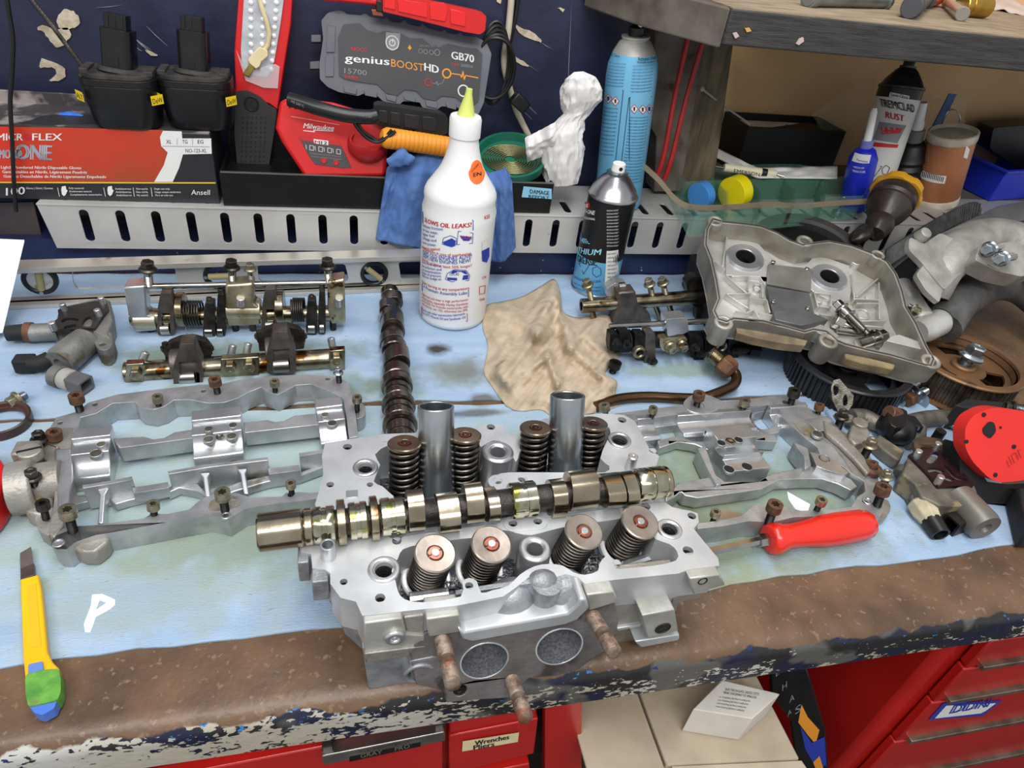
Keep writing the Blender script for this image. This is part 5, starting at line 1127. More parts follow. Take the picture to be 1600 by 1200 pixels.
b = MB(); a = P(1490, 772, 0.019); c = P(1540, 826, 0.018); L = (c-a).length; b.lathe([(0.010, 0), (0.017, 0.004), (0.0175, L*0.5), (0.0178, L-0.006), (0.0165, L), (0.007, L), (0.006, L-0.004), (0.0005, L-0.004)], a, c-a, 28); b.build('coil_barrel', mat('coil_can', (132, 128, 118), (108, 104, 96), 20, 0.45, 0.6, 0.2, 200, c3=(176, 140, 74), c3t=0.62, c3s=26), sv)
M = Max(P(1508, 812, 0.010), P(1474, 824, 0.010)-P(1508, 812, 0.010)); b = MB(M); b.prism(rrect(-0.009, -0.010, 0.009, 0.010, 0.003), 0, 0.026, [rrect(-0.0065, -0.0075, 0.0065, 0.0075, 0.002)]); b.build('connector', BLK, sv, bev=0.0008)
ps = thing('pressure_sensor', 'cream-coloured sensor with black plug, left of the coil barrel at lower right', 'sensor', P(1445, 800))
a = P(1432, 780, 0.014); c = P(1462, 824, 0.011); ax = (c-a).normalized(); L = (c-a).length
b = MB(); b.lathe([(0.006, -0.003), (0.006, 0.003)], a, ax, 14); b.build('threaded_tip', DIRT, ps)
b = MB(); b.lathe([(0.0085, 0.002), (0.0135, 0.006), (0.0138, 0.018), (0.012, 0.024), (0.0105, 0.030)], a, ax, 8, rot=0.3); b.build('hex_body', mat('cream_body', (196, 186, 156), (160, 148, 118), 40, 0.55, 0.1, 0.3, 150), ps, smooth=30, bev=0.001)
M = Max(a+ax*0.028, ax); b = MB(M); b.lathe([(0.0105, 0), (0.0095, 0.018), (0.0075, 0.018), (0.007, 0.004), (0.0005, 0.004)], seg=18); b.build('plug', BLK, ps)
# black sensor on a corroded foot
sn = thing('position_sensor', 'black sensor with rusty bolt on a corroded foot, right of the right carrier', 'sensor', P(1400, 680))
tp(sn, [(1366, 688), (1374, 678), (1392, 690), (1414, 704), (1408, 718), (1402, 718), (1380, 702)], 0.0022, 0.018, 'foot', DIRT, bv=0.002)
b = MB(); b.ball(P(1400, 670, 0.020), 0.0225, 20, 12, (1, 1, 0.72)); b.build('sensor_body', BLK, sn)
q = P(1420, 666, 0.021); MB().box(q, (0.020, 0.022, 0.018), Matrix.Rotation(-0.15, 3, 'Z')).build('connector', BLK, sn, bev=0.002)
b = MB(); q = P(1424, 667, 0.0255); 
for i in range(4): b.box((q.x+0.0035, q.y-0.006+i*0.0035, 0.028), (0.0022, 0.0018, 0.004))
b.build('contact_pins', ZINC, sn, stuff=True)
tp(sn, [(1388, 640), (1402, 636), (1418, 642), (1418, 662), (1400, 668), (1386, 656)], 0.018, 0.036, 'mount_tab', BLK, bv=0.002, cr=2)
b = MB(); b.cyl(P(1402, 648, 0.030), P(1388, 644, 0.036), 0.0085, seg=18, bev=0.001); b.build('bush_bolt', BOLTR, sn)
b = MB(); b.tube([P(1414, 690, .010), P(1432, 684, .010), P(1434, 670, .012)], [0.010, 0.011, 0.010], 12); b.build('rear_lobe', DIRT, sn)
rr = thing('sprocket_plate', 'curved rusty plate with slots behind the maroon gasket valve', 'plate', P(1460, 695))
tp(rr, [(1428, 695), (1432, 684), (1450, 682), (1472, 686), (1486, 696), (1490, 708), (1484, 716), (1474, 704), (1456, 696), (1440, 698), (1434, 706)], 0.030, 0.036, 'plate', mat('rust_plate', (104, 80, 62), (62, 52, 48), 50, 0.6, 0.5, 0.5, 300), cr=2, bv=0.001)
b = MB(); q = P(1465, 700, 0.01); b.cyl((q.x, q.y+0.008, 0.002), (q.x, q.y+0.008, 0.0305), 0.006, seg=14); b.build('stub', DKCAST, rr)
# two-hole bracket, dipstick tube
bk = thing('bracket', 'corroded two-hole bracket standing at the back right corner of the right carrier', 'bracket', P(1320, 650))
f2 = Fr(P(1318, 655, 0.026), (0.85, -0.45, 0.12), (0.1, 0.35, 0.9))
DI = mat('corroded_zinc', (168, 164, 152), (104, 98, 86), 120, 0.5, 0.8, 0.7, 500)
b = MB(f2.M); b.prism(f2.tr([(1298, 606), (1302, 594), (1312, 592), (1334, 618), (1332, 632), (1320, 650), (1310, 646), (1300, 624)]), -0.001, 0.0012, [f2.tr(crom([(1302, 604), (1308, 600), (1310, 612), (1304, 618)], 3)), f2.tr(crom([(1317, 622), (1322, 616), (1324, 630), (1318, 634)], 3))]); b.build('plate', DI, bk, bev=0.0004)
b = MB(); q = P(1316, 652, 0.024); b.prism(table(0.028).tr([(1302, 648), (1318, 644), (1334, 650), (1328, 660), (1310, 660)]), 0.026, 0.028); b.build('foot', DI, bk)
b = MB(); b.add([P(1294, 618, .026), P(1300, 616, .028), P(1316, 640, .030), P(1312, 648, .026)], [(0, 1, 2, 3)]); b.add([p_-V((0, 0, 0.0015)) for p_ in b.v], [(3, 2, 1, 0)]); b.build('torn_gasket', BLKM, bk)
dt = thing('dipstick_tube', 'flattened corroded steel tube running behind the black sensor to the right', 'tube', P(1380, 650))
b = MB(); b.tube(crom([tuple(P(u, v, .012)) for u, v in ((1330, 652), (1350, 652), (1376, 664), (1410, 662), (1450, 654), (1500, 652), (1560, 650))], 4, False), [0.006]+[0.012]*8+[0.0105]*30 if False else 0.0105, 14); b.build('tube', mat('corroded_tube', (128, 122, 112), (92, 86, 78), 60, 0.55, 0.7, 0.6, 300), dt)
tp(dt, [(1322, 650), (1334, 645), (1352, 645), (1364, 654), (1356, 662), (1336, 664)], 0.010, 0.016, 'end_tab', DI, cr=2)
# loose bolts by the gears
def lay(u0, v0, u1, v1, z, rpx, m, lb, kind='flange', grp=None, sh=ZINC):
    a = P(u1, v1, z); c = P(u0, v0, z); return bolt3(kind, a, c, rpx*sc(c), m, lb, grp, sh)
lay(1384, 624, 1430, 600, 0.012, 13, BOLTG, 'long zinc bolt lying between the black gear and the rusty gear', 'hex')
q = P(1398, 622, 0.008); b = MB(Max(q, V((0.8, 0.35, 0.25)))); b.pipe((0, 0, -0.001), (0, 0, 0.001), 0.0155, 0.007, 28); tag(b.build('washer', ZINC, None), 'zinc washer on the long bolt nearest the black gear', 'washer')
q = P(1422, 614, 0.010); b = MB(Max(q, V((0.8, 0.35, 0.2)))); b.pipe((0, 0, -0.001), (0, 0, 0.001), 0.0165, 0.007, 28); tag(b.build('washer', ZINC, None), 'zinc washer at the threaded end of the long bolt', 'washer')
lay(1417, 626, 1444, 612, 0.011, 12, BOLTR, 'short rusty-headed bolt right of the long zinc bolt', 'hex')
q = P(1434, 622, 0.009); b = MB(Max(q, V((0.8, 0.35, 0.2)))); b.pipe((0, 0, -0.001), (0, 0, 0.001), 0.0155, 0.007, 28); tag(b.build('washer', ZINC, None), 'zinc washer on the short rusty-headed bolt', 'washer')
lay(1464, 656, 1490, 666, 0.008, 9, ZINC, 'small zinc flange bolt lying left of the red tool')
lay(1570, 634, 1600, 640, 0.055, 10, DKST, 'dirty grey bolt lying on the black strip behind the red tool')
lay(12, 632, 34, 620, 0.010, 13.5, BOLTG, 'brown-headed flange bolt lying at the left edge above the oil seal')
# oil seal ring
b = MB(); q = P(8, 672, 0.0); b.lathe([(r_*0.82, z_) for r_, z_ in [(0.026, 0.0022), (0.0315, 0.0022), (0.032, 0.004), (0.032, 0.012), (0.030, 0.013), (0.0275, 0.0115), (0.0265, 0.008), (0.0245, 0.0075), (0.024, 0.005)]], (q.x-0.003, q.y+0.006, 0), seg=48, closed=True); tag(b.build('oil_seal', mat('seal_rubber', (44, 36, 34), (84, 52, 42), 20, 0.35, 0.2)), 'dark oil seal ring on the pad at the left edge', 'seal')
# red thing on the left edge
rt = thing('red_tool_body', 'rounded red plastic tool end cut off by the left edge', 'tool', P(-10, 800))
b = MB(); b.prism(table(0.035).tr(crom([(-70, 700), (-14, 706), (4, 722), (7, 742), (-2, 770), (-26, 800), (-70, 820)], 3)), 0.003, 0.035); b.build('shell', RED, rt, bev=0.006, seg=3)
# seam of the towel, pipe
pp = thing('bent_pipe', 'bent brown oil pipe with rusty threaded union, right of the beige towel', 'pipe', P(1060, 620))
path = crom([tuple(P(u, v, z)) for u, v, z in ((930, 636, .008), (965, 624, .008), (1010, 620, .008), (1060, 622, .008), (1094, 622, .010), (1122, 614, .014), (1146, 602, .018), (1150, 586, .022), (1136, 572, .026))], 6, False)
b = MB(); b.tube(path, 0.0066, 16); b.build('pipe', mat('heat_bronze_pipe', (104, 78, 54), (72, 52, 40), 14, 0.28, 0.9, 0.1, 200, c3=(168, 130, 76), c3t=0.55, c3s=11), pp)
a = P(1143, 580, 0.024); c = P(1112, 553, 0.032); ax = (c-a).normalized(); L = (c-a).length
b = MB(); b.lathe([(0.0075, -0.004), (0.013, 0.0), (0.0145, 0.003), (0.0145, 0.016), (0.012, 0.018)], a, ax, 6); b.build('union_nut', RUST, pp, smooth=25, bev=0.001)
b = MB(); pr = [(0.0105, 0.018)]; 
for i in range(7): pr += [(0.0112, 0.0185+i*0.0022), (0.0102, 0.0196+i*0.0022)]
b.lathe(pr+[(0.009, 0.036), (0.006, 0.036), (0.005, 0.034)], a, ax, 20); b.build('threaded_end', STEELO, pp)

# ================================================================ beige towel
def cloth(nm, m, lb, outline, cen, ridges, z0, amp, grp=None, nr=34, na=150, cat='towel', edge=0.003, th=0.0022, zb=0.0024):
    ol = crom([V(q) for q in outline], 8); n = len(ol); pts = []
    for j in range(nr+1):
        for i in range(na):
            a = i/na*n; k = int(a); f = a-k; o_ = V(ol[k])*(1-f)+V(ol[(k+1) % n])*f
            t = (j+0.02)/nr; t = min(t, 1); p = V(cen)*(1-t)+o_*t; pts.append((p, t))
    vs = []
    for p, t in pts:
        h = 0
        for (x0, y0, x1, y1, w_, hh) in ridges:
            a = V((x0, y0)); d_ = V((x1, y1))-a; L2 = d_.length_squared; s_ = max(0, min(1, (p-a).dot(d_)/L2)); ds = (p-a-d_*s_).length/w_
            h += 0.85*hh*math.exp(-(ds/1.2)**2*2.0)
        q = P(p.x, p.y, 0.0)
        nz = noise.fractal(V((q.x*20, q.y*14, 3.1)), 0.9, 2.1, 3)*0.5; rg = 1-abs(noise.noise(V((q.x*18+5, q.y*13, 1.7))))*2
        e_ = min(1, (1-t)*5.0)
        z = z0*e_+edge*(0.5+0.5*sin(p.x*0.35+p.y*0.27)) + h*(0.35+0.65*e_) + amp*(nz+0.5*rg)*(0.3+0.7*e_)
        z = max(z, zb+0.0006)
        vs.append(P(p.x, p.y, z))
    b = MB(); fs = []
    for j in range(nr):
        for i in range(na): a = j*na+i; c = j*na+(i+1) % na; fs.append((a, c, c+na, a+na))
    cc = len(vs); vs.append(sum((vs[i] for i in range(na)), V((0, 0, 0)))/na)
    for i in range(na): fs.append((cc, (i+1) % na, i))
    N0 = len(vs); vs = vs+[V((q.x, q.y, max(zb, q.z-th))) for q in vs]; fs = fs+[tuple(reversed([k+N0 for k in f])) for f in fs]
    o_ = nr*na
    for i in range(na): a = o_+i; c = o_+(i+1) % na; fs.append((a, a+N0, c+N0, c))
    b.add(vs, fs); return tag(b.build(nm, m, smooth=180), lb, cat, grp)
TOWEL = mat('beige_terry', (200, 182, 158), (180, 161, 137), 60, 0.95, 0, 1.0, 900, c3=(160, 134, 102), c3t=0.66, c3s=20)
cloth('shop_towel', TOWEL, 'crumpled beige terry towel on the pad behind the upright tubes', [(758, 478), (790, 470), (818, 462), (846, 446), (866, 436), (876, 458), (880, 486), (902, 496), (930, 492), (952, 494), (960, 530), (972, 548), (952, 574), (946, 584), (964, 596), (962, 616), (966, 634), (930, 644), (900, 650), (868, 654), (846, 640), (812, 642), (790, 632), (768, 602), (756, 580), (762, 540), (754, 510)], (862, 560),
    [(866, 448, 840, 520, 15, .020), (840, 520, 790, 590, 16, .018), (878, 470, 890, 540, 12, .018), (890, 540, 962, 604, 12, .016), (770, 480, 850, 520, 14, .008), (820, 580, 856, 556, 9, .014), (856, 556, 872, 600, 9, .014), (872, 600, 866, 650, 8, .008), (940, 500, 900, 530, 10, .010), (950, 560, 920, 530, 8, .010), (800, 600, 830, 590, 8, .008), (900, 620, 960, 600, 9, .008), (800, 520, 780, 590, 9, .006)], 0.010, 0.007)
# ================================================================ gears
def gear(name, lb, cx_, cy_, z0, z1, r, nt, m, mt, spokes=True, flange=0.0, hub=0.016):
    t = thing(name, lb, 'gear', (cx_, cy_, z0)); M = Matrix.Translation((cx_, cy_, 0))
    ol = []
    for i in range(nt):
        a = 2*pi*i/nt; d_ = 2*pi/nt
        for f, rr in ((0.0, r), (0.42, r), (0.55, r*0.968), (0.88, r*0.968)): ol.append((rr*cos(a+d_*f), rr*sin(a+d_*f)))
    MB(M).prism(ol, z0, z1-0.004, [circ((0, 0), r*0.86, 60)]).build('toothed_rim', mt, t, smooth=20)
    b = MB(M); b.lathe([(r*0.86, z1-0.004), (r*1.03, z1-0.004), (r*1.035, z1-0.002), (r*1.01, z1), (r*0.90, z1), (r*0.86, z1-0.012), (r*0.84, z1-0.012)], seg=72, closed=True); b.build('top_rim', m, t)
    if flange: b = MB(M); b.lathe([(r*0.8, z0), (r*flange, z0), (r*flange, z0+0.002), (r*0.8, z0+0.002)], seg=72, closed=True); b.build('bottom_flange', m, t)
    zz = z1-0.014; hs = []
    if spokes:
        for k in range(3):
            a0 = 2*pi*k/3+0.55; hs.append([(rr*cos(a0+s_), rr*sin(a0+s_)) for rr, s_ in [(r*0.74, i*0.16) for i in range(8)]+[(r*0.42, 1.12-i*0.16) for i in range(8)]])
    MB(M).prism(circ((0, 0), r*0.87, 64), zz-0.004, zz, hs+[circ((0, 0), hub*0.45, 20)]).build('web', m, t, bev=0.001)
    b = MB(M); b.pipe((0, 0, zz-0.006), (0, 0, zz+0.005), hub, hub*0.45, 36); b.build('hub', m, t, bev=0.0008)
    return t
BELTBLK = mat('black_nylon', (22, 22, 24), (34, 34, 36), 60, 0.3, 0.1)
q = P(1345, 570, 0.046)
gear('cam_gear', 'black toothed cam gear lying under the front corner of the valve cover', q.x+0.004, q.y+0.022, 0.0022, 0.040, 0.076, 64, BELTBLK, BELTBLK)
OCH = mat('ochre_rust', (140, 104, 70), (112, 82, 58), 16, 0.45, 0.5, 0.15, 200, c3=(88, 62, 48), c3t=0.62, c3s=30)
TEE = mat('worn_teeth', (118, 104, 90), (78, 66, 58), 60, 0.35, 0.8, 0.2, 300)
q = P(1515, 563, 0.045)
g2 = gear('cam_gear', 'rust-brown toothed cam gear with a big zinc bolt, at the right edge of the bench', q.x, q.y+0.004, 0.0022, 0.046, 0.071, 56, OCH, TEE, flange=1.12)
a = V((q.x+0.004, q.y+0.006, 0.030)); bb_ = P(1520, 557, 0.062)
bolt3('flange', a, a+V((0.004, 0.0, 0.034)), 0.0165, ZINC, 'large zinc flange bolt standing in the hub of the rust-brown gear', sh=ZINC, hh=0.018, deep=0.003)
fr_ = Fr((q.x, q.y, 0.046)); patch(fr_, WPRINT, g2, [(1462, 513), (1474, 512), (1476, 516), (1465, 518)], name='paint_dot', off=0.0006)
# ================================================================ valve cover
A = P(1115, 512, 0.075); B = P(1458, 570, 0.075); T = P(1110, 345, 0.135)
ve = (B-A).normalized(); vy = T-A; VC = Fr(A, ve, vy)
vc = thing('valve_cover', 'grey cast valve cover lying open side up on the gears, holding loose bolts', 'engine casting', P(1280, 520))
vo = [(1112, 340), (1130, 345), (1162, 348), (1190, 352), (1215, 362), (1235, 374), (1255, 381), (1272, 378), (1295, 375), (1330, 382), (1362, 394), (1388, 408), (1402, 428), (1412, 455), (1418, 480), (1434, 506), (1450, 542), (1462, 562), (1456, 575), (1430, 568), (1392, 557), (1355, 549), (1320, 540), (1306, 534), (1290, 520), (1272, 517), (1258, 521), (1225, 512), (1192, 504), (1148, 500), (1136, 505), (1120, 500), (1113, 485), (1121, 466), (1116, 436), (1109, 405), (1100, 382), (1102, 358)]
OP = VC.tr(vo); IP = inset(OP, 0.0055)
LID = mat('cover_casting', (170, 165, 155), (134, 127, 115), 24, 0.5, 0.5, 0.35, 260, c3=(146, 108, 62), c3t=0.66, c3s=20)
LIDB = mat('cover_inside', (216, 214, 209), (188, 185, 178), 22, 0.36, 0.55, 0.2, 260, c3=(160, 126, 76), c3t=0.68, c3s=26)
dpt = -0.034
MB(VC.M).prism(OP, dpt, 0.0, [IP]).build('side_wall', LID, vc, bev=0.0012)
rim_o = inset(OP, 0.0018); rim_i = inset(OP, 0.0032)
MB(VC.M).prism(rim_o, -0.0004, 0.0010, [rim_i]).build('gasket_bead', mat('gasket_black', (60, 58, 56), None, rough=0.5), vc)
fl_h = []
for u, v, r in ((1164, 403, 15.5), (1295, 434, 15)):
    c = VC.px(u, v, dpt+0.006); fl_h.append(circ(c, r*sc(VC.to3(c[0], c[1], dpt))*1.0, 26, 1.0))
c3_ = VC.px(1336, 411, dpt+0.006); fl_h.append(circ(c3_, 0.0078, 18))
MB(VC.M).prism(OP, dpt-0.003, dpt, fl_h).build('floor_plate', LIDB, vc)
def vp(pts, z0, z1, nm='rib', m=LIDB, bv=0.0006, holes=(), cr=0, off=None):
    q_ = VC.tr(pts, z1 if off is None else off); q_ = crom(q_, cr) if cr else q_
    return MB(VC.M).prism(q_, z0, z1, holes).build(nm, m, vc, bev=bv)
f6 = lambda x, y: (1080+x/4, 330+y/4)
vp([f6(215, 170), f6(300, 180), f6(420, 200), f6(480, 270), f6(540, 320), f6(640, 345), f6(720, 330), f6(760, 290), f6(830, 285), f6(930, 320), f6(990, 340), f6(1000, 500), f6(990, 560), f6(880, 560), f6(770, 510), f6(740, 480), f6(470, 470), f6(430, 410), f6(220, 400)], dpt, dpt+0.006, 'raised_land', holes=fl_h[:2], bv=0.0015)
for h in fl_h[:2]:
    cx = sum(p[0] for p in h)/26; cy = sum(p[1] for p in h)/26; r0 = (V(h[0])-V((cx, cy))).length
    b = MB(VC.M @ Matrix.Translation((cx, cy, 0))); b.lathe([(r0, dpt+0.002), (r0, dpt+0.009), (r0*1.05, dpt+0.0098), (r0*1.75, dpt+0.0098), (r0*1.95, dpt+0.006), (r0*1.95, dpt+0.002)], seg=40, closed=True); b.build('plug_tube_seat', ALUB, vc)
    b = MB(VC.M @ Matrix.Translation((cx, cy, 0))); b.pipe((0, 0, dpt-0.006), (0, 0, dpt+0.008), r0*1.04, r0*0.94, 30); b.build('bore', DARK, vc)
b = MB(VC.M @ Matrix.Translation((c3_[0], c3_[1], 0))); b.pipe((0, 0, dpt-.004), (0, 0, dpt+0.012), 0.0095, 0.0076, 24); b.build('breather_boss', LIDB, vc)
vp([f6(475, 345), f6(745, 375), f6(740, 500), f6(735, 520), f6(465, 470)], dpt+0.005, dpt+0.011, 'baffle_step', mat('baffle_plate', (168, 164, 156), (132, 128, 120), 20, 0.4, 0.7), off=dpt+0.006)
bp_ = vp([f6(468, 470), f6(738, 515), f6(770, 650), f6(560, 640), f6(505, 625)], dpt+0.005, dpt+0.009, 'baffle_plate', mat('grey_baffle', (128, 128, 128), (104, 104, 104), 18, 0.4, 0.7), off=dpt+0.008)
vp([f6(500, 630), f6(760, 650), f6(850, 690), f6(780, 705), f6(680, 728), f6(520, 690)], dpt, dpt+0.014, 'baffle_plate', MATS['grey_baffle'], off=dpt+.01)
for x, y in ((510, 322), (722, 365), (512, 570), (727, 612)):
    c = VC.px(*f6(x, y), dpt+0.01); b = MB(VC.M @ Matrix.Translation((c[0], c[1], 0))); b.lathe([(0.0032, dpt+0.006), (0.0032, dpt+0.0125), (0.0022, dpt+0.0135), (0.0014, dpt+0.0125)], seg=14); b.build('rivet', STEEL, vc)
def vrib(x0, y0, x1, y1, w_=0.0022, h=0.010):
    a = V(VC.px(*f6(x0, y0), dpt+h*0.8)); c = V(VC.px(*f6(x1, y1), dpt+h*0.8)); n_ = (c-a).normalized(); n_ = V((-n_.y, n_.x))*w_/2
    MB(VC.M).prism([tuple(a+n_), tuple(c+n_), tuple(c-n_), tuple(a-n_)], dpt, dpt+h).build('rib', LIDB, vc, bev=0.0006)
for r_ in ((225, 140, 195, 350), (145, 320, 210, 370), (215, 405, 350, 520), (250, 410, 360, 410), (360, 410, 355, 500), (365, 445, 445, 460), (440, 460, 445, 545), (215, 520, 355, 610), (220, 520, 370, 520), (370, 540, 365, 620), (375, 550, 470, 560), (470, 560, 490, 640), (275, 630, 345, 640), (345, 640, 390, 620), (390, 620, 420, 670), (420, 640, 520, 660), (765, 510, 875, 525), (875, 525, 870, 600), (765, 510, 790, 600), (800, 600, 860, 610), (800, 650, 880, 660), (1000, 400, 1020, 560), (1010, 550, 1175, 560), (1170, 450, 1175, 680), (1030, 540, 1165, 425), (1030, 580, 1180, 580), (1060, 690, 1215, 690), (1040, 640, 1050, 680), (1080, 720, 1200, 730), (1100, 760, 1180, 770)): vrib(*r_)
for x, y in ((410, 485), (800, 560), (1110, 540)):
    c = VC.px(*f6(x, y), dpt+0.004); b = MB(VC.M @ Matrix.Translation((c[0], c[1], 0))); b.cyl((0, 0, dpt), (0, 0, dpt+0.005), 0.005, 0.0045, seg=18); b.build('cast_boss', LIDB, vc, bev=0.0005)
c = VC.px(*f6(1075, 640), dpt+.003); b = MB(VC.M @ Matrix.Translation((c[0], c[1], 0))); b.pipe((0, 0, dpt), (0, 0, dpt+0.003), 0.010, 0.008, 24); b.build('cast_ring', LIDB, vc)
# ears with bolt holes and barrels below
for u, v, r, ln_ in ((1118, 345, 0.0115, 0.010), (1131, 503, 0.0125, 0.034), (1295, 532, 0.0125, 0.034), (1455, 564, 0.0125, 0.030), (1372, 398, 0.010, 0.016), (1258, 376, 0.012, 0.012)):
    c = VC.px(u, v); b = MB(VC.M @ Matrix.Translation((c[0], c[1], 0)))
    b.pipe((0, 0, -ln_), (0, 0, 0.0008), r, r*0.5, 24); b.build('bolt_ear', LID, vc, bev=0.002)
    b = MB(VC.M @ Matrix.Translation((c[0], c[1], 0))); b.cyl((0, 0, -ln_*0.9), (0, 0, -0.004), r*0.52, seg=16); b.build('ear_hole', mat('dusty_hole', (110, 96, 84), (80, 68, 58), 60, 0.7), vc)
vp([f6(750, 730), f6(810, 705), f6(870, 730), f6(925, 775), f6(900, 810), f6(860, 790), f6(800, 760)], -0.02, -0.0005, 'inner_web', LID, off=0)
vp([f6(1250, 780), f6(1300, 770), f6(1440, 820), f6(1465, 870), f6(1220, 810)], dpt, -0.006, 'corner_floor', LIDB, off=-0.006)
# dirt roll along the outside
MUD = mat('caked_dirt', (150, 132, 96), (108, 94, 76), 40, 0.9, 0.1, 1.0, 200)
for pts in ([(1150, 512), (1190, 518), (1235, 526), (1262, 532), (1258, 540), (1220, 536), (1180, 528), (1152, 520)], [(1320, 552), (1360, 560), (1400, 570), (1396, 577), (1350, 568), (1322, 560)]):
    vp(pts, -0.022, -0.008, 'dirt_crust', MUD, off=-0.008, bv=0.002)
# oil control solenoid on the cover's right end
b = MB(); a = P(1404, 446, 0.085); c = P(1440, 500, 0.070); L = (c-a).length
b.lathe([(0.013, 0), (0.016, 0.002), (0.0165, L*0.5), (0.0165, L), (0.013, L+0.003)], a, c-a, 28); so = b.build('solenoid_barrel', LIDB, vc)
pbolt(vc, P(1420, 478, 0.085), P(1433, 488, 0.082)+V((0, -0.004, 0.002)), 0.008, BOLTG)
b = MB(); a = P(1430, 520, 0.066); c = P(1466, 504, 0.066); b.lathe([(0.017, 0), (0.0175, 0.020), (0.019, 0.023), (0.019, (c-a).length)], a, c-a, 28); b.build('outlet_spigot', LIDB, vc)
b = MB(); b.lathe([(0.0175, -0.001), (0.0195, 0.001), (0.0195, 0.003), (0.0175, 0.005), (0.0155, 0.003), (0.0155, 0.001)], c, c-a, 30, closed=True); b.build('o_ring', BLK, vc)
b = MB(); q = P(1452, 462, 0.085); b.lathe([(0.012, -0.001), (0.0135, 0), (0.012, 0.001), (0.0105, 0)], q, V((0.5, -0.6, 0.5)), 28, closed=True); tag(b.build('o_ring', BLK), 'thin black o-ring beside the right end of the valve cover', 'seal')
# loose bolts in the cover
def vbolt(u0, v0, u1, v1, off, r, kind, m, lb):
    a = VC.px(u1, v1, dpt+off); c = VC.px(u0, v0, dpt+off+0.004)
    return bolt3(kind, VC.to3(a[0], a[1], dpt+off), VC.to3(c[0], c[1], dpt+off+0.004), r, m, lb, 'loose bolts in the valve cover', sh=STEEL)
vbolt(1305, 473, 1346, 514, 0.018, 0.0105, 'flange', STEEL, 'uppermost of the steel flange bolts heaped in the valve cover')
vbolt(1316, 484, 1352, 520, 0.011, 0.0105, 'flange', STEEL, 'middle steel flange bolt in the heap inside the valve cover')
vbolt(1303, 500, 1340, 516, 0.008, 0.010, 'hex', STEEL, 'hex-headed steel bolt lowest in the heap of bolts in the valve cover')
vbolt(1384, 524, 1345, 536, 0.010, 0.0125, 'flange', STEEL, 'steel flange bolt with a wide washer head alone near the cover front corner')
b = MB(); a = VC.px(1308, 515, dpt+0.008); c = VC.px(1352, 520, dpt+0.008); b.cyl(VC.to3(a[0], a[1], dpt+.008), VC.to3(c[0], c[1], dpt+.008), 0.0052, seg=16, bev=0.0008); tag(b.build('steel_pin', STEEL), 'plain steel pin lying under the bolts in the valve cover', 'pin')
# ================================================================ red tool, right
rt = thing('power_tool', 'black power tool with red octagonal end cap, at the right edge of the bench', 'power tool', P(1560, 770))
TF = Fr(P(1560, 780, 0.004), (1, -0.12, 0), (0.05, 0.50, 0.86))
ro_ = [(1508, 668), (1520, 650), (1545, 638), (1562, 637), (1660, 652), (1668, 735), (1590, 752), (1562, 754), (1546, 748), (1520, 722), (1508, 700)]
b = MB(TF.M); qf = rpoly(TF.tr(ro_, 0.022), 0.006); b.prism(qf, 0.005, 0.022); rc_ = b.build('red_cap', mat('red_tool_plastic', (222, 44, 36), (210, 38, 32), 8, 0.4), rt, bev=0.004, seg=3)
for u, v, r in ((1537, 648, 3.6), (1510, 690, 3.2), (1584, 698, 3.6), (1555, 742, 3.6), (1563, 668, 2)): c = TF.px(u, v, 0.022); k = sc(TF.to3(*c)); b = MB(TF.M); b.cyl((c[0], c[1], 0.0215), (c[0], c[1], 0.0226), r*k, seg=14); b.build('screw_hole', DARK, rc_)
b = MB(TF.M); b.prism(rpoly(TF.tr([(1545, 658), (1553, 660), (1556, 674), (1546, 686), (1536, 678), (1534, 670)], 0.022), 0.003), 0.0215, 0.0228); b.build('square_window', DARK, rc_)
strip(TF, mat('embossed_red', (150, 26, 24), None, rough=0.5), rc_, [[(1550, 722), (1546, 712)], [(1554, 718), (1549, 706)], [(1558, 716), (1553, 704), (1560, 700), (1564, 711)], [(1568, 708), (1563, 697), (1567, 696)], [(1560, 706), (1564, 705)]], 0.9, off=0.0228)
TB = table(0.0)
b = MB(TF.M); b.prism(rpoly(TF.tr([(1500, 690), (1512, 712), (1545, 758), (1600, 765), (1680, 760), (1690, 790), (1580, 800), (1530, 786), (1498, 740), (1496, 700)], 0.002), 0.004), -0.02, 0.004); b.v = [V((q_.x, q_.y, max(q_.z, 0.003))) for q_ in b.v]; b.build('black_base', BLKM, rt, bev=0.003)
b = MB(); b.prism(table(0.040).tr([(1492, 632), (1506, 636), (1680, 650), (1690, 640), (1510, 622)]), 0.003, 0.040); b.build('black_rail', BLKM, rt, bev=0.002)
b = MB(); b.prism(table(0.03).tr([(1590, 760), (1680, 750), (1680, 830), (1608, 830)]), 0.003, 0.03); b.build('black_foot', BLKM, rt, bev=0.003)
# ================================================================ screwdriver
sd = thing('screwdriver', 'screwdriver with red faceted handle before the right cam carrier', 'screwdriver', P(1260, 850))
a = P(1199, 843, 0.0175); c = P(1361, 818, 0.0165); ax = (c-a).normalized(); L = (c-a).length
pr = [(0.007, 0.0), (0.0135, 0.001), (0.0158, 0.005), (0.0155, 0.010), (0.0128, 0.019), (0.0122, 0.028), (0.0132, 0.044), (0.0160, 0.062), (0.0168, 0.080), (0.0160, L-0.014), (0.0138, L-0.004), (0.010, L)]
k = L/0.112
b = MB(); b.lathe([(r, z if z > 0.09 else z*min(1, L/0.105)) for r, z in pr], a, ax, 10, rot=0.3); b.build('handle', mat('red_handle', (226, 40, 24), (214, 34, 20), 8, 0.3, coat=0.5), sd, smooth=50, bev=0.0014, seg=3)
b = MB(); b.cyl(a-ax*0.010, a+ax*0.001, 0.0068, seg=6, bev=0.0006); b.build('ferrule', STEEL, sd, smooth=20)
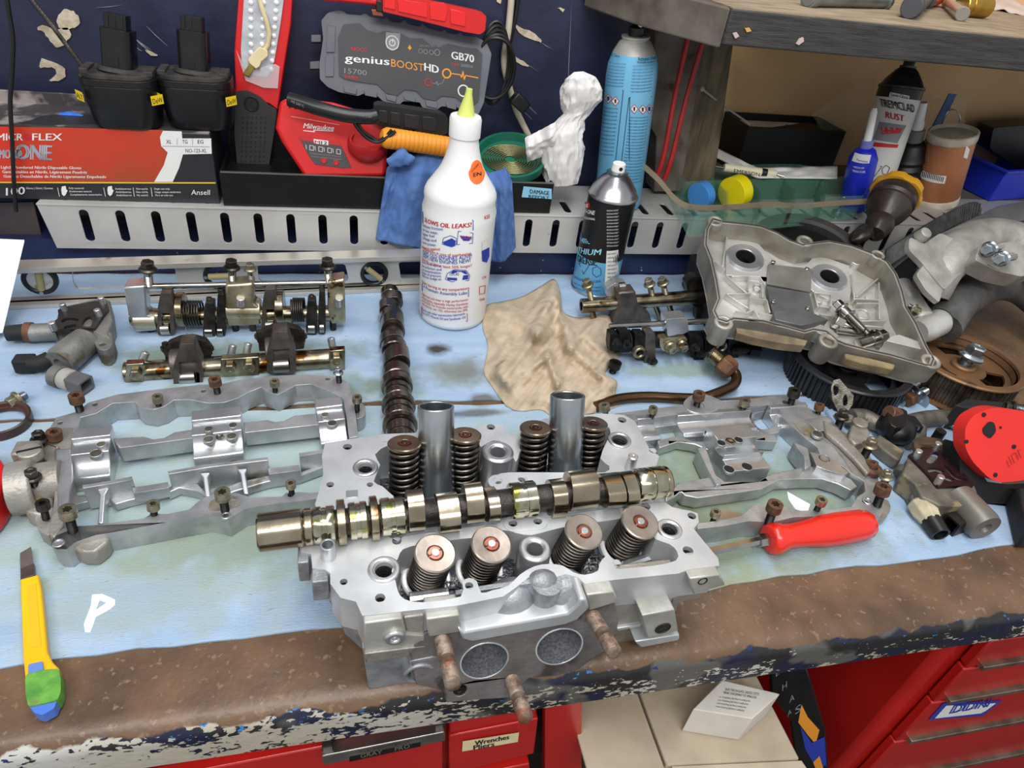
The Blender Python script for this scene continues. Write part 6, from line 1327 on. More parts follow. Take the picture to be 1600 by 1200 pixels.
b = MB(); e_ = P(1080, 868, 0.0165); b.cyl(e_, a-ax*0.009, 0.0042, seg=6); b.build('shaft', STEEL, sd, smooth=20)
# ================================================================ utility knife
kn = thing('utility_knife', 'yellow snap-off knife wrapped in green tape with blue end, front left', 'knife', P(60, 980))
YEL = mat('yellow_plastic', (240, 190, 24), (230, 178, 18), 10, 0.4)
def kp(pts, z0, z1, nm, m, par, r=0.0, bv=0.0012, sg=2):
    q = table(z1).tr(pts); q = rpoly(q, r) if r else q; return MB().prism(q, z0, z1).build(nm, m, par, bev=bv, seg=sg)
hb_ = kp([(31, 905), (60, 897), (64, 920), (74, 1018), (82, 1034), (92, 1044), (90, 1062), (40, 1066), (36, 1030)], 0.0025, 0.012, 'handle', YEL, kn)
kp([(42, 915), (56, 912), (64, 1008), (46, 1014)], 0.012, 0.0124, 'side_recess', mat('yellow_recess', (228, 176, 20), None, rough=0.6), hb_, bv=0)
kp([(31, 864), (48, 854), (54, 898), (32, 906)], 0.006, 0.0075, 'blade', mat('knife_blade', (150, 138, 132), (120, 108, 102), 30, 0.4, 0.7), kn, bv=0.0003)
kp([(32, 888), (53, 880), (54, 898), (32, 906)], 0.005, 0.0088, 'blade_guide', mat('blade_guide_steel', (130, 112, 104), (104, 90, 84), 60, 0.4, 0.7), kn, bv=0.0003)
kp([(44, 1038), (66, 1033), (68, 1046), (44, 1052)], 0.012, 0.0138, 'slider', mat('blue_slider', (96, 130, 196), None, rough=0.4), kn, r=0.001)
kp([(39, 1060), (44, 1050), (70, 1046), (92, 1045), (95, 1060), (95, 1080), (90, 1094), (44, 1104), (40, 1085)], 0.0024, 0.0135, 'green_tape', mat('green_tape', (104, 164, 64), (72, 132, 48), 90, 0.7, 0, 0.6, 300, c3=(120, 110, 80), c3t=0.66, c3s=40), kn, r=0.002)
kp([(45, 1103), (90, 1092), (84, 1107), (66, 1117), (54, 1114)], 0.0024, 0.012, 'end_cap', mat('blue_end', (84, 126, 214), (74, 114, 200), 10, 0.35), kn, r=0.001)
# ================================================================ white sheet at the left edge
ws = MB(); A_ = PY(-60, 380, 0.80); q0 = [V((-0.46, 0.80, 0.10))]
ws.add([P(-80, 372, 0.11), P(38, 377, 0.10), P(4, 520, 0.012), P(-80, 530, 0.012)], [(0, 1, 2, 3)]); ws.add([p_+V((0.0, 0.001, 0.0012)) for p_ in ws.v], [(3, 2, 1, 0)])
ws.add([], []); b = MB(); n4 = ws.v; b.add(n4, [(0, 1, 2, 3), (7, 6, 5, 4), (0, 4, 5, 1), (1, 5, 6, 2), (2, 6, 7, 3), (3, 7, 4, 0)])
tag(b.build('paper_sheet', mat('bright_paper', (240, 242, 244), None, rough=0.8)), 'blank white paper sheet leaning at the left edge', 'paper')
# ================================================================ things right behind: belt, manifold, filler neck, ring
# timing belt, flattened loop on its edge
RIB = mat('belt_rubber', (40, 40, 42), (62, 62, 64), 60, 0.5, 0, 0.2, 300)
tb = thing('timing_belt', 'black toothed timing belt loop lying behind the valve cover', 'belt', P(1450, 380, 0.1))
path = []
pts = [P(1384, 404, 0.088), P(1420, 380, 0.092), P(1470, 350, 0.112), P(1512, 330, 0.128), P(1530, 334, 0.126), P(1522, 344, 0.118), P(1480, 358, 0.102), P(1430, 384, 0.078), P(1392, 412, 0.070), P(1380, 412, 0.078)]
path = [V(q) for q in crom([tuple(q) for q in pts], 8)]; n = len(path)
tt = [(path[(i+1) % n]-path[i-1]).normalized() for i in range(n)]
wv = V((0.18, 0.55, 0.80)).normalized()*0.030
def band(off, m, nm, parent):
    b = MB(); vs = []
    for i, q in enumerate(path):
        o_ = tt[i].cross(wv).normalized(); w2 = wv if i < n*0.4 or i > n*0.9 else wv*0.8
        vs += [q-w2*0.5+o_*off, q+w2*0.5+o_*off, q+w2*0.5+o_*(off+0.0016), q-w2*0.5+o_*(off+0.0016)]
    fs = []
    for i in range(n):
        a = 4*i; c = 4*((i+1) % n)
        for k in range(4): fs.append((a+k, a+(k+1) % 4, c+(k+1) % 4, c+k))
    b.add(vs, fs); return b.build(nm, m, parent)
bd = band(0.0, RIB, 'band', tb)
b = MB(); dist = 0; seglen = [(path[(i+1) % n]-path[i]).length for i in range(n)]; tot = sum(seglen); stp = 0.0052; s_ = 0
cum = [0]
for x in seglen: cum.append(cum[-1]+x)
k = 0; i = 0
while s_ < tot:
    while cum[i+1] < s_: i += 1
    f = (s_-cum[i])/seglen[i]; q = path[i].lerp(path[(i+1) % n], f); t_ = tt[i]; o_ = t_.cross(wv).normalized(); w2 = wv if i < n*0.4 or i > n*0.9 else wv*0.8; h = t_*0.0015
    for sg in (1, -1):
        if sg == -1: oo = o_*-0.0018; o1 = o_*0.0
        else: oo = o_*0.0034; o1 = o_*0.0016
        vs = [q-w2*.5-h+o1, q+w2*.5-h+o1, q+w2*.5+h+o1, q-w2*.5+h+o1, q-w2*.5-h*.6+oo, q+w2*.5-h*.6+oo, q+w2*.5+h*.6+oo, q-w2*.5+h*.6+oo]
        b.add(vs, [(0, 1, 2, 3), (7, 6, 5, 4), (0, 4, 5, 1), (1, 5, 6, 2), (2, 6, 7, 3), (3, 7, 4, 0)])
    s_ += stp
b.build('belt_teeth', mat('belt_teeth', (84, 84, 84), (58, 58, 58), 90, 0.45), tb, stuff=True)
# big rubber pulley ring
_c = VC.px(1262, 400, -0.062); q = VC.to3(_c[0], _c[1], -0.062); b = MB(); b.lathe([(0.070, -0.012), (0.090, -0.012), (0.091, 0.006), (0.086, 0.010), (0.074, 0.010), (0.070, 0.006)], (q.x, q.y, q.z), VC.ez, seg=72, closed=True)
tag(b.build('rubber_ring', mat('grey_rubber', (62, 58, 56), (46, 44, 44), 30, 0.65, 0, 0.4, 200)), 'large dark rubber ring half hidden behind the valve cover', 'ring')
b = MB(); b.lathe([(0.002, -0.010), (0.068, -0.010), (0.068, -0.004), (0.002, -0.004)], (q.x, q.y, q.z), VC.ez, seg=48, closed=True); tag(b.build('dark_disc', BLK), 'black disc inside the large dark rubber ring', 'disc')
# pile support under the valve cover group: engine block cover lying flat
ub = MB(); ub.prism([(0.50, 0.735), (0.80, 0.725), (0.95, 0.76), (1.0, 0.87), (0.52, 0.88)], 0.0022, 0.058); tag(ub.build('timing_cover', BLKM, bev=0.004), 'flat black timing cover under the belt and the big grey manifold', 'engine part')
# intake manifold casting
MC = mat('grey_manifold', (178, 175, 168), (146, 142, 134), 36, 0.55, 0.45, 0.6, 420, c3=(132, 112, 94), c3t=0.64, c3s=12)
im = thing('intake_manifold', 'big rough grey intake manifold casting at the right edge behind the valve cover', 'engine casting', P(1540, 440))
b = MB(); b.tube(crom([tuple(P(u, v, z)) for u, v, z in ((1452, 462, .085), (1476, 412, .125), (1530, 376, .135), (1590, 384, .135), (1640, 420, .12), (1700, 470, .10))], 6, False), [0.026, .027, .028, .029, .030, .031, .032, .033, .034, .035, .036]+[0.036]*30, 20, ell=0.9)
b.build('upper_runner', MC, im)
b = MB(); b.tube(crom([tuple(P(u, v, z)) for u, v, z in ((1470, 512, .055), (1500, 470, .075), (1550, 444, .08), (1600, 450, .075), (1660, 500, .06))], 6, False), 0.027, 18); b.build('lower_runner', mat('dark_manifold', (112, 110, 108), (84, 82, 80), 36, 0.55, 0.45, 0.6, 420), im)
MF = Fr(P(1470, 430, 0.125), (0.75, -0.45, -0.3), (0.35, 0.75, 0.45))
b = MB(MF.M); b.prism(rpoly(MF.tr([(1418, 372), (1440, 384), (1466, 366), (1520, 392), (1526, 410), (1490, 436), (1472, 456), (1436, 412), (1416, 392)]), 0.006), -0.004, 0.004); b.build('flange', MC, im, bev=0.002)
b = MB(MF.M); b.prism(rpoly(MF.tr([(1430, 430), (1442, 414), (1474, 446), (1466, 474), (1446, 456)]), 0.004), -0.006, 0.002); b.build('side_lug', MC, im, bev=0.002)
b = MB(MF.M); c = MF.px(1438, 370, 0.004); b.cyl((c[0], c[1], 0.002), (c[0], c[1], 0.016), 0.0095, 0.008, seg=18, bev=0.001); b.build('stud_boss', MC, im)
for u, v in ((1541, 390), (1560, 405)):
    a = P(u+24, v-4, 0.160); c = P(u, v, 0.168); pbolt(im, a, c, 0.0105, ZINC)
b = MB(); b.prism(MF.tr([(1530, 382), (1590, 372), (1620, 420), (1596, 424), (1560, 420), (1524, 404)], 0.02), 0.0, 0.020); b.M = MF.M
b = MB(MF.M); b.prism(rpoly(MF.tr([(1530, 384), (1590, 376), (1630, 424), (1596, 432), (1560, 424), (1524, 406)], 0.028), 0.005), 0.0, 0.028); b.build('bolt_platform', MC, im, bev=0.004)
# steel strap
q = Fr(P(1500, 360, 0.118), (0.92, 0.25, 0.05), (-0.1, 0.7, 0.7)); b = MB(q.M); b.prism(q.tr([(1446, 376), (1560, 322), (1680, 300), (1680, 328), (1590, 346), (1520, 370), (1450, 398)]), -0.0016, 0.0); tag(b.build('steel_strap', mat('strap_steel', (150, 150, 150), (124, 124, 124), 16, 0.35, 0.8), bev=0.0004), 'flat grey steel strap running to the right edge behind the belt', 'strap')
# oil filler neck
fn = thing('oil_filler_neck', 'black oil filler neck with yellow lobed cap leaning behind the valve cover', 'filler neck', P(1385, 340, 0.11))
a = P(1366, 366, 0.124); c = P(1400, 302, 0.166); ax = (c-a).normalized(); L = (c-a).length
FK = mat('greasy_black', (40, 34, 32), (58, 48, 44), 26, 0.35, 0.1, 0.3, 120, c3=(92, 72, 60), c3t=0.64, c3s=30)
b = MB(); b.lathe([(0.014, 0), (0.018, L*0.12), (0.021, L*0.25), (0.0185, L*0.33), (0.028, L*0.50), (0.033, L*0.66), (0.031, L*0.72), (0.0345, L*0.76), (0.0345, L*0.92), (0.030, L)], a, ax, 32); b.build('funnel', FK, fn)
M = Max(a, ax); b = MB(M); ol = []
for i in range(48): t_ = 2*pi*i/48; rr = 0.036*(1+0.07*(1 if (i % 8) < 5 else 0)); ol.append((rr*cos(t_), rr*sin(t_)))
b.prism(ol, L*0.93, L*0.93+0.012); b.build('filler_cap', mat('cap_yellow', (222, 164, 40), (196, 138, 30), 20, 0.45), fn, bev=0.0015)
b = MB(M); b.cyl((0, 0, L*0.93+0.012), (0, 0, L*0.93+0.016), 0.025, seg=30); b.build('cap_top', FK, fn, bev=0.001)
b = MB(); b.tube(crom([tuple(a+ax*0.006), tuple(P(1352, 362, .122)), tuple(P(1340, 372, .118)), tuple(P(1330, 376, .114))], 4, False), [0.017]*5+[0.0155]*3+[0.012, 0.009, 0.006, 0.004, 0.003], 14, ell=0.7); b.build('torn_hose', FK, fn)
# ================================================================ back row on the rail
SZ = 0.1068
def zat(u, v, y): return PY(u, v, y).z
def flat(fr, par, pts, z0, z1, nm, m, bv=0.001, r=0, holes=(), label=None, cr=0):
    q = fr.tr(pts, z1); q = rpoly(q, r) if r else q; q = crom(q, cr) if cr else q
    return MB(fr.M).prism(q, z0, z1, [fr.tr(h, z1) for h in holes]).build(nm, m, par, bev=bv, label=label)
# --- glove box
gy = 0.912; G_ = wallfr(gy)
gb = thing('glove_box', 'red and black disposable glove box carrying the two drill batteries', 'box', (-0.28, gy+0.04, SZ))
xr = (PY(327, 205, gy).x+PY(343, 311, gy).x)/2; zt_ = zat(200, 203, gy); xl = -0.46; KB = mat('glove_box_black', (36, 36, 40), (44, 44, 48), 12, 0.35)
ht = [(xl, gy), (xr, gy), (xr, gy+0.085), (xl, gy+0.085)]
b = MB(); b.prism(ht, SZ, zt_-0.0006); b.build('carton', KB, gb, bev=0.0012)
b = MB(); ov = [(P(u, v, zt_).x, P(u, v, zt_).y) for u, v in ((30, 193), (70, 180), (110, 176), (160, 181), (160, 194), (70, 196))]
b.prism([(xl, gy+.001), (xr-.001, gy+.001), (xr-.001, gy+0.084), (xl, gy+0.084)], zt_-0.0008, zt_, [ov]); b.build('lid_panel', mat('lid_print', (64, 58, 60), (150, 140, 136), 16, 0.5, lo=0.5, hi=0.56), gb)
GLV = mat('blue_nitrile', (40, 120, 220), (30, 104, 204), 30, 0.35)
b = MB(); c0 = P(112, 186, zt_-0.006); b.grid(24, 12, lambda i, j: (c0.x-0.036+0.072*i, c0.y-0.010+0.020*j, zt_-0.010+0.012*sin(pi*i)*sin(pi*j)+0.003*noise.noise(V((i*7, j*5, 2)))), thick=0.0006); tag(b.build('nitrile_glove', GLV), 'blue nitrile glove poking out of the glove box', 'glove')
CG = Fr((0, gy-0.0002, 0), (1, 0, 0), (0, 0, 1))
REDB = mat('box_red', (206, 52, 30), (150, 74, 44), 3.0, 0.35, lo=0.42, hi=0.6)
def rp(pts, m, off, nm='print', lb=None): return patch(CG, m, gb, pts, name=nm, off=off, label=lb)
rp([(-60, 196), (255, 203), (256, 216), (262, 235), (256, 258), (241, 284), (-60, 284)], REDB, 0.0004, 'red_panel')
rp([(255, 204), (284, 205), (285, 216), (330, 216), (331, 240), (286, 241), (280, 262), (270, 284), (241, 284), (256, 258), (262, 238), (252, 228), (250, 214)], WPRINT, 0.0006, 'white_band')
rp([(-60, 283.5), (337, 284.5), (337, 286.5), (-60, 285.5)], YPRINT, 0.0008, 'yellow_line')
texts(CG, WPRINT, gb, [('MICR', -4, 219, 36, 219, 11), ('FLEX', 51, 219, 97, 219, 11), ('Lightly Powdered Nitrile Disposable Gloves', 2, 263, 127, 264, 4.5), ('Gants Jetables en Nitrile, Légèrement Poudrés', 4, 270, 136, 271, 4.5), ('Guantes Desechables de Nitrilo Ligeramente Empolvado', 6, 277, 166, 278, 4.5),
    ('100', 10, 305, 39, 303, 12)], 0.0009, bold=3)
texts(CG, WPRINT, gb, [('Gloves | Gants | Guantes', 41, 295, 83, 295, 3), ('Fully textured.', 108, 295, 132, 295, 3), ('Entièrement texturé.', 109, 300, 144, 300, 3), ('Completamente texturizados.', 110, 305, 160, 305, 3), ('Ambidextrous', 180, 296, 205, 296, 3), ('Ambidextres.', 181, 301, 206, 301, 3), ('Ambidiestros', 182, 306, 206, 306, 3), ('Non-sterile', 213, 296, 231, 296, 3), ('Non stérile.', 213, 301, 232, 301, 3), ('No estéril.', 214, 306, 232, 306, 3), ('Single use only.', 241, 296, 266, 296, 3), ('Usage unique seulement.', 242, 301, 283, 301, 3), ('Para un solo uso.', 243, 306, 271, 306, 3), ('Ansell', 299, 304, 328, 304, 8)], 0.0009)
strip(CG, WPRINT, gb, [[(90, 293), (93, 307)], [(162, 293), (165, 307)], [(208, 293), (210, 307)], [(236, 293), (238, 307)]], 0.8)
for u in (100, 172):
    patch(CG, WPRINT, gb, [(u-4, 296), (u-3, 291), (u+3, 290), (u+4, 296), (u+6, 297), (u+3, 304), (u, 306), (u-3, 303)], name='hand_icon', off=0.0009)
texts(CG, KPRINT, gb, [('XL', 260, 224, 268, 224, 6), ('TG', 285, 224, 293, 224, 6), ('EG', 309, 224, 318, 224, 6), ('NO-123-XL', 290, 238, 323, 238, 6)], 0.0009)
strip(CG, GPRINT, gb, [[(254, 228), (328, 229)], [(277, 216), (277, 226)], [(301, 216), (301, 226)]], 0.7, off=0.0009)
texts(CG, mat('silver_print', (196, 200, 210), (120, 124, 136), 60, 0.3, 0.4), gb, [('ONE', 26, 248, 80, 250, 24)], 0.0009, bold=6)
texts(CG, MATS['silver_print'], gb, [('DIAMOND', -20, 247, 34, 247, 14)], 0.0009, bold=5)
b = MB(); c = CG.px(43, 214); k = sc(CG.to3(*c)); b.add([CG.to3(c[0]+5*k*cos(i*pi/8), c[1]+5*k*sin(i*pi/8), 0.0009) for i in range(16)], [tuple(range(16))]); b.build('red_dot', RPRINT, gb, recalc=False)
b = MB(); b.prism([(xl, gy+.0841), (xr-0.01, gy+.0841), (xr-.014, gy+0.0875), (xl, gy+0.0875)], SZ, zt_+0.014); b.build('raised_flap', MATS['lid_print'], gb, bev=0.0006)
# --- drill batteries
def battery(lb, uc, vb, wpx, v0, us, vt):
    q = P(uc, vb, zt_+0.0008); k = sc(q); w_ = wpx*k/2; dd = 0.030; cx, cy = q.x, q.y+0.008
    t = thing('drill_battery', lb, 'battery', (cx, cy, zt_+0.0008)); h = PY(uc, v0+22, cy-dd).z-zt_
    BM = mat('battery_black', (12, 12, 13), (20, 19, 20), 40, 0.32, 0, 0.15, 200); BD = mat('dusty_black', (66, 60, 56), (30, 28, 27), 60, 0.7, 0, 0.3, 200)
    o_ = rrect(-w_*0.88, -dd*0.9, w_*0.88, dd*0.9, 0.02, 8); o2 = rrect(-w_, -dd, w_, dd, 0.022, 8); n = len(o_)
    b = MB(Matrix.Translation((cx, cy, zt_+0.0008)))
    hs = [(0.0, o_, 0.94), (0.004, o_, 1.0), (h*0.55, o2, 0.99), (h*0.8, o2, 1.0)]
    vs = [(x*s_, y*s_, z) for z, o, s_ in hs for x, y in o]
    b.add(vs, [tuple(reversed(range(n))), tuple(range(3*n, 4*n))]+[(j*n+i, j*n+(i+1) % n, (j+1)*n+(i+1) % n, (j+1)*n+i) for j in range(3) for i in range(n)]); b.build('case', BM, t, bev=0.001)
    M = Matrix.Translation((cx, cy, zt_+0.0008))
    b = MB(M); b.prism([(x*1.01, y*1.03) for x, y in o2], h*0.8, h*0.92); b.build('top_rim', BM, t, bev=0.0015)
    b = MB(M); b.prism([(x*0.92, y*0.92) for x, y in o2], h*0.92, h); b.build('cap', BD, t, bev=0.002)
    for s_ in (-1, 1): b = MB(M); b.box((s_*w_*0.82, 0.0, h*1.0), (w_*0.22, 0.03, 0.006)); b.build('latch', BD, t, bev=0.001)
    # stem leaning backwards a little
    a = V((cx, cy+0.004, zt_+h)); tp_ = PY(us, vt, cy+0.012); ax = (tp_-a).normalized(); L = (tp_-a).length; e = V((1, 0, 0)); e = (e-ax*e.dot(ax)).normalized(); yy = ax.cross(e)
    M2 = Matrix.Translation(a) @ Matrix((e, yy, ax)).transposed().to_4x4(); r = 0.0165
    b = MB(M2); b.lathe([(r*1.5, -0.002), (r*1.35, 0.003)], seg=24); b.build('stem_collar', BD, t, bev=0.001)
    b = MB(M2); b.prism(rpoly([(-r, -r*.7), (-r*.6, -r), (r*.6, -r), (r, -r*.7), (r, r), (-r, r)], 0.003), 0, L*0.74); b.build('stem', BM, t, bev=0.0012)
    b = MB(M2); b.prism(rpoly([(-r*.72, -r*.6), (r*.72, -r*.6), (r*.72, r*.8), (-r*.72, r*.8)], 0.002), L*0.74, L); b.build('terminal_block', BM, t, bev=0.001)
    b = MB(M2)
    for s_ in (-.45, 0, .45): b.box((s_*r, -r*.62, L*0.88), (0.002, 0.0015, L*0.2))
    b.build('terminal_slots', DARK, t, stuff=True)
    b = MB(M2); b.prism([(-0.003, -r*1.0), (0.003, -r*1.0), (0.003, -r*1.06), (-0.003, -r*1.06)], L*0.08, L*0.24); b.build('release_tab', BM, t)
    bf = Fr((cx, cy-dd*1.0-0.0006, zt_), (1, 0, 0), (0, 0, 1))
    for s_, tx in ((-1, 'ALT'), (1, 'DeW')):
        f_ = Fr((cx+s_*w_*0.97, cy-dd*0.80, zt_+h*0.60), (1, s_*1.1, 0), (0, 0, 1)); b = MB(); b.add([f_.to3(x, y, 0.0012) for x, y in ((-.008, -.005), (.008, -.005), (.008, .006), (-.008, .006))], [(0, 1, 2, 3)]); bd_ = b.build('yellow_badge', mat('badge_yellow', (236, 200, 20), None, rough=0.5), t, recalc=False)
        vs, fs = glyphs(tx); x1 = max(p[0] for p in vs); b = MB(); b.add([f_.to3(-.0068+p[0]/x1*.0136, -.003+p[1]*.0085, 0.0015) for p in vs], fs); b.build('lettering', KPRINT, bd_, recalc=False)
battery('left one of the two black drill batteries on the glove box', 202, 196, 106, 100, 182, 22); battery('right one of the two black drill batteries on the glove box', 315, 197, 104, 102, 300, 25)
# --- black trays
TRM = mat('tray_black', (14, 14, 15), (22, 21, 22), 30, 0.4, 0.2, 0.1, 100)
ty = 0.905; z1 = zat(470, 274, ty)
tr_ = thing('long_tray', 'long low black tray with a bare metal edge under the charger and rags', 'tray', (0.05, ty+.03, SZ))
xa = PY(347, 290, ty).x; xb = PY(864, 290, ty).x
b = MB(); b.box(((xa+xb)/2, ty+0.002, (SZ+z1)/2), (xb-xa, 0.003, z1-SZ)); b.build('front_wall', TRM, tr_, bev=0.0006)
b = MB(); b.box(((xa+xb)/2, ty+0.09, (SZ+z1)/2+.012), (xb-xa, 0.003, z1-SZ+.024)); b.build('rear_wall', TRM, tr_, bev=0.0006)
b = MB(); b.box(((xa+xb)/2, ty+0.046, z1-0.012), (xb-xa, 0.086, 0.003)); b.build('floor_plate', TRM, tr_)
for x in (xa, xb): b = MB(); b.box((x, ty+0.046, (SZ+z1)/2), (0.003, 0.09, z1-SZ)); b.build('end_wall', TRM, tr_)
b = MB(); b.box(((xa+xb)/2, ty+0.0015, z1+0.0006), (xb-xa, 0.0035, 0.0012)); b.build('worn_edge', mat('bare_edge', (150, 146, 140), None, rough=0.4, metal=0.8), tr_)
TF_ = wallfr(ty-0.001)
patch(TF_, mat('sticker_blue', (150, 206, 226), (120, 190, 220), 30, 0.4), tr_, [(818, 291), (862, 295), (862, 311), (815, 308)], off=0.0002, label='pale blue sticker reading Damage Report')
texts(TF_, KPRINT, tr_, [('DAMAGE', 828, 302, 858, 305, 6.5), ('REPORT', 826, 309, 858, 312, 5)], 0.0005, bold=3)
ft2 = z1-0.0105
# --- inspection light
WY = 0.955; W_ = Fr((0, WY, 0), (1, 0, 0), (0, 0.12, 1))
wl = thing('inspection_light', 'red hand lamp with clear lens and black ribbed grip standing behind the charger', 'work light', PY(400, 270, WY))
flat(W_, wl, [(374, -20), (366, 80), (368, 130), (366, 146), (380, 152), (420, 162), (434, 172), (446, 90), (454, 40), (458, -20)], -0.03, 0.0, 'body', RED, 0.005, label='red body')
flat(W_, wl, [(367, 143), (385, 141), (405, 150), (420, 165), (433, 171), (428, 210), (418, 274), (372, 274), (366, 210)], -0.028, 0.003, 'grip', mat('grip_rubber', (44, 42, 42), (36, 35, 35), 30, 0.65), 0.005, r=0.004)
b = MB(W_.M); 
for i in range(6):
    for j in range(11):
        c = W_.px(380+i*7-j*0.3, 184+j*7.5, 0.003); b.cyl((c[0], c[1], 0.003), (c[0], c[1], 0.0037), 0.0011, seg=6)
b.build('grip_dimples', BLKM, wl, stuff=True)
c = W_.px(393, 162, 0.003); b = MB(W_.M); b.pipe((c[0], c[1], 0.0025), (c[0], c[1], 0.0045), 0.0095, 0.0075, 24); b.cyl((c[0], c[1], 0.002), (c[0], c[1], 0.0042), 0.0072, seg=24); b.build('switch', BLK, wl)
LENS = mat('lamp_lens', (206, 208, 212), (180, 182, 188), 60, 0.12, 0.3, 0.5, 200, coat=0.6)
ln_ = flat(W_, wl, [(382, -20), (376, 80), (378, 105), (395, 118), (418, 122), (428, 100), (438, 40), (446, -20)], -0.005, 0.003, 'lens', LENS, 0.003, r=0.006)
b = MB(W_.M)
for i in range(3):
    for j in range(9):
        c = W_.px(392+i*16+(8-j)*0.5*i, 4+j*13, 0.003); b.ball((c[0], c[1], 0.0035), 0.0032, 8, 5, (1, 1, 0.6))
b.build('led_bumps', mat('led', (236, 238, 240), None, rough=0.15, metal=0.2), ln_, stuff=True)
BAG = mat('clear_plastic', (225, 225, 230), None, rough=0.12, alpha=0.3)
b = MB(W_.M); q0 = W_.tr([(369, 78), (384, 110), (430, 100), (437, 104), (434, 138), (412, 137), (384, 126)], 0.006); b.prism(q0, 0.0055, 0.0062); b.build('torn_wrapper', BAG, wl)
cn = thing('test_lead', 'cream flat lead with connector and brass tip hanging over the lamp lens', 'cable', PY(405, 90, WY-0.01))
CREAM = mat('cream_plastic', (222, 206, 164), (206, 188, 144), 30, 0.5)
b = MB(W_.M); b.tube([(*W_.px(u, v, 0.008), 0.008) for u, v in ((403, -10), (410, 15), (417, 35), (421, 52), (419, 70), (412, 80))], 0.0028, 8); b.build('cable', CREAM, cn)
flat(W_, cn, [(396, 82), (405, 73), (418, 79), (419, 88), (409, 96), (406, 104), (400, 108), (390, 100), (387, 93)], 0.004, 0.012, 'connector', CREAM, 0.001)
flat(W_, cn, [(389, 100), (398, 105), (389, 120), (379, 116)], 0.005, 0.010, 'brass_tip', mat('brass', (168, 150, 76), (140, 124, 60), 40, 0.35, 0.8), 0.0006)
# --- charger
CH = Fr((0, 0.905, ft2), (1, 0, 0), (0, 0.30, 1)); 
cg = thing('battery_charger', 'red battery charger with slanted face and empty round socket on the tray', 'charger', (0.0, 0.93, ft2))
flat(CH, cg, [(437, 158), (455, 152), (520, 160), (580, 178), (606, 200), (604, 268), (600, 276), (476, 277), (440, 222), (430, 200)], -0.030, 0.0, 'shell', RED, 0.006, label='red shell')
fpnl = flat(CH, cg, [(467, 213), (515, 219), (531, 222), (549, 262), (536, 263), (492, 257), (480, 240)], 0.0, 0.0008, 'status_panel', mat('panel_grey', (66, 60, 62), (74, 66, 68), 20, 0.5), 0.0004)
patch(CH, RPRINT, fpnl, [(467, 213), (530, 221), (533, 228), (471, 219)], name='red_stripe', off=0.0011)
patch(CH, WPRINT, fpnl, [(490, 217), (513, 220), (513, 227), (491, 224)], name='badge', off=0.0013)
texts(CH, KPRINT, fpnl, [('12', 502, 225, 511, 226, 5)], 0.0016, bold=6); texts(CH, RPRINT, fpnl, [('M', 492, 224, 500, 225, 5)], 0.0016, bold=6)
texts(CH, WPRINT, cg, [('Milwaukee', 474, 200, 521, 204, 8)], 0.0006, slant=0.25, bold=2)
strip(CH, WPRINT, cg, [[(474, 204), (492, 206), (490, 203), (521, 205)]], 1.2, off=0.0006)
strip(CH, WPRINT, fpnl, [[(478+14*i, 226+2*i), (479+14*i, 233+2*i)] for i in range(4)]+[[(484+14*i, 227+2*i), (490+14*i, 228+2*i), (490+14*i, 235+2*i), (484+14*i, 234+2*i), (484+14*i, 227+2*i)] for i in range(4)], 0.7, off=0.0011)
texts(CH, GPRINT, fpnl, [('Charging instructions for red batteries', 484, 240, 534, 246, 2.6), ('wait until cool before charging packs', 486, 245, 534, 250, 2.6)], 0.0011)
for u, v in ((506, 251), (525, 254)): c = CH.px(u, v, 0.001); b = MB(CH.M); b.pipe((c[0], c[1], 0), (c[0], c[1], 0.0022), 0.0034, 0.002, 16); b.cyl((c[0], c[1], 0), (c[0], c[1], 0.0014), 0.002, seg=12); b.build('indicator', RED, fpnl)
c = CH.px(575, 232, 0.0); b = MB(CH.M @ Matrix.Translation((c[0], c[1], 0)) @ Matrix.Rotation(-0.9, 4, 'X')); b.lathe([(0.019, -0.012), (0.026, -0.002), (0.0265, 0.010), (0.024, 0.014), (0.021, 0.014), (0.0205, 0.004), (0.015, 0.003), (0.0005, 0.003)], seg=30, squash=0.8); b.build('battery_socket', mat('socket_red', (176, 16, 18), (160, 14, 16), 10, 0.4), cg)
b = MB(CH.M)
for i in range(9): a = CH.px(453+i*9, 166+i*1.8, 0.0004); b.box((a[0], a[1]+0.001, 0), (0.003, 0.006, 0.0014))
b.build('vent_slots', DARK, cg, stuff=True)
strip(CH, mat('pale_red', (240, 150, 140), None, rough=0.5), cg, [[(455, 182), (530, 195)]], 1.0, off=0.0005)
# --- booster pack
BY = 0.925; BF = Fr((0, BY, 0.1), (1, 0, 0), (0, 0.30, 1))
bo = thing('jump_starter', 'grey rugged jump starter pack leaning above the charger', 'jump starter', PY(630, 180, BY+0.02))
GRY = mat('rugged_grey', (98, 100, 108), (84, 86, 94), 20, 0.45); FACE = mat('face_grey', (58, 58, 62), (52, 52, 56), 20, 0.45)
bo_o = [(502, 32), (512, 20), (528, 16), (538, 18), (541, 22), (565, 24), (570, 20), (578, 26), (600, 30), (604, 27), (610, 34), (625, 36), (632, 31), (638, 38), (656, 42), (660, 37), (668, 44), (690, 50), (694, 46), (700, 52), (715, 54), (719, 50), (724, 56), (745, 58), (760, 66), (768, 84), (764, 110), (756, 160), (748, 178), (738, 182), (720, 176), (716, 168), (690, 166), (682, 172), (660, 168), (656, 160), (630, 158), (624, 164), (598, 158), (590, 150), (568, 146), (560, 150), (530, 144), (512, 136), (500, 124), (499, 100), (505, 60)]
flat(BF, bo, bo_o, -0.042, 0.0, 'bumper', GRY, 0.004, r=0.002)
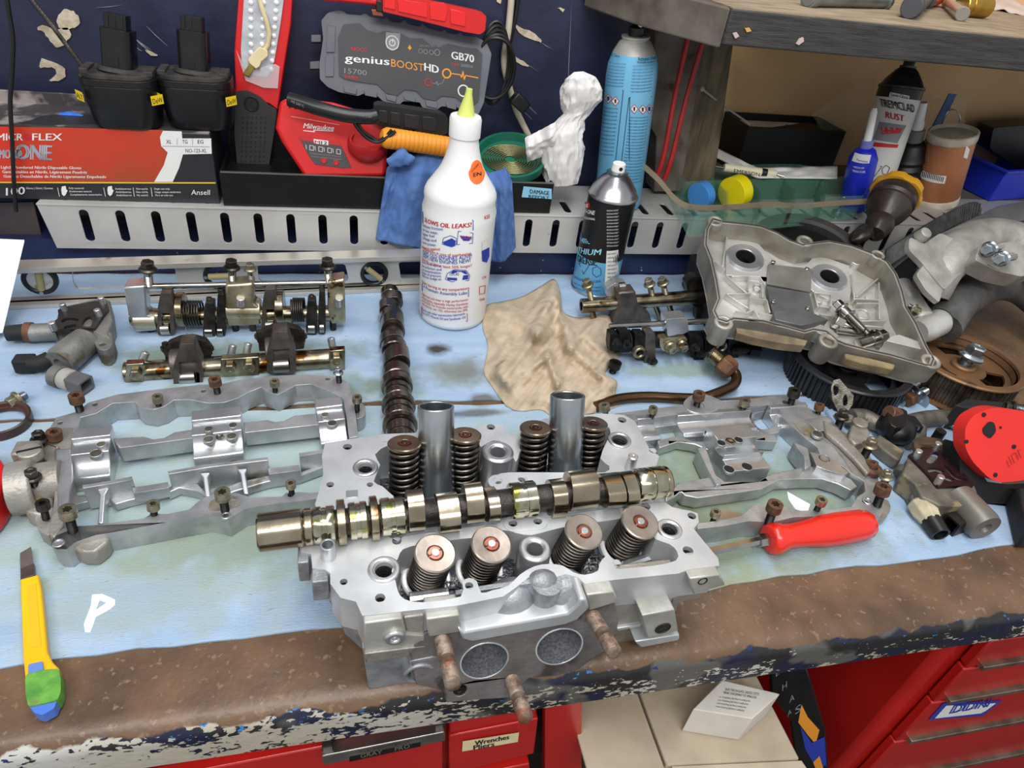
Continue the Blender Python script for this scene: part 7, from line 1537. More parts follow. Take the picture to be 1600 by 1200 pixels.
fo_ = [(536, 38), (562, 36), (572, 46), (590, 52), (600, 48), (626, 52), (640, 60), (660, 60), (672, 70), (690, 72), (700, 68), (726, 74), (745, 76), (754, 84), (752, 110), (748, 158), (738, 166), (722, 160), (712, 152), (690, 150), (680, 158), (662, 154), (650, 142), (632, 140), (620, 150), (604, 146), (590, 132), (560, 128), (540, 124), (530, 118), (528, 60)]
face = flat(BF, bo, fo_, 0.0, 0.0018, 'face_plate', FACE, 0.001, r=0.002)
for u0, v0, u1, v1 in ((511, 40, 523, 82), (509, 86, 521, 120)): flat(BF, bo, [(u0, v0), (u1+1, v0+1), (u1, v1), (u0-1, v1)], 0.0, 0.0018, 'port_cover', GRY, 0.0006)
for pts in ([(486, 54), (502, 54), (502, 66), (486, 66)], [(484, 96), (500, 95), (500, 108), (484, 108)]): flat(BF, bo, pts, -0.03, -0.012, 'hinge_tab', mat('tab_grey', (80, 80, 84), None, rough=0.4), 0.001)
for u0, v0, u1, v1 in ((536, 135, 558, 148), (568, 140, 590, 153), (602, 147, 620, 160), (630, 150, 650, 160), (664, 156, 684, 170), (696, 160, 714, 172)): flat(BF, bo, [(u0, v0), (u1, v0+3), (u1-1, v1), (u0+2, v1-4)], 0.0, 0.0016, 'bumper_rib', GRY, 0.0008)
pb = flat(BF, face, [(603, 50), (626, 52), (625, 66), (622, 76), (612, 80), (604, 75), (602, 64)], 0.0018, 0.0026, 'power_button', mat('button_grey', (126, 128, 132), None, rough=0.4), 0.0005)
def ringp(fr, par, u, v, ro, ri, off, m, nm):
    c = fr.px(u, v, off); k = sc(fr.to3(c[0], c[1], off)); b = MB(fr.M); b.pipe((c[0], c[1], off-0.0003), (c[0], c[1], off+0.0003), ro*k, ri*k, 24); return b.build(nm, m, par)
ringp(BF, face, 613, 67, 10.5, 9, 0.003, WPRINT, 'button_ring'); ringp(BF, face, 613, 67, 5, 3.6, 0.003, WPRINT, 'power_symbol'); strip(BF, WPRINT, face, [[(613.5, 61), (613, 67)]], 1.4, off=0.0034)
texts(BF, WPRINT, face, [('genius', 539, 96, 608, 102, 12), ('HD', 663, 110, 685, 115, 12), ('GB70', 705, 92, 740, 98, 12)], 0.0022, bold=4)
texts(BF, RPRINT, face, [('NOCO', 549, 79, 574, 82, 6), ('joules', 538, 121, 560, 124, 5.5), ('12V', 706, 103, 717, 104, 5)], 0.0022, bold=2)
texts(BF, GPRINT, face, [('15700', 538, 114, 573, 118, 8), ('2000A', 719, 104, 739, 107, 5), ('20% 50% 75% 100%', 655, 73, 690, 74, 3)], 0.0022)
texts(BF, OPRINT, face, [('BOOST', 611, 104, 662, 112, 12)], 0.0022)
for u, v, r in ((657, 80, 3.6), (665, 81, 3.6), (674, 82, 3.6), (683, 82, 5)): ringp(BF, face, u, v, r, r*0.7, 0.0022, GPRINT, 'level_light')
ringp(BF, face, 698, 115, 7.5, 5, 0.0022, OPRINT, 'orange_ring'); ringp(BF, face, 669, 129, 6, 4.5, 0.0022, RPRINT, 'red_ring'); ringp(BF, face, 724, 142, 9, 7, 0.0022, WPRINT, 'white_ring')
strip(BF, OPRINT, face, [[(705, 115), (719, 117), (721, 122), (723, 111), (725, 125), (727, 118), (747, 122)]], 1.6, off=0.0022)
strip(BF, GPRINT, face, [[(676, 130), (681, 131), (682, 127), (684, 134), (685, 131), (690, 131), (695, 121)]], 0.8, off=0.0022)
patch(BF, OPRINT, face, [(637, 75), (640, 70), (643, 75), (640, 79)], name='warning_diamond', off=0.0022)
# clamps and cables
CF_ = Fr((0, 0.895, 0), (1, 0, 0), (0, 0.1, 1))
bc = thing('cable_clamp', 'black battery clamp with thick cable resting between charger and jump starter', 'clamp', PY(640, 190, 0.90))
flat(CF_, bc, [(584, 166), (592, 163), (690, 178), (700, 184), (700, 208), (690, 212), (600, 200), (584, 192)], -0.026, 0.0, 'clamp_handle', BLK, 0.003, r=0.002)
for pts in ([(592, 172), (606, 174), (606, 194), (590, 190)], [(610, 175), (626, 177), (626, 198), (610, 195)], [(631, 178), (656, 181), (655, 202), (631, 199)], [(660, 182), (680, 184), (684, 192), (680, 206), (660, 203)]): flat(CF_, bc, pts, 0.0, 0.0015, 'grip_panel', mat('panel_black', (24, 24, 27), None, rough=0.4), 0.0006)
b = MB(); b.tube(crom([tuple(PY(u, v, y)) for u, v, y in ((452, 155, .905), (470, 160, .90), (500, 170, .892), (540, 180, .888), (575, 183, .888), (588, 181, .89))], 5, False), 0.0088, 14); b.build('cable', mat('rubber_cable', (20, 20, 21), None, rough=0.35), bc)
texts(Fr(PY(570, 182, 0.8795), (1, 0, 0), (0, 0, 1)), GPRINT, bc, [('NOCO 600', 562, 184, 581, 184, 4), ('HS 200°C', 455, 160, 475, 168, 4)], 0.0)
b = MB(); b.tube(crom([tuple(PY(u, v, .884)) for u, v in ((552, 190), (560, 202), (574, 216), (590, 222), (606, 214), (618, 205))], 5, False), 0.0022, 8); b.tube(crom([tuple(PY(u, v, .886)) for u, v in ((556, 188), (566, 204), (580, 214), (592, 220), (606, 210), (612, 203))], 5, False), 0.0022, 8); tag(b.build('thin_cable', BLK), 'pair of thin black wires looping under the black clamp', 'cable')
RC = Fr((0, 0.93, 0), (1, 0, 0), (0, 0.1, 1)); cc = thing('cable_clamp', 'red battery clamp lying on top of the jump starter', 'clamp', PY(690, 20, 0.94))
flat(RC, cc, [(598, -30), (620, -30), (640, -6), (752, 18), (760, 26), (758, 48), (750, 54), (726, 50), (640, 28), (598, 18)], -0.03, 0.0, 'clamp_handle', RED, 0.003, r=0.002)
for pts in ([(601, -10), (618, -4), (618, 16), (600, 12)], [(622, -2), (668, 6), (668, 28), (622, 18)], [(672, 4), (694, 4), (700, 14), (696, 34), (672, 30)], [(704, 14), (728, 20), (727, 42), (704, 37)]): flat(RC, cc, pts, 0, 0.0015, 'grip_panel', mat('bright_red', (224, 34, 34), None, rough=0.35), 0.0006)
flat(RC, cc, [(500, -20), (560, -12), (600, 2), (602, 14), (580, 8), (540, 4), (505, 2)], -0.022, -0.006, 'lower_handle', RED, 0.003)
flat(RC, cc, [(580, 14), (596, 16), (600, 26), (582, 24)], -0.02, -0.008, 'jaw', mat('copper', (196, 128, 92), (170, 104, 74), 60, 0.3, 0.9), 0.001); flat(RC, cc, [(588, 0), (598, 2), (598, 20), (588, 18)], -0.02, -0.002, 'pivot', BLK, 0.001)
oh = thing('orange_tool', 'orange ribbed tool handle lying above the blue rags', 'tool', PY(650, 220, 0.9)); b = MB(); a = PY(594, 214, 0.893); c = PY(716, 232, 0.91); L = (c-a).length; pr = [(0.004, 0), (0.010, 0.002), (0.0125, 0.006)]
for i in range(16): z = 0.008+i*(L-0.012)/16; pr += [(0.0132, z), (0.0132, z+(L-.012)/16*0.7), (0.0124, z+(L-.012)/16*0.8)]
b.lathe(pr+[(0.012, L), (0.004, L)], a, c-a, 20); b.build('ribbed_handle', mat('orange_grip', (232, 150, 32), (218, 134, 24), 20, 0.5), oh)
# --- blue rags hanging over the tray
BRAG = mat('blue_terry', (92, 128, 186), (76, 110, 168), 50, 0.95, 0, 1.0, 900)
def hang(lb, top, bot, y0, grp='blue shop rags', seed=0, puff=0.010):
    n = len(top); b = MB()
    def fn(i, j):
        k = i*(n-1); a = min(int(k), n-2); f = k-a; tu, tv = V(top[a]).lerp(V(top[a+1]), f); bu, bv = V(bot[a]).lerp(V(bot[a+1]), f)
        u = tu+(bu-tu)*j; v = tv+(bv-tv)*j; w_ = sin(pi*i)**0.5*(0.5+0.5*min(1, j*3))
        y = y0-puff*w_-0.006*sin(i*13+seed+j*2)*w_-0.004*noise.noise(V((i*5+seed, j*4, seed)))-0.002*noise.noise(V((i*16, j*12, seed)))+(0.018*(1-j*5) if j < 0.2 else 0)
        return PY(u, v+1.2*noise.noise(V((i*9, seed, 0)))*j, y)
    b.grid(60, 44, fn, thick=-0.0035); return tag(b.build('shop_rag', BRAG, smooth=180), lb, 'rag', grp)
hang('blue terry rag hanging over the tray left of the white bottle', [(604, 262), (622, 244), (660, 240), (690, 238), (712, 244)], [(587, 374), (612, 380), (640, 385), (676, 396), (700, 392)], 0.896, seed=1)
hang('blue terry rag hanging over the tray right of the white bottle', [(735, 250), (750, 262), (766, 270), (790, 262), (800, 276)], [(735, 400), (756, 404), (776, 410), (790, 408), (806, 386)], 0.893, seed=4)
b = MB(); 
def knot(i, j): a = 2*pi*i; r = 0.009*(1+0.35*noise.noise(V((cos(a)*2, sin(a)*2, j*5))))*sin(pi*min(max(j, .02), .98))**0.6; q = PY(604+44*j, 250-4*j+3*sin(j*9), 0.885); return q+V((0, r*cos(a), r*1.2*sin(a)))
b.grid(18, 24, knot); b.build; tag(b.build('shop_rag', BRAG, smooth=180), 'small rolled blue rag end knotted above the left rag', 'rag')
# --- green magnetic dish
gd = thing('round_dish', 'green round dish with a coil of wire, on the tray behind the right rag', 'dish', PY(795, 260, 0.93))
q = PY(798, 248, 0.955); ax = V((-0.12, -0.30, 0.95)).normalized(); GR = mat('green_dish', (28, 112, 88), (22, 96, 76), 20, 0.35)
b = MB(); b.lathe([(0.0005, -0.010), (0.046, -0.010), (0.050, -0.006), (0.052, 0.008), (0.048, 0.008), (0.045, -0.002), (0.0005, -0.002)], q, ax, 44); b.build('dish', GR, gd)
b = MB(Max(q, ax)); n = 9*20; b.tube([((0.008+0.034*t/n)*cos(2*pi*9*t/n), (0.008+0.034*t/n)*sin(2*pi*9*t/n)*0.8, 0.0) for t in range(n+1)], 0.0009, 5); b.build('wire_coil', mat('brass_wire', (150, 140, 100), None, rough=0.35, metal=0.9), gd, smooth=80)
# --- big white oil-additive bottle
BC = P(707, 511, 0.0022); by = BC.y+0.012; BX = P(707, 519, 0.0022).x
r0 = 0.0462; by = P(707, 519, 0.0022).y+r0; BX = PY(707, 480, by).x
lb_ = thing('oil_bottle', 'tall white squeeze bottle with yellow nozzle and red and blue label', 'bottle', (BX, by, 0.002))
def zf(v): return PY(709, v, by-0.02).z
zs_ = {k: PY(710, v, by).z for k, v in dict(sh=307, n0=258, n1=215, c0=206, c1=180, t1=137).items()}
WB = mat('bottle_white', (238, 238, 236), (230, 230, 228), 10, 0.42); 
prf = [(PY(707, v_, by).z, h_*sc(PY(707, v_, by))) for v_, h_ in ((311, 55.5), (304, 57), (297, 56.5), (290, 53.5), (280, 46.5), (268, 38.5), (258, 33), (245, 28.3), (230, 24.8), (215, 22.6), (206, 21.6))]
b = MB(); b.lathe([(r0*0.85, 0.0022), (r0*0.96, 0.004), (r0*0.985, 0.010), (r0*0.985, 0.020), (r0*0.995, 0.022), (r0, zs_['sh']-0.022), (r0*1.01, zs_['sh']-0.014)]+[(r_, z_) for z_, r_ in prf], (BX, by, 0), seg=64); bb2 = b.build('bottle_body', WB, lb_, smooth=60)
b = MB(); b.lathe([(0.0185, zs_['c0']-0.004), (0.0188, zs_['c1']-0.003), (0.0175, zs_['c1']), (0.010, zs_['c1']+0.001)], (BX, by, 0), seg=40); b.build('collar', WB, lb_)
b = MB(); _h = zs_['t1']-zs_['c1']; b.lathe([(0.0105, 0.0005), (0.0095, 0.004), (0.0042, _h-0.006), (0.0036, _h), (0.0018, _h+0.0005)], (BX, by, zs_['c1']), (0.06, 0, 1), seg=28); b.build('nozzle', mat('nozzle_yellow', (214, 222, 120), (204, 212, 104), 20, 0.4), lb_)
CL = Cyl((BX, by, 0), (0, 0, 1), r0+0.0001)
texts(CL, RPRINT, bb2, [('SLOWS OIL LEAKS!', 664, 346, 736, 354, 7)], 0.0005, bold=5, slant=0.15)
def boxl(pts): return [pts+[pts[0]]]
strip(CL, BPRINT, bb2, boxl([(661, 331), (739, 344), (739, 359), (661, 348)]), 1.1, off=0.0005)
texts(CL, BPRINT, bb2, [('Reduces friction', 661, 353, 692, 360, 4.5), ('for less wear,', 661, 360, 685, 366, 4.5), ('higher fuel', 661, 367, 679, 371, 4.5), ('mileage and', 661, 373, 682, 378, 4.5), ('more power.', 661, 380, 682, 385, 4.5), ('KEEPS OLD ENGINES ALIVE!', 661, 395, 737, 402, 6), ('KEEPS NEW ENGINES NEW!', 661, 401, 735, 409, 6), ('Slows blow-by for', 660, 410, 690, 417, 4), ('less pollution and', 660, 416, 690, 423, 4), ('oil contamination.', 660, 422, 690, 428, 4), ('Raises oil pressure.', 660, 427, 690, 433, 4), ('Will not sludge or', 660, 432, 690, 438, 4), ('A Premium Assembly Lube', 662, 449, 730, 459, 5), ('Blends with other automotive lubricants.', 660, 484, 727, 491, 3.8), ('Even ATF, Mineral Oil and Synthetic Oil', 660, 489, 727, 497, 3.8), ('LUCAS', 703, 430, 717, 430, 5)], 0.0005, bold=1.2)
texts(CL, RPRINT, bb2, [('Protects against', 660, 388, 688, 391, 4.5), ('oil breakdown in case of overheating.', 660, 387, 737, 397, 4.5), ('Extends oil life at least 50% longer!', 660, 405, 737, 416, 4.5), ('Easier starting at any temperature.', 660, 441, 734, 451, 4.5), ('Fights heat and wear in high performance', 660, 460, 731, 469, 3.8), ('motorcycles, especially Harley Davidson', 660, 465, 731, 475, 3.8), ('use 20-25%. For 4-stroke motorcycles with', 660, 470, 731, 480, 3.8), ('wet clutches, use 15%, otherwise use 20%.', 660, 475, 731, 485, 3.8), ('KEE', 757, 343, 765, 340, 6), ('Oil', 753, 436, 759, 434, 4), ('Quality', 749, 470, 757, 468, 4), ('LUCAS', 720, 372, 737, 374, 5)], 0.0005, bold=1.2)
strip(CL, RPRINT, bb2, boxl([(659, 479), (730, 490), (730, 502), (659, 493)])+boxl([(749, 448), (758, 446), (757, 458), (749, 460)]), 0.9, off=0.0005)
strip(CL, BPRINT, bb2, boxl([(660, 443), (732, 453), (732, 463), (660, 454)])+[[(691, 381), (693, 372), (704, 368), (713, 372), (713, 382), (700, 384), (691, 381)], [(714, 382), (716, 361), (739, 364), (738, 380), (714, 382)], [(696, 436), (699, 427), (710, 421), (728, 422), (734, 430), (732, 438), (706, 440), (696, 436)]], 0.9, off=0.0005)
for pts in ([(692, 378), (706, 372), (712, 376), (711, 384), (705, 386), (694, 382)], [(718, 368), (737, 370), (733, 376), (724, 376)], [(708, 422), (727, 423), (731, 428), (704, 427)], [(698, 433), (714, 434), (714, 438), (700, 437)], [(724, 430), (732, 429), (731, 436), (722, 437)]): patch(CL, BPRINT, bb2, pts, name='blue_print', off=0.0006)
patch(CL, WPRINT, bb2, [(752, 378), (762, 372), (766, 390), (766, 405), (752, 404)], name='badge', off=0.0005); patch(CL, BPRINT, bb2, [(752, 392), (764, 386), (764, 400), (760, 410), (753, 408)], name='badge', off=0.0008)
kf = Fr((BX+0.036, by-0.026, 0.21), (0.75, 0.66, 0), (-0.28, 0.25, 0.92)); 
b = MB(); ocx, ocz = [], []
for i in range(20):
    t_ = 2*pi*i/20; u, v = 745+13*cos(t_)*(0.8 if sin(t_) < 0 else 1), 269+19*sin(t_)
    zz = PY(u, v, by-0.015).z; rr = 0; pts_ = [(r_, z_) for z_, r_ in prf]
    for (ra_, za), (rb_, zb_) in zip(pts_, pts_[1:]):
        if za <= zz <= zb_: rr = ra_+(rb_-ra_)*(zz-za)/(zb_-za)
    rr = 0.03
    for _ in range(8):
        hh_ = Cyl((BX, by, 0), (0, 0, 1), rr).px(u, v)[1]
        for (ra_, za), (rb_, zb_) in zip(pts_, pts_[1:]):
            if za <= hh_ <= zb_: rr = ra_+(rb_-ra_)*(hh_-za)/(zb_-za)+0.0007
    cq = Cyl((BX, by, 0), (0, 0, 1), rr); s__, h__ = cq.px(u, v); p_ = cq.to3(s__, h__, 0.0); b.v.append(p_)
cen = sum(b.v, V((0, 0, 0)))/20; d_ = (cen-V((BX, by, cen.z))).normalized(); b.v.append(cen+d_*0.0016); b.f = [(20, i, (i+1) % 20) for i in range(20)]; b.mi = [0]*20
b.build('orange_sticker', mat('sticker_orange', (250, 112, 46), None, rough=0.5), lb_, recalc=False)
fs_ = Fr(cen+d_*0.0024, V((d_.y*-1, d_.x, 0)), (0, 0.3, 1)); texts(fs_, KPRINT, lb_, [('STOPS', 737, 270, 748, 258, 4), ('EN', 740, 276, 752, 274, 6)], 0.0, bold=5)
# --- cans
def can(name, lb, cat, u0, v0, u1, v1, y, r, bands, mcap, capr, nozzle, z0=None, seg=44):
    """bands: (fraction0, fraction1, material) up the cylindrical part between the two photo points"""
    a = PY(u0, v0, y); a.y = y
    if z0 is not None: a.z = z0
    c = PY(u1, v1, y); ax = (c-a).normalized(); L = (c-a).length; t = thing(name, lb, cat, a)
    for f0, f1, m in bands: b = MB(); b.lathe([(r*0.96 if f0 == 0 else r, L*f0), (r, L*f0+0.001), (r, L*f1)], a, ax, seg); bd = b.build('can_body', m, t, smooth=60)
    return t, a, ax, L, bd
# grease can
SB_ = mat('can_sky_blue', (110, 178, 214), (96, 166, 204), 20, 0.35, 0.1)
gy2 = 0.86; r = 0.0345; aG = P(926, 466, 0.0022); gy2 = aG.y+r; xg = PY(929, 440, gy2).x
t = thing('grease_can', 'spray grease can with black and blue label and white nozzle on the pad', 'spray can', (xg, gy2, 0.002))
zA = PY(940, 395, gy2).z; zB = PY(950, 305, gy2).z; zC = PY(953, 268, gy2).z
b = MB(); b.lathe([(r*.97, 0.0022), (r, 0.004), (r, zA)], (xg, gy2, 0), seg=48); b.build('label_blue', SB_, t, smooth=60)
b = MB(); b.lathe([(r, zA), (r, zB)], (xg, gy2, 0), seg=48); b.build('label_black', mat('can_black', (26, 26, 28), None, rough=0.35, metal=0.2), t, smooth=60)
CANT = mat('can_steel', (184, 184, 186), (160, 160, 164), 20, 0.25, 0.95)
b = MB(); b.lathe([(r*1.03, 0.0022), (r*1.03, 0.005), (r, 0.006)], (xg, gy2, 0), seg=48); b.build('base_rim', CANT, t)
b = MB(); b.lathe([(r, zB-0.001), (r*1.04, zB), (r*1.04, zB+0.003), (r*0.98, zB+0.005), (r*0.90, zB+0.012), (r*0.6, zB+0.026), (r*0.42, zB+0.031), (r*0.45, zB+0.034), (r*0.3, zB+0.036)], (xg, gy2, 0), seg=48); b.build('dome', CANT, t, smooth=50)
b = MB(); b.lathe([(0.0125, zC-0.010), (0.0125, zC), (0.0095, zC+0.001), (0.009, zC+0.012), (0.0075, zC+0.013), (0.0005, zC+0.012)], (xg, gy2, 0), seg=26); nz_ = b.build('nozzle', mat('nozzle_white', (232, 230, 224), None, rough=0.5), t)
b = MB(); b.cyl((xg, gy2-0.0088, zC+0.007), (xg, gy2-0.0098, zC+0.007), 0.0026, seg=12); b.build('spray_hole', DARK, nz_)
CG2 = Cyl((xg, gy2, 0), (0, 0, 1), r+0.0001)
texts(CG2, WPRINT, t, [('3-IN-ONE', 909, 330, 929, 336, 6.5), ('PROFESSIONAL', 908, 340, 930, 344, 3.5)], 0.0004, bold=3)
texts(CG2, mat('cyan_print', (150, 214, 236), None, rough=0.5), t, [('WHITE', 906, 378, 922, 381, 8), ('LITHIUM', 900, 392, 938, 398, 9)], 0.0004, bold=3)
texts(CG2, KPRINT, t, [('GREASE', 903, 408, 933, 415, 11)], 0.0004, bold=5); texts(CG2, BPRINT, t, [('EXTREME DANGER', 897, 434, 940, 441, 4.5), ('contents under pressure, see cautions', 896, 442, 940, 449, 3), ('keep away from heat sparks and flames', 896, 448, 938, 455, 3)], 0.0004)
for i, (cu, cv, rr_) in enumerate(((916, 321, 6.5), (906, 368, 5))):
    b = MB(); pts = [CG2.px(cu+rr_*cos(2*pi*k/16), cv+rr_*sin(2*pi*k/16)) for k in range(16)]; b.add([CG2.to3(x, y, 0.0005) for x, y in pts], [tuple(range(16))]); b.build('round_logo', RPRINT if i == 0 else BPRINT, t, recalc=False)
texts(CG2, WPRINT, t, [('3', 914, 325, 919, 325, 7)], 0.0009, bold=4)
strip(CG2, BPRINT, t, [[(905, 411), (921, 414), (912, 428), (905, 411)], [(926, 419), (933, 416), (939, 420), (939, 429), (932, 433), (926, 428), (926, 419)]], 1, off=0.0005)
texts(CG2, WPRINT, t, [('safety directions in small type %d' % k, 948, 330+k*5, 966, 329+k*5, 2.6) for k in range(12)], 0.0004)
patch(CG2, mat('label_cream', (222, 222, 218), None, rough=0.6), t, [(948, 392), (966, 390), (963, 448), (944, 452)], name='warning_panel', off=0.0003, n=6); texts(CG2, KPRINT, t, [('small cautions %d' % k, 949, 398+k*6, 963, 396+k*6, 3) for k in range(9)], 0.0006)
# blue parts-cleaner can
by3 = 0.95; r = 0.0355; xq = PY(968, 285, by3).x; x1 = PY(995, 45, by3).x; z1_ = PY(988, 72, by3).z
t = thing('cleaner_can', 'tall sky-blue spray can standing on the rail beside the post', 'spray can', (xq, by3, SZ)); ax = (V((x1, by3, PY(995, 45, by3).z))-V((xq, by3, PY(968, 285, by3).z))).normalized()
aB = V((xq, by3, PY(968, 285, by3).z)); aB = aB-ax*((aB.z-SZ-0.0008)/ax.z); L = (z1_-SZ)/ax.z
b = MB(); b.lathe([(r*.96, 0), (r, 0.003), (r, L*0.83), (r*0.96, L*0.90), (r*0.82, L*0.965)], aB, ax, 48); cb = b.build('can_body', mat('cleaner_blue', (118, 186, 222), (104, 174, 214), 8, 0.32, 0.15), t, smooth=60)
b = MB(); b.lathe([(r*0.82, L*0.965), (r*0.62, L*1.02), (r*0.50, L*1.035), (r*0.50, L*1.04), (r*0.54, L*1.045), (r*0.54, L*1.055), (r*0.2, L*1.055)], aB, ax, 40); b.build('shoulder', mat('can_grey', (190, 188, 180), (160, 158, 150), 30, 0.5, 0.3), t, smooth=50)
b = MB(); b.lathe([(r*0.3, L*1.055), (r*0.3, L*1.10), (r*0.22, L*1.11)], aB, ax, 20); b.build('actuator', BLK, t); b = MB(); b.cyl(aB+ax*L*1.06+V((0.002, -0.006, 0)), aB+ax*L*1.12+V((0.002, -0.006, 0)), 0.0028, seg=10); b.build('stem_tube', WPRINT, t)
CB_ = Cyl(aB, ax, r+0.0001); KB2 = mat('navy_print', (24, 50, 96), None, rough=0.6)
texts(CB_, KPRINT, cb, [('& Parts Cleaner', 953, 86, 969, 90, 5), ('Nettoyeur à freins', 997, 95, 1024, 92, 6), ('Formule exempte', 996, 99, 1022, 97, 3)], 0.0004, bold=2)
tl = []
for k in range(8): tl.append(('directions for use and first aid text', 952-k*0.6, 98+k*5, 978-k*0.6, 101+k*5, 2.6))
for k in range(9): tl.append(('mode d emploi et premiers soins texte', 989-k*0.5, 104+k*5, 1021-k*0.5, 102+k*5, 2.6))
for k in range(13): tl.append(('danger vapour harmful read carefully', 944-k*0.6, 168+k*6, 966-k*0.6, 171+k*6, 2.6))
for k in range(22): tl.append(('danger contenu sous pression, nocif', 983-k*0.6, 184+k*4.8, 1013-k*0.6, 183+k*4.8, 2.4))
texts(CB_, KB2, cb, tl, 0.0004)
strip(CB_, KPRINT, cb, [[(946, 134), (974, 141), (962, 250)], [(983, 300-50), (984, 152), (1018, 151)], [(983, 152), (970, 262)]], 1, off=0.0005)
for cu, cv in ((951, 154), (962, 158), (991, 170), (1004, 171), (1014, 170)):
    patch(CB_, WPRINT, cb, [(cu, cv-7), (cu+6, cv), (cu, cv+7), (cu-6, cv)], name='hazard_diamond', off=0.0005); strip(CB_, RPRINT, cb, [[(cu, cv-7), (cu+6, cv), (cu, cv+7), (cu-6, cv), (cu, cv-7)], ], 0.9, off=0.0007); patch(CB_, KPRINT, cb, [(cu-1.5, cv-3), (cu+1.5, cv-3), (cu+1, cv+3), (cu-1, cv+3)], name='hazard_symbol', off=0.0008)
# --- crumpled white bag
cw = []; axp = [PY(u, v, 0.93) for u, v in ((878, 288), (878, 262), (880, 232), (882, 208), (890, 190), (902, 176), (908, 158), (908, 138), (906, 122), (904, 112))]; rad = [0.022, 0.028, 0.029, 0.027, 0.020, 0.019, 0.027, 0.027, 0.020, 0.006]
b = MB()
def crump(i, j):
    k = j*(len(axp)-1); a = min(int(k), len(axp)-2); f = k-a; q = axp[a].lerp(axp[a+1], f); r_ = rad[a]+(rad[a+1]-rad[a])*f; t_ = 2*pi*i
    n_ = 1-abs(noise.noise(V((cos(t_)*2.6+3, sin(t_)*2.6, j*8))))*0.9; n2 = 1-abs(noise.noise(V((cos(t_)*6, sin(t_)*6+3, j*20))))*0.5
    d_ = V((cos(t_), sin(t_)*0.8, 0.25*cos(t_+1))); return q+d_*r_*(0.62+0.34*n_+0.14*n2)
b.grid(90, 80, crump)
def wing(i, j):
    q = PY(868-48*i+4*j, 190+26*i+(44-6*i)*j, 0.925-0.012*sin(pi*j)-0.006*sin(i*9)); return q+V((0, 0.004*noise.noise(V((i*6, j*6, 1))), 0))
b.grid(24, 20, wing, thick=0.002)
tag(b.build('paper_bundle', mat('white_bag', (226, 224, 222), (212, 208, 206), 10, 0.6), smooth=28, recalc=False), 'crumpled white bundle twisted in the middle, between the dish and the blue can', 'bundle')
# --- wall cables
CW = mat('cream_cable', (206, 196, 176), (186, 174, 152), 30, 0.5)
b = MB(); b.tube(crom([tuple(PY(u, v, 1.018)) for u, v in ((800, -20), (798, 10), (794, 50), (788, 85), (789, 110), (797, 140), (806, 170), (816, 192), (826, 212))], 6, False), 0.0046, 12); cb_ = tag(b.build('wall_cable', CW), 'cream round cable hanging down the navy wall', 'cable')
b = MB(); b.tube(crom([tuple(PY(u, v, 1.020)) for u, v in ((812, -20), (806, 25), (798, 60), (790, 92), (783, 110))], 6, False), 0.003, 8); tag(b.build('wall_cable', BLK), 'black cable beside the cream cable on the wall', 'cable')
b = MB()
for k in range(5):
    q = PY(772, 100+k*2, 1.005-0.004*k); n = 40; b.tube([q+V(((0.020+0.002*k)*cos(2*pi*i/n), 0.006*sin(2*pi*i/n+k), (0.052-0.003*k)*sin(2*pi*i/n))) for i in range(n)]+[q+V((0.020+0.002*k, 0.006*sin(k), 0))], 0.0024, 6)
tag(b.build('coiled_cable', BLK), 'loose coil of black cable right of the jump starter', 'cable')
pl_ = thing('power_plug', 'black mains plug with two flat metal pins below the cable coil', 'plug', PY(812, 160, 1.0)); f_ = Fr(PY(812, 160, 0.995), (0.8, 0, -0.6), (0.6, 0, 0.8))
b = MB(f_.M); b.box((0, 0, 0), (0.026, 0.018, 0.016)); b.build('plug_body', BLK, pl_, bev=0.002)
for s_ in (-1, 1): b = MB(f_.M); b.box((0.021, s_*0.005, 0.002), (0.016, 0.0012, 0.005)); b.build('pin', ZINC, pl_)
b = MB(); b.tube(crom([tuple(PY(u, v, .90)) for u, v in ((8, -20), (14, 20), (20, 60), (19, 110), (16, 160), (19, 220), (22, 290), (25, 330))], 6, False), 0.0024, 8); tag(b.build('hanging_wire', BLK), 'thin black wire hanging in front of the glove box', 'cable')
b = MB(); b.tube([PY(40, -12, 1.0), PY(85, 45, .99), PY(135, 112, .975)], 0.0026, 8); tag(b.build('aerial_rod', DKST), 'thin dark rod leaning from the wall to the left battery', 'rod')
# ================================================================ alcove and right-hand shelf things
struct(MB().box((1.3945, 1.0995, SZ-0.0045), (1.655, 0.158, 0.008)).build('trim_21', mat('alcove_ledge', (120, 112, 104), (96, 88, 82), 12, 0.7)))
# clear green organiser tray with cells
GC = mat('clear_green', (120, 176, 150), None, rough=0.08, alpha=0.16)
GE = mat('green_edge', (120, 186, 160), None, rough=0.15, trans=0.5)
og = thing('organiser_tray', 'clear green plastic organiser tray with small compartments on the rail', 'organiser', PY(1180, 340, 0.92))
zc_ = SZ+0.001; hc = 0.034; ZT = zc_+hc; TT = table(ZT)
cells = [[(1046, 262), (1092, 258), (1118, 282), (1070, 284)], [(1070, 284), (1118, 282), (1136, 300), (1136, 330), (1086, 334)], [(1118, 282), (1172, 280), (1190, 300), (1186, 326), (1138, 330), (1136, 300)], [(1172, 280), (1226, 280), (1244, 298), (1236, 320), (1190, 324), (1190, 300)], [(1226, 280), (1282, 280), (1296, 296), (1288, 318), (1240, 320), (1244, 298)],
  [(1040, 234), (1090, 232), (1104, 254), (1052, 258)], [(1092, 258), (1146, 258), (1172, 280), (1118, 282)], [(1146, 258), (1196, 256), (1226, 280), (1172, 280)], [(1196, 256), (1244, 256), (1282, 280), (1226, 280)], [(1244, 256), (1290, 262), (1300, 276), (1282, 280)]]
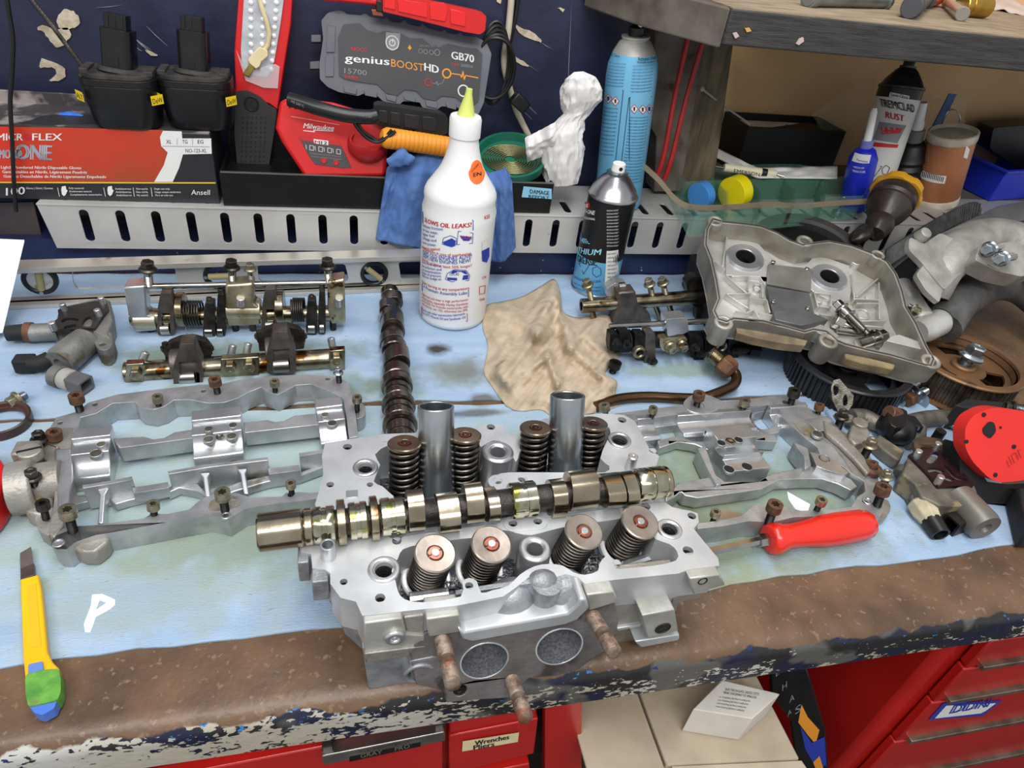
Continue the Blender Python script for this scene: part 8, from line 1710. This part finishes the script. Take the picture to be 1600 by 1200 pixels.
for c in cells:
    q = TT.tr(c); MB().prism(inset(q, 0.0006), zc_, ZT, [inset(q, 0.0018)]).build('compartment', GC, og, bev=0.0002, seg=1)
allp = TT.tr([(1040, 234), (1090, 232), (1150, 258), (1244, 256), (1290, 262), (1296, 296), (1288, 318), (1140, 331), (1086, 336), (1064, 300), (1046, 262)])
MB().prism(allp, zc_-0.0006, zc_).build('base', GC, og)
cx = thing('clear_cup', 'clear plastic cup holding a silver screw at the right end of the organiser', 'cup', PY(1320, 310, 0.92))
q = table(ZT+0.010).tr([(1284, 282), (1350, 268), (1356, 296), (1350, 306), (1290, 308)]); MB().prism(q, zc_+0.004, ZT+0.010, [inset(q, 0.0012)]).build('wall', GC, cx); MB().prism(inset(q, .0013), zc_+0.004, zc_+0.005).build('base', GC, cx)
a = PY(1322, 302, 0.915); b = MB(); b.cyl((a.x, a.y, zc_+0.0055), (a.x, a.y, zc_+0.012), 0.010, 0.009, seg=18); b.cyl((a.x, a.y, zc_+0.012), (a.x-.001, a.y, zc_+0.036), 0.0022, seg=10); tag(b.build('screw', ZINC, bev=0.0005), 'silver wide-headed screw standing in the clear cup', 'screw')
for nm, u, v, r, w_, col, lb in (('blue_cap', 1096, 305, 21, 0.016, (70, 140, 214), 'blue plastic ring standing in the organiser front compartment'), ('yellow_cap', 1148, 304, 25, 0.022, (240, 222, 20), 'yellow plastic ring standing beside the blue ring in the organiser')):
    q = P(u, v, zc_+0.022); r_ = r*sc(q); b = MB(); ax = V((0.85, 0.42, 0.1)).normalized(); q.z = zc_+r_+0.0004; a = q-ax*w_/2; b.lathe([(r_, 0), (r_, w_), (r_*0.84, w_), (r_*0.84, 0.002), (0.0004, 0.002), (0.0004, 0.0)], a, ax, 36); tag(b.build('plastic_ring', mat(nm, col, None, rough=0.4), bev=0.0006), lb, 'cap')
b = MB(); pth = [PY(u, v, y) for u, v, y in ((1004, 258, .93), (1030, 282, .905), (1056, 312, .892), (1082, 324, .887), (1140, 324, .8865), (1200, 320, .8865), (1250, 322, .887), (1300, 318, .888), (1370, 314, .892))]; pth = crom([tuple(q) for q in pth], 4, False); n = len(pth)
vs = []; 
for q in pth: q = V(q); vs += [q+V((0, 0, 0.0045)), q-V((0, 0, 0.0045)), q-V((0, -.001, 0.0045)), q+V((0, .001, 0.0045))]
b.add(vs, [(4*i+k, 4*i+(k+1) % 4, 4*i+4+(k+1) % 4, 4*i+4+k) for i in range(n-1) for k in range(4)]); tag(b.build('rubber_band', mat('band_tan', (150, 134, 114), (134, 118, 100), 20, 0.6)), 'wide tan rubber band stretched around the organiser tray', 'band')
pn = thing('tester_pen', 'cream tester screwdriver printed Emerson lying across the organiser', 'screwdriver', P(1170, 268, ZT+0.006)); zp = ZT+0.0075
a = P(1131, 262, zp); c = P(1212, 272, zp); ax = (c-a).normalized(); L = (c-a).length
b = MB(); b.cyl(a, a+ax*L*0.72, 0.0068, seg=20, bev=0.0008); pb_ = b.build('barrel', mat('pen_cream', (226, 220, 190), None, rough=0.4), pn); b = MB(); b.cyl(a+ax*L*0.72, a+ax*L*0.82, 0.0066, seg=20); b.build('clip_band', BLK, pn); b = MB(); b.cyl(a+ax*L*0.82, a+ax*L, 0.0068, seg=20, bev=0.0008); b.build('end_cap', MATS['pen_cream'], pn)
b = MB(); b.cyl(P(1058, 251, zp), a, 0.0018, seg=10); b.cyl(c, P(1226, 276, zp), 0.0014, seg=8); b.build('blade', STEEL, pn, stuff=False)
texts(Fr(P(1160, 268, zp+0.0066), ax, V((0, 0.6, 0.8))), KPRINT, pb_, [('EMERSON', 1147, 270, 1187, 276, 6)], 0.0004, bold=2)
# papers under the black box
b = MB(); 
def pap(i, j): u = 1078+230*i; v0 = 214+50*min(1, i*2.2) if i < .46 else 264-4*(i-.46); return P(u, v0-2+(14+6*i)*j, zc_+0.040+0.004*noise.noise(V((i*9, j*4, 2)))-0.004*j)
b.grid(40, 6, pap, thick=0.0008); tag(b.build('paper_towel', WHT, smooth=180), 'white folded paper towel between the organiser and the black box', 'paper')
# open black box
zb0 = SZ+0.022; kb = thing('black_box', 'open black box holding white paper and a plate with round holes', 'box', P(1220, 250, zb0))
f0 = P(1152, 257, zb0); f1 = P(1300, 262, zb0); dz = PY(1172, 198, f0.y-0.0).z-zb0; e = (f1-f0).normalized(); nrm = V((-e.y, e.x, 0)); W = (f1-f0).length; Dp = 0.088
M = Matrix.Translation(f0) @ Matrix((e, nrm, V((0, 0, 1)))).transposed().to_4x4(); BB = mat('box_black', (16, 16, 17), None, rough=0.55)
b = MB(M); b.prism([(0, 0), (W, 0), (W, Dp), (0, Dp)], 0, dz, [[(0.003, 0.003), (W-0.003, 0.003), (W-0.003, Dp-0.003), (0.003, Dp-0.003)]]); b.build('walls', BB, kb, bev=0.0006); b = MB(M); b.box((W/2, Dp/2, 0.0015), (W-.006, Dp-.006, 0.003)); b.build('bottom', BB, kb)
b = MB(M); b.box((W/2, Dp/2, dz*0.3), (W-0.008, Dp-0.008, dz*0.5)); b.build('inner_tray', BB, kb)
b = MB(M); b.prism([(0.004, 0.02), (W*0.85, Dp-0.004), (0.004, Dp-0.004)], dz*0.80, dz*0.81); tag(b.build('paper_card', WHT), 'white paper lying in the open black box', 'paper')
b = MB(M); b.prism([(0.02, 0.004), (W-.004, 0.004), (W-.004, 0.05), (W*0.86, Dp-0.008)], dz*0.84, dz*0.87, [circ(c, 0.0045, 12) for c in ((0.07, 0.02), (0.095, 0.034), (0.112, 0.05))]); tag(b.build('holed_plate', mat('dark_card', (44, 40, 42), None, rough=0.6)), 'dark plate with round holes lying in the open black box', 'plate')
tie = MB(); tie.tube([PY(1097, 139, .975), PY(1130, 165, 1.0), PY(1172, 194, 1.03)], 0.0016, 6); tie.ball(PY(1097, 139, .975), 0.004, 8, 6); tag(tie.build('cable_tie', mat('grey_tie', (160, 154, 142), None, rough=0.6)), 'pale thin tie leaning from the timber post to the black box', 'cable tie')
# rust paint can
def tilted(u0, v0, u1, v1, y0, y1, z0): 
    a = PY(u0, v0, y0); c = PY(u1, v1, y1); return a, (c-a).normalized(), (c-a).length
a, ax, L = tilted(1356, 300, 1408, 138, 1.00, 1.035, 0); a = a-ax*max(0, (a.z-SZ-0.009)/ax.z); c = PY(1408, 138, 1.035); L = (c-a).length; r = 0.0345
t = thing('paint_can', 'black and white rust paint spray can leaning behind the blue bottle', 'spray can', a)
WL = mat('can_white', (214, 212, 208), None, rough=0.4); BKL = MATS['can_black']
b = MB(); b.lathe([(r*.97, 0), (r, 0.002), (r, L*0.91)], a, ax, 44); cbody = b.build('label_white', WL, t, smooth=60); b = MB(); b.lathe([(r, L*0.91), (r, L)], a, ax, 44); b.build('label_black', BKL, t)
b = MB(); b.lathe([(r, L-0.001), (r*1.04, L), (r*1.04, L+0.003), (r*.95, L+0.005), (r*.8, L+0.014), (r*.5, L+0.027), (r*.36, L+0.031), (r*.38, L+0.034)], a, ax, 44); b.build('dome', mat('black_dome', (70, 68, 70), (40, 38, 40), 40, 0.35, 0.5), t); b = MB(); b.lathe([(0.009, L+0.033), (0.009, L+0.046), (0.0075, L+0.054), (0.006, L+0.055)], a, ax, 20); b.build('nozzle', BLK, t)
CT = Cyl(a, ax, r+0.0001)
texts(CT, KPRINT, t, [('TREMCLAD', 1376, 166, 1428, 176, 12)], 0.0004, bold=8, slant=-0.15); texts(CT, RPRINT, t, [('RUST', 1384, 184, 1412, 190, 10)], 0.0004, bold=7)
patch(CT, WPRINT, t, [(1391, 144), (1421, 150), (1420, 157), (1389, 151)], name='badge', off=0.0003, n=6); texts(CT, KPRINT, t, [('Semi-Gloss', 1392, 150, 1419, 155, 5)], 0.0006, bold=3)
patch(CT, GPRINT, t, [(1374, 190), (1416, 196), (1402, 224), (1364, 218)], name='picture_panel', off=0.0003, n=8); patch(CT, RPRINT, t, [(1376, 198), (1410, 200), (1406, 208), (1378, 210)], name='red_car', off=0.0005, n=4)
patch(CT, RPRINT, t, [(1366, 222), (1404, 226), (1402, 231), (1364, 229)], name='red_stripe', off=0.0004, n=6)
strip(CT, KPRINT, t, [[(1360, 258), (1378, 260), (1366, 276), (1360, 258)], [(1384, 258), (1390, 262), (1386, 272), (1379, 272), (1378, 264), (1384, 258)]], 1, off=0.0005); texts(CT, KPRINT, t, [('side print %d small type text' % k, 1352+k*-1.6, 160+k*9, 1364+k*-1.6, 163+k*9, 3) for k in range(10)], 0.0004)
# blue threadlock bottle
def bottle(name, lb, u0, v0, u1, v1, y, prof, m, cat='bottle', z0=None, seg=32):
    a = PY(u0, v0, y); c = PY(u1, v1, y); ax = (c-a).normalized(); L = (c-a).length; t = thing(name, lb, cat, a)
    if z0 is not None: sft = (a.z-z0)/ax.z; a = a-ax*sft; L += sft
    for nm, pr, mm in prof: b = MB(); b.lathe([(rr, f*L) for rr, f in pr], a, ax, seg); o = b.build(nm, mm, t, smooth=50)
    return t, a, ax, L
PBL = mat('cobalt_plastic', (28, 44, 190), (24, 38, 170), 10, 0.35)
t, a, ax, L = bottle('glue_bottle', 'small cobalt blue bottle with white nozzle before the rust paint can', 1338, 296, 1367, 168, 0.955, [('body', [(0.020, 0), (0.022, 0.02), (0.022, 0.52), (0.016, 0.60), (0.009, 0.63)], PBL), ('neck', [(0.009, 0.63), (0.009, 0.70)], mat('pale_blue_neck', (110, 120, 190), None, rough=0.4)), ('nozzle', [(0.0062, 0.70), (0.0052, 0.96), (0.003, 1.0)], MATS['bottle_white'])], PBL, z0=SZ+0.0008)
CQ = Cyl(a, ax, 0.0222); patch(CQ, WPRINT, t, [(1336, 238), (1361, 242), (1358, 255), (1331, 251)], n=6, off=0.0003); texts(CQ, BPRINT, t, [('Permatex', 1339, 251, 1356, 254, 4)], 0.0006); texts(CQ, WPRINT, t, [('MEDIUM', 1334, 262, 1350, 264, 3), ('THREADLOCKER', 1332, 268, 1352, 270, 3.5)], 0.0004)
b = [(0.026, 0)]; 
for i in range(5): b += [(0.030, 0.05+i*0.09), (0.026, 0.095+i*0.09)]
bottle('grease_tube', 'black ribbed bottle with white nozzle between the paint can and copper tub', 1410, 286, 1443, 160, 1.03, [('ribbed_body', b+[(0.022, 0.56), (0.016, 0.60)], BLK), ('collar', [(0.014, 0.60), (0.0145, 0.61), (0.0145, 0.72), (0.011, 0.73)], mat('collar_grey', (120, 118, 116), None, rough=0.5)), ('nozzle', [(0.0105, 0.73), (0.010, 0.80), (0.0085, 0.81), (0.0065, 1.0), (0.004, 1.0)], MATS['bottle_white'])], BLK, z0=SZ+0.0008)
# copper coloured tub
CO = mat('copper_label', (184, 124, 84), (158, 98, 62), 8, 0.45, 0.2)
t, a, ax, L = bottle('copper_tub', 'copper-coloured tub with white rims and a barcode, left of the blue bin', 1466, 292, 1490, 206, 1.0, [('body', [(0.0375, 0.06), (0.0375, 0.94)], CO), ('base', [(0.036, 0), (0.0385, 0.01), (0.0385, 0.10), (0.0376, 0.11)], mat('tub_white', (210, 202, 186), (180, 166, 144), 40, 0.5)), ('lid_rim', [(0.0376, 0.90), (0.039, 0.91), (0.039, 1.0), (0.036, 1.01), (0.035, 0.96), (0.0005, 0.96)], mat('tub_white', (210, 202, 186)))], CO, z0=SZ+0.0008, seg=44)
CZ = Cyl(a, ax, 0.0377); patch(CZ, WPRINT, t, [(1441, 265), (1479, 275), (1476, 287), (1438, 277)], n=6, off=0.0003, name='barcode_label'); strip(CZ, KPRINT, t, [[(1443+i*2.6, 268+i*0.7), (1441.5+i*2.6, 276+i*0.7)] for i in range(13)], 1.2, off=0.0006, name='barcode')
strip(CZ, mat('pale_copper', (214, 164, 128), None, rough=0.5), t, [[(1450, 216+i*5), (1492, 222+i*5)] for i in range(10)], 0.8, off=0.0004)
patch(CZ, WPRINT, t, [(1510, 226), (1515, 234), (1511, 248), (1505, 246)], name='flame_logo', off=0.0004)
# blue bin
bn = thing('blue_bin', 'blue plastic parts bin at the right end of the rail', 'bin', PY(1545, 300, 0.98)); BL = mat('bin_blue', (28, 52, 200), (24, 46, 186), 8, 0.4)
z0 = SZ+0.0012; Bc = [P(1500, 292, z0), P(1545, 314, z0), P(1640, 300, z0), P(1620, 262, z0)]; zt = z0+0.062
bc2 = [(Bc[0].x, Bc[0].y), (Bc[1].x, Bc[1].y), (Bc[1].x+0.16, Bc[1].y+0.03), (Bc[0].x+0.17, Bc[0].y+0.11), (Bc[0].x+0.02, Bc[0].y+0.09)]
b = MB(); cxm = sum(p[0] for p in bc2)/5; cym = sum(p[1] for p in bc2)/5; n = 5; o1 = bc2; o2 = [(cxm+(x-cxm)*1.12, cym+(y-cym)*1.12) for x, y in bc2]; i2 = inset(o2, 0.003); i1 = inset(o1, 0.003)
b.add([(x, y, z0) for x, y in o1]+[(x, y, zt) for x, y in o2]+[(x, y, zt) for x, y in i2]+[(x, y, z0+0.003) for x, y in i1], [tuple(reversed(range(n)))]+[(j*n+i, j*n+(i+1) % n, (j+1)*n+(i+1) % n, (j+1)*n+i) for j in range(3) for i in range(n)]+[tuple(range(15, 20))]); b.build('bin_shell', BL, bn, bev=0.001)
b = MB(); b.prism(inset(inset(o2, 0.001), -0.006), zt-0.004, zt, [inset(o2, 0.0035)]); b.build('bin_lip', BL, bn, bev=0.0006)
kn2 = [(1600, 196), (1552, 200), (1546, 232), (1590, 262), (1680, 268), (1690, 190)]
b = MB(); fq = wallfr(1.10); b.prism(rpoly(fq.tr(kn2), 0.006), -0.03, 0.0); b.M = fq.M; b = MB(fq.M); b.prism(rpoly(fq.tr(kn2), 0.006), -0.04, 0.0); tag(b.build('dark_case', BLK, bev=0.003), 'black case behind the blue bin at the right edge', 'case')
# small strip and clear film behind
st_ = MB(); st_.prism([(0, 0), (0.02, 0), (0.02, 0.085), (0.004, 0.085)], -0.001, 0.001); st_.v = [PY(1452, 205, 1.06)+V((q.x, 0.01*q.y*10, q.y)) if False else V((PY(1452, 205, 1.08).x+q.x, 1.08+q.z, PY(1452, 222, 1.08).z+q.y)) for q in st_.v]
tag(st_.build('blue_strip', mat('dark_blue_card', (34, 74, 130), None, rough=0.5)), 'dark blue card strip standing behind the white nozzle', 'card')
b = MB(); b.tube(crom([tuple(PY(u, v, 1.07)) for u, v in ((1466, 206, ), (1480, 176), (1492, 172), (1500, 186), (1494, 202))], 6, False), 0.0011, 6); tag(b.build('wire_hook', MATS['pale_copper'] if False else ZINC), 'thin pale wire hook above the copper tub', 'hook')
def film(lb, pts, y0, sd):
    b = MB(); q = [V(p) for p in pts]
    def fn(i, j): a = q[0].lerp(q[1], i); c = q[3].lerp(q[2], i); p = a.lerp(c, j); return PY(p.x, p.y, y0+0.012*sin(i*4+sd)*sin(j*3)+0.008*noise.noise(V((i*5, j*5, sd))))
    b.grid(20, 16, fn); tag(b.build('plastic_film', mat('film_clear', (214, 204, 186), None, rough=0.12, alpha=0.16), smooth=180), lb, 'plastic bag')
film('clear crinkled plastic bag on the beige wall left of the paint can', [(1268, 178), (1372, 106), (1352, 220), (1322, 262)], 1.10, 1); film('clear crinkled plastic bag behind the wire hook', [(1432, 146), (1512, 152), (1506, 204), (1440, 202)], 1.13, 3)
# things on the upper shelf
UZ = 0.405; 
def bar(name, lb, u0, v0, u1, v1, r, m, cat, y=0.84, parts=()):
    a = P(u0, v0, UZ+r); c = P(u1, v1, UZ+r); t = thing(name, lb, cat, (a+c)/2); b = MB(); b.cyl(a, c, r, seg=24, bev=0.001); b.build('barrel', m, t)
    for f, rr, w_, mm in parts: ax = (c-a).normalized(); p_ = a.lerp(c, f); b = MB(); b.cyl(p_-ax*w_, p_+ax*w_, rr, seg=24, bev=0.0005); b.build('collar', mm, t)
    return t
bar('steel_cylinder', 'dull steel cylinder lying at the left of the upper shelf', 1262, -2, 1388, 2, 0.009, mat('dull_zinc', (150, 154, 152), (120, 124, 122), 30, 0.4, 0.7), 'cylinder', parts=[(0.04, 0.0115, 0.006, mat('dull_zinc', (0, 0, 0))), (0.96, 0.0115, 0.004, MATS['dull_zinc'])])
bar('grey_elbow', 'grey plastic pipe elbow on the upper shelf right of the steel cylinder', 1424, 12, 1448, -6, 0.013, mat('pipe_grey', (70, 70, 76), None, rough=0.5), 'pipe fitting', parts=[(0.1, 0.0145, 0.005, MATS['pipe_grey'])])
bar('orange_collar', 'orange ringed grey fitting on the upper shelf beside the elbow', 1450, 0, 1466, -4, 0.011, mat('ring_orange', (226, 84, 40), None, rough=0.4), 'pipe fitting', parts=[(0.0, 0.012, 0.002, MATS['pipe_grey'])])
bar('clear_fitting', 'clear plastic fitting with brass end on the upper shelf', 1504, 22, 1482, 2, 0.009, mat('fitting_clear', (200, 196, 190), None, rough=0.1, trans=0.6), 'pipe fitting', parts=[(0.9, 0.0105, 0.004, mat('bright_brass', (206, 168, 80), (180, 140, 60), 30, 0.3, 0.9))])
bar('brass_fitting', 'shiny brass fitting on the upper shelf before the plastic bag', 1502, 8, 1542, 12, 0.014, MATS['bright_brass'], 'pipe fitting', parts=[(0.3, 0.0152, 0.004, MATS['bright_brass'])])
b = MB(); 
def bagf(i, j): u = 1545+90*i; v = -6+(18+18*i)*(1-j)+10*j*i; q = P(u, v, UZ+0.002); return q+V((0, 0, 0.012*sin(pi*min(1, j*1.0))*(0.6+0.4*sin(i*7))+0.004*noise.noise(V((i*6, j*6, 4)))))
b.grid(24, 16, bagf, thick=0.0008); tag(b.build('plastic_bag', mat('milky_plastic', (216, 208, 204), (196, 180, 172), 20, 0.4)), 'milky plastic bag at the right end of the upper shelf', 'plastic bag')
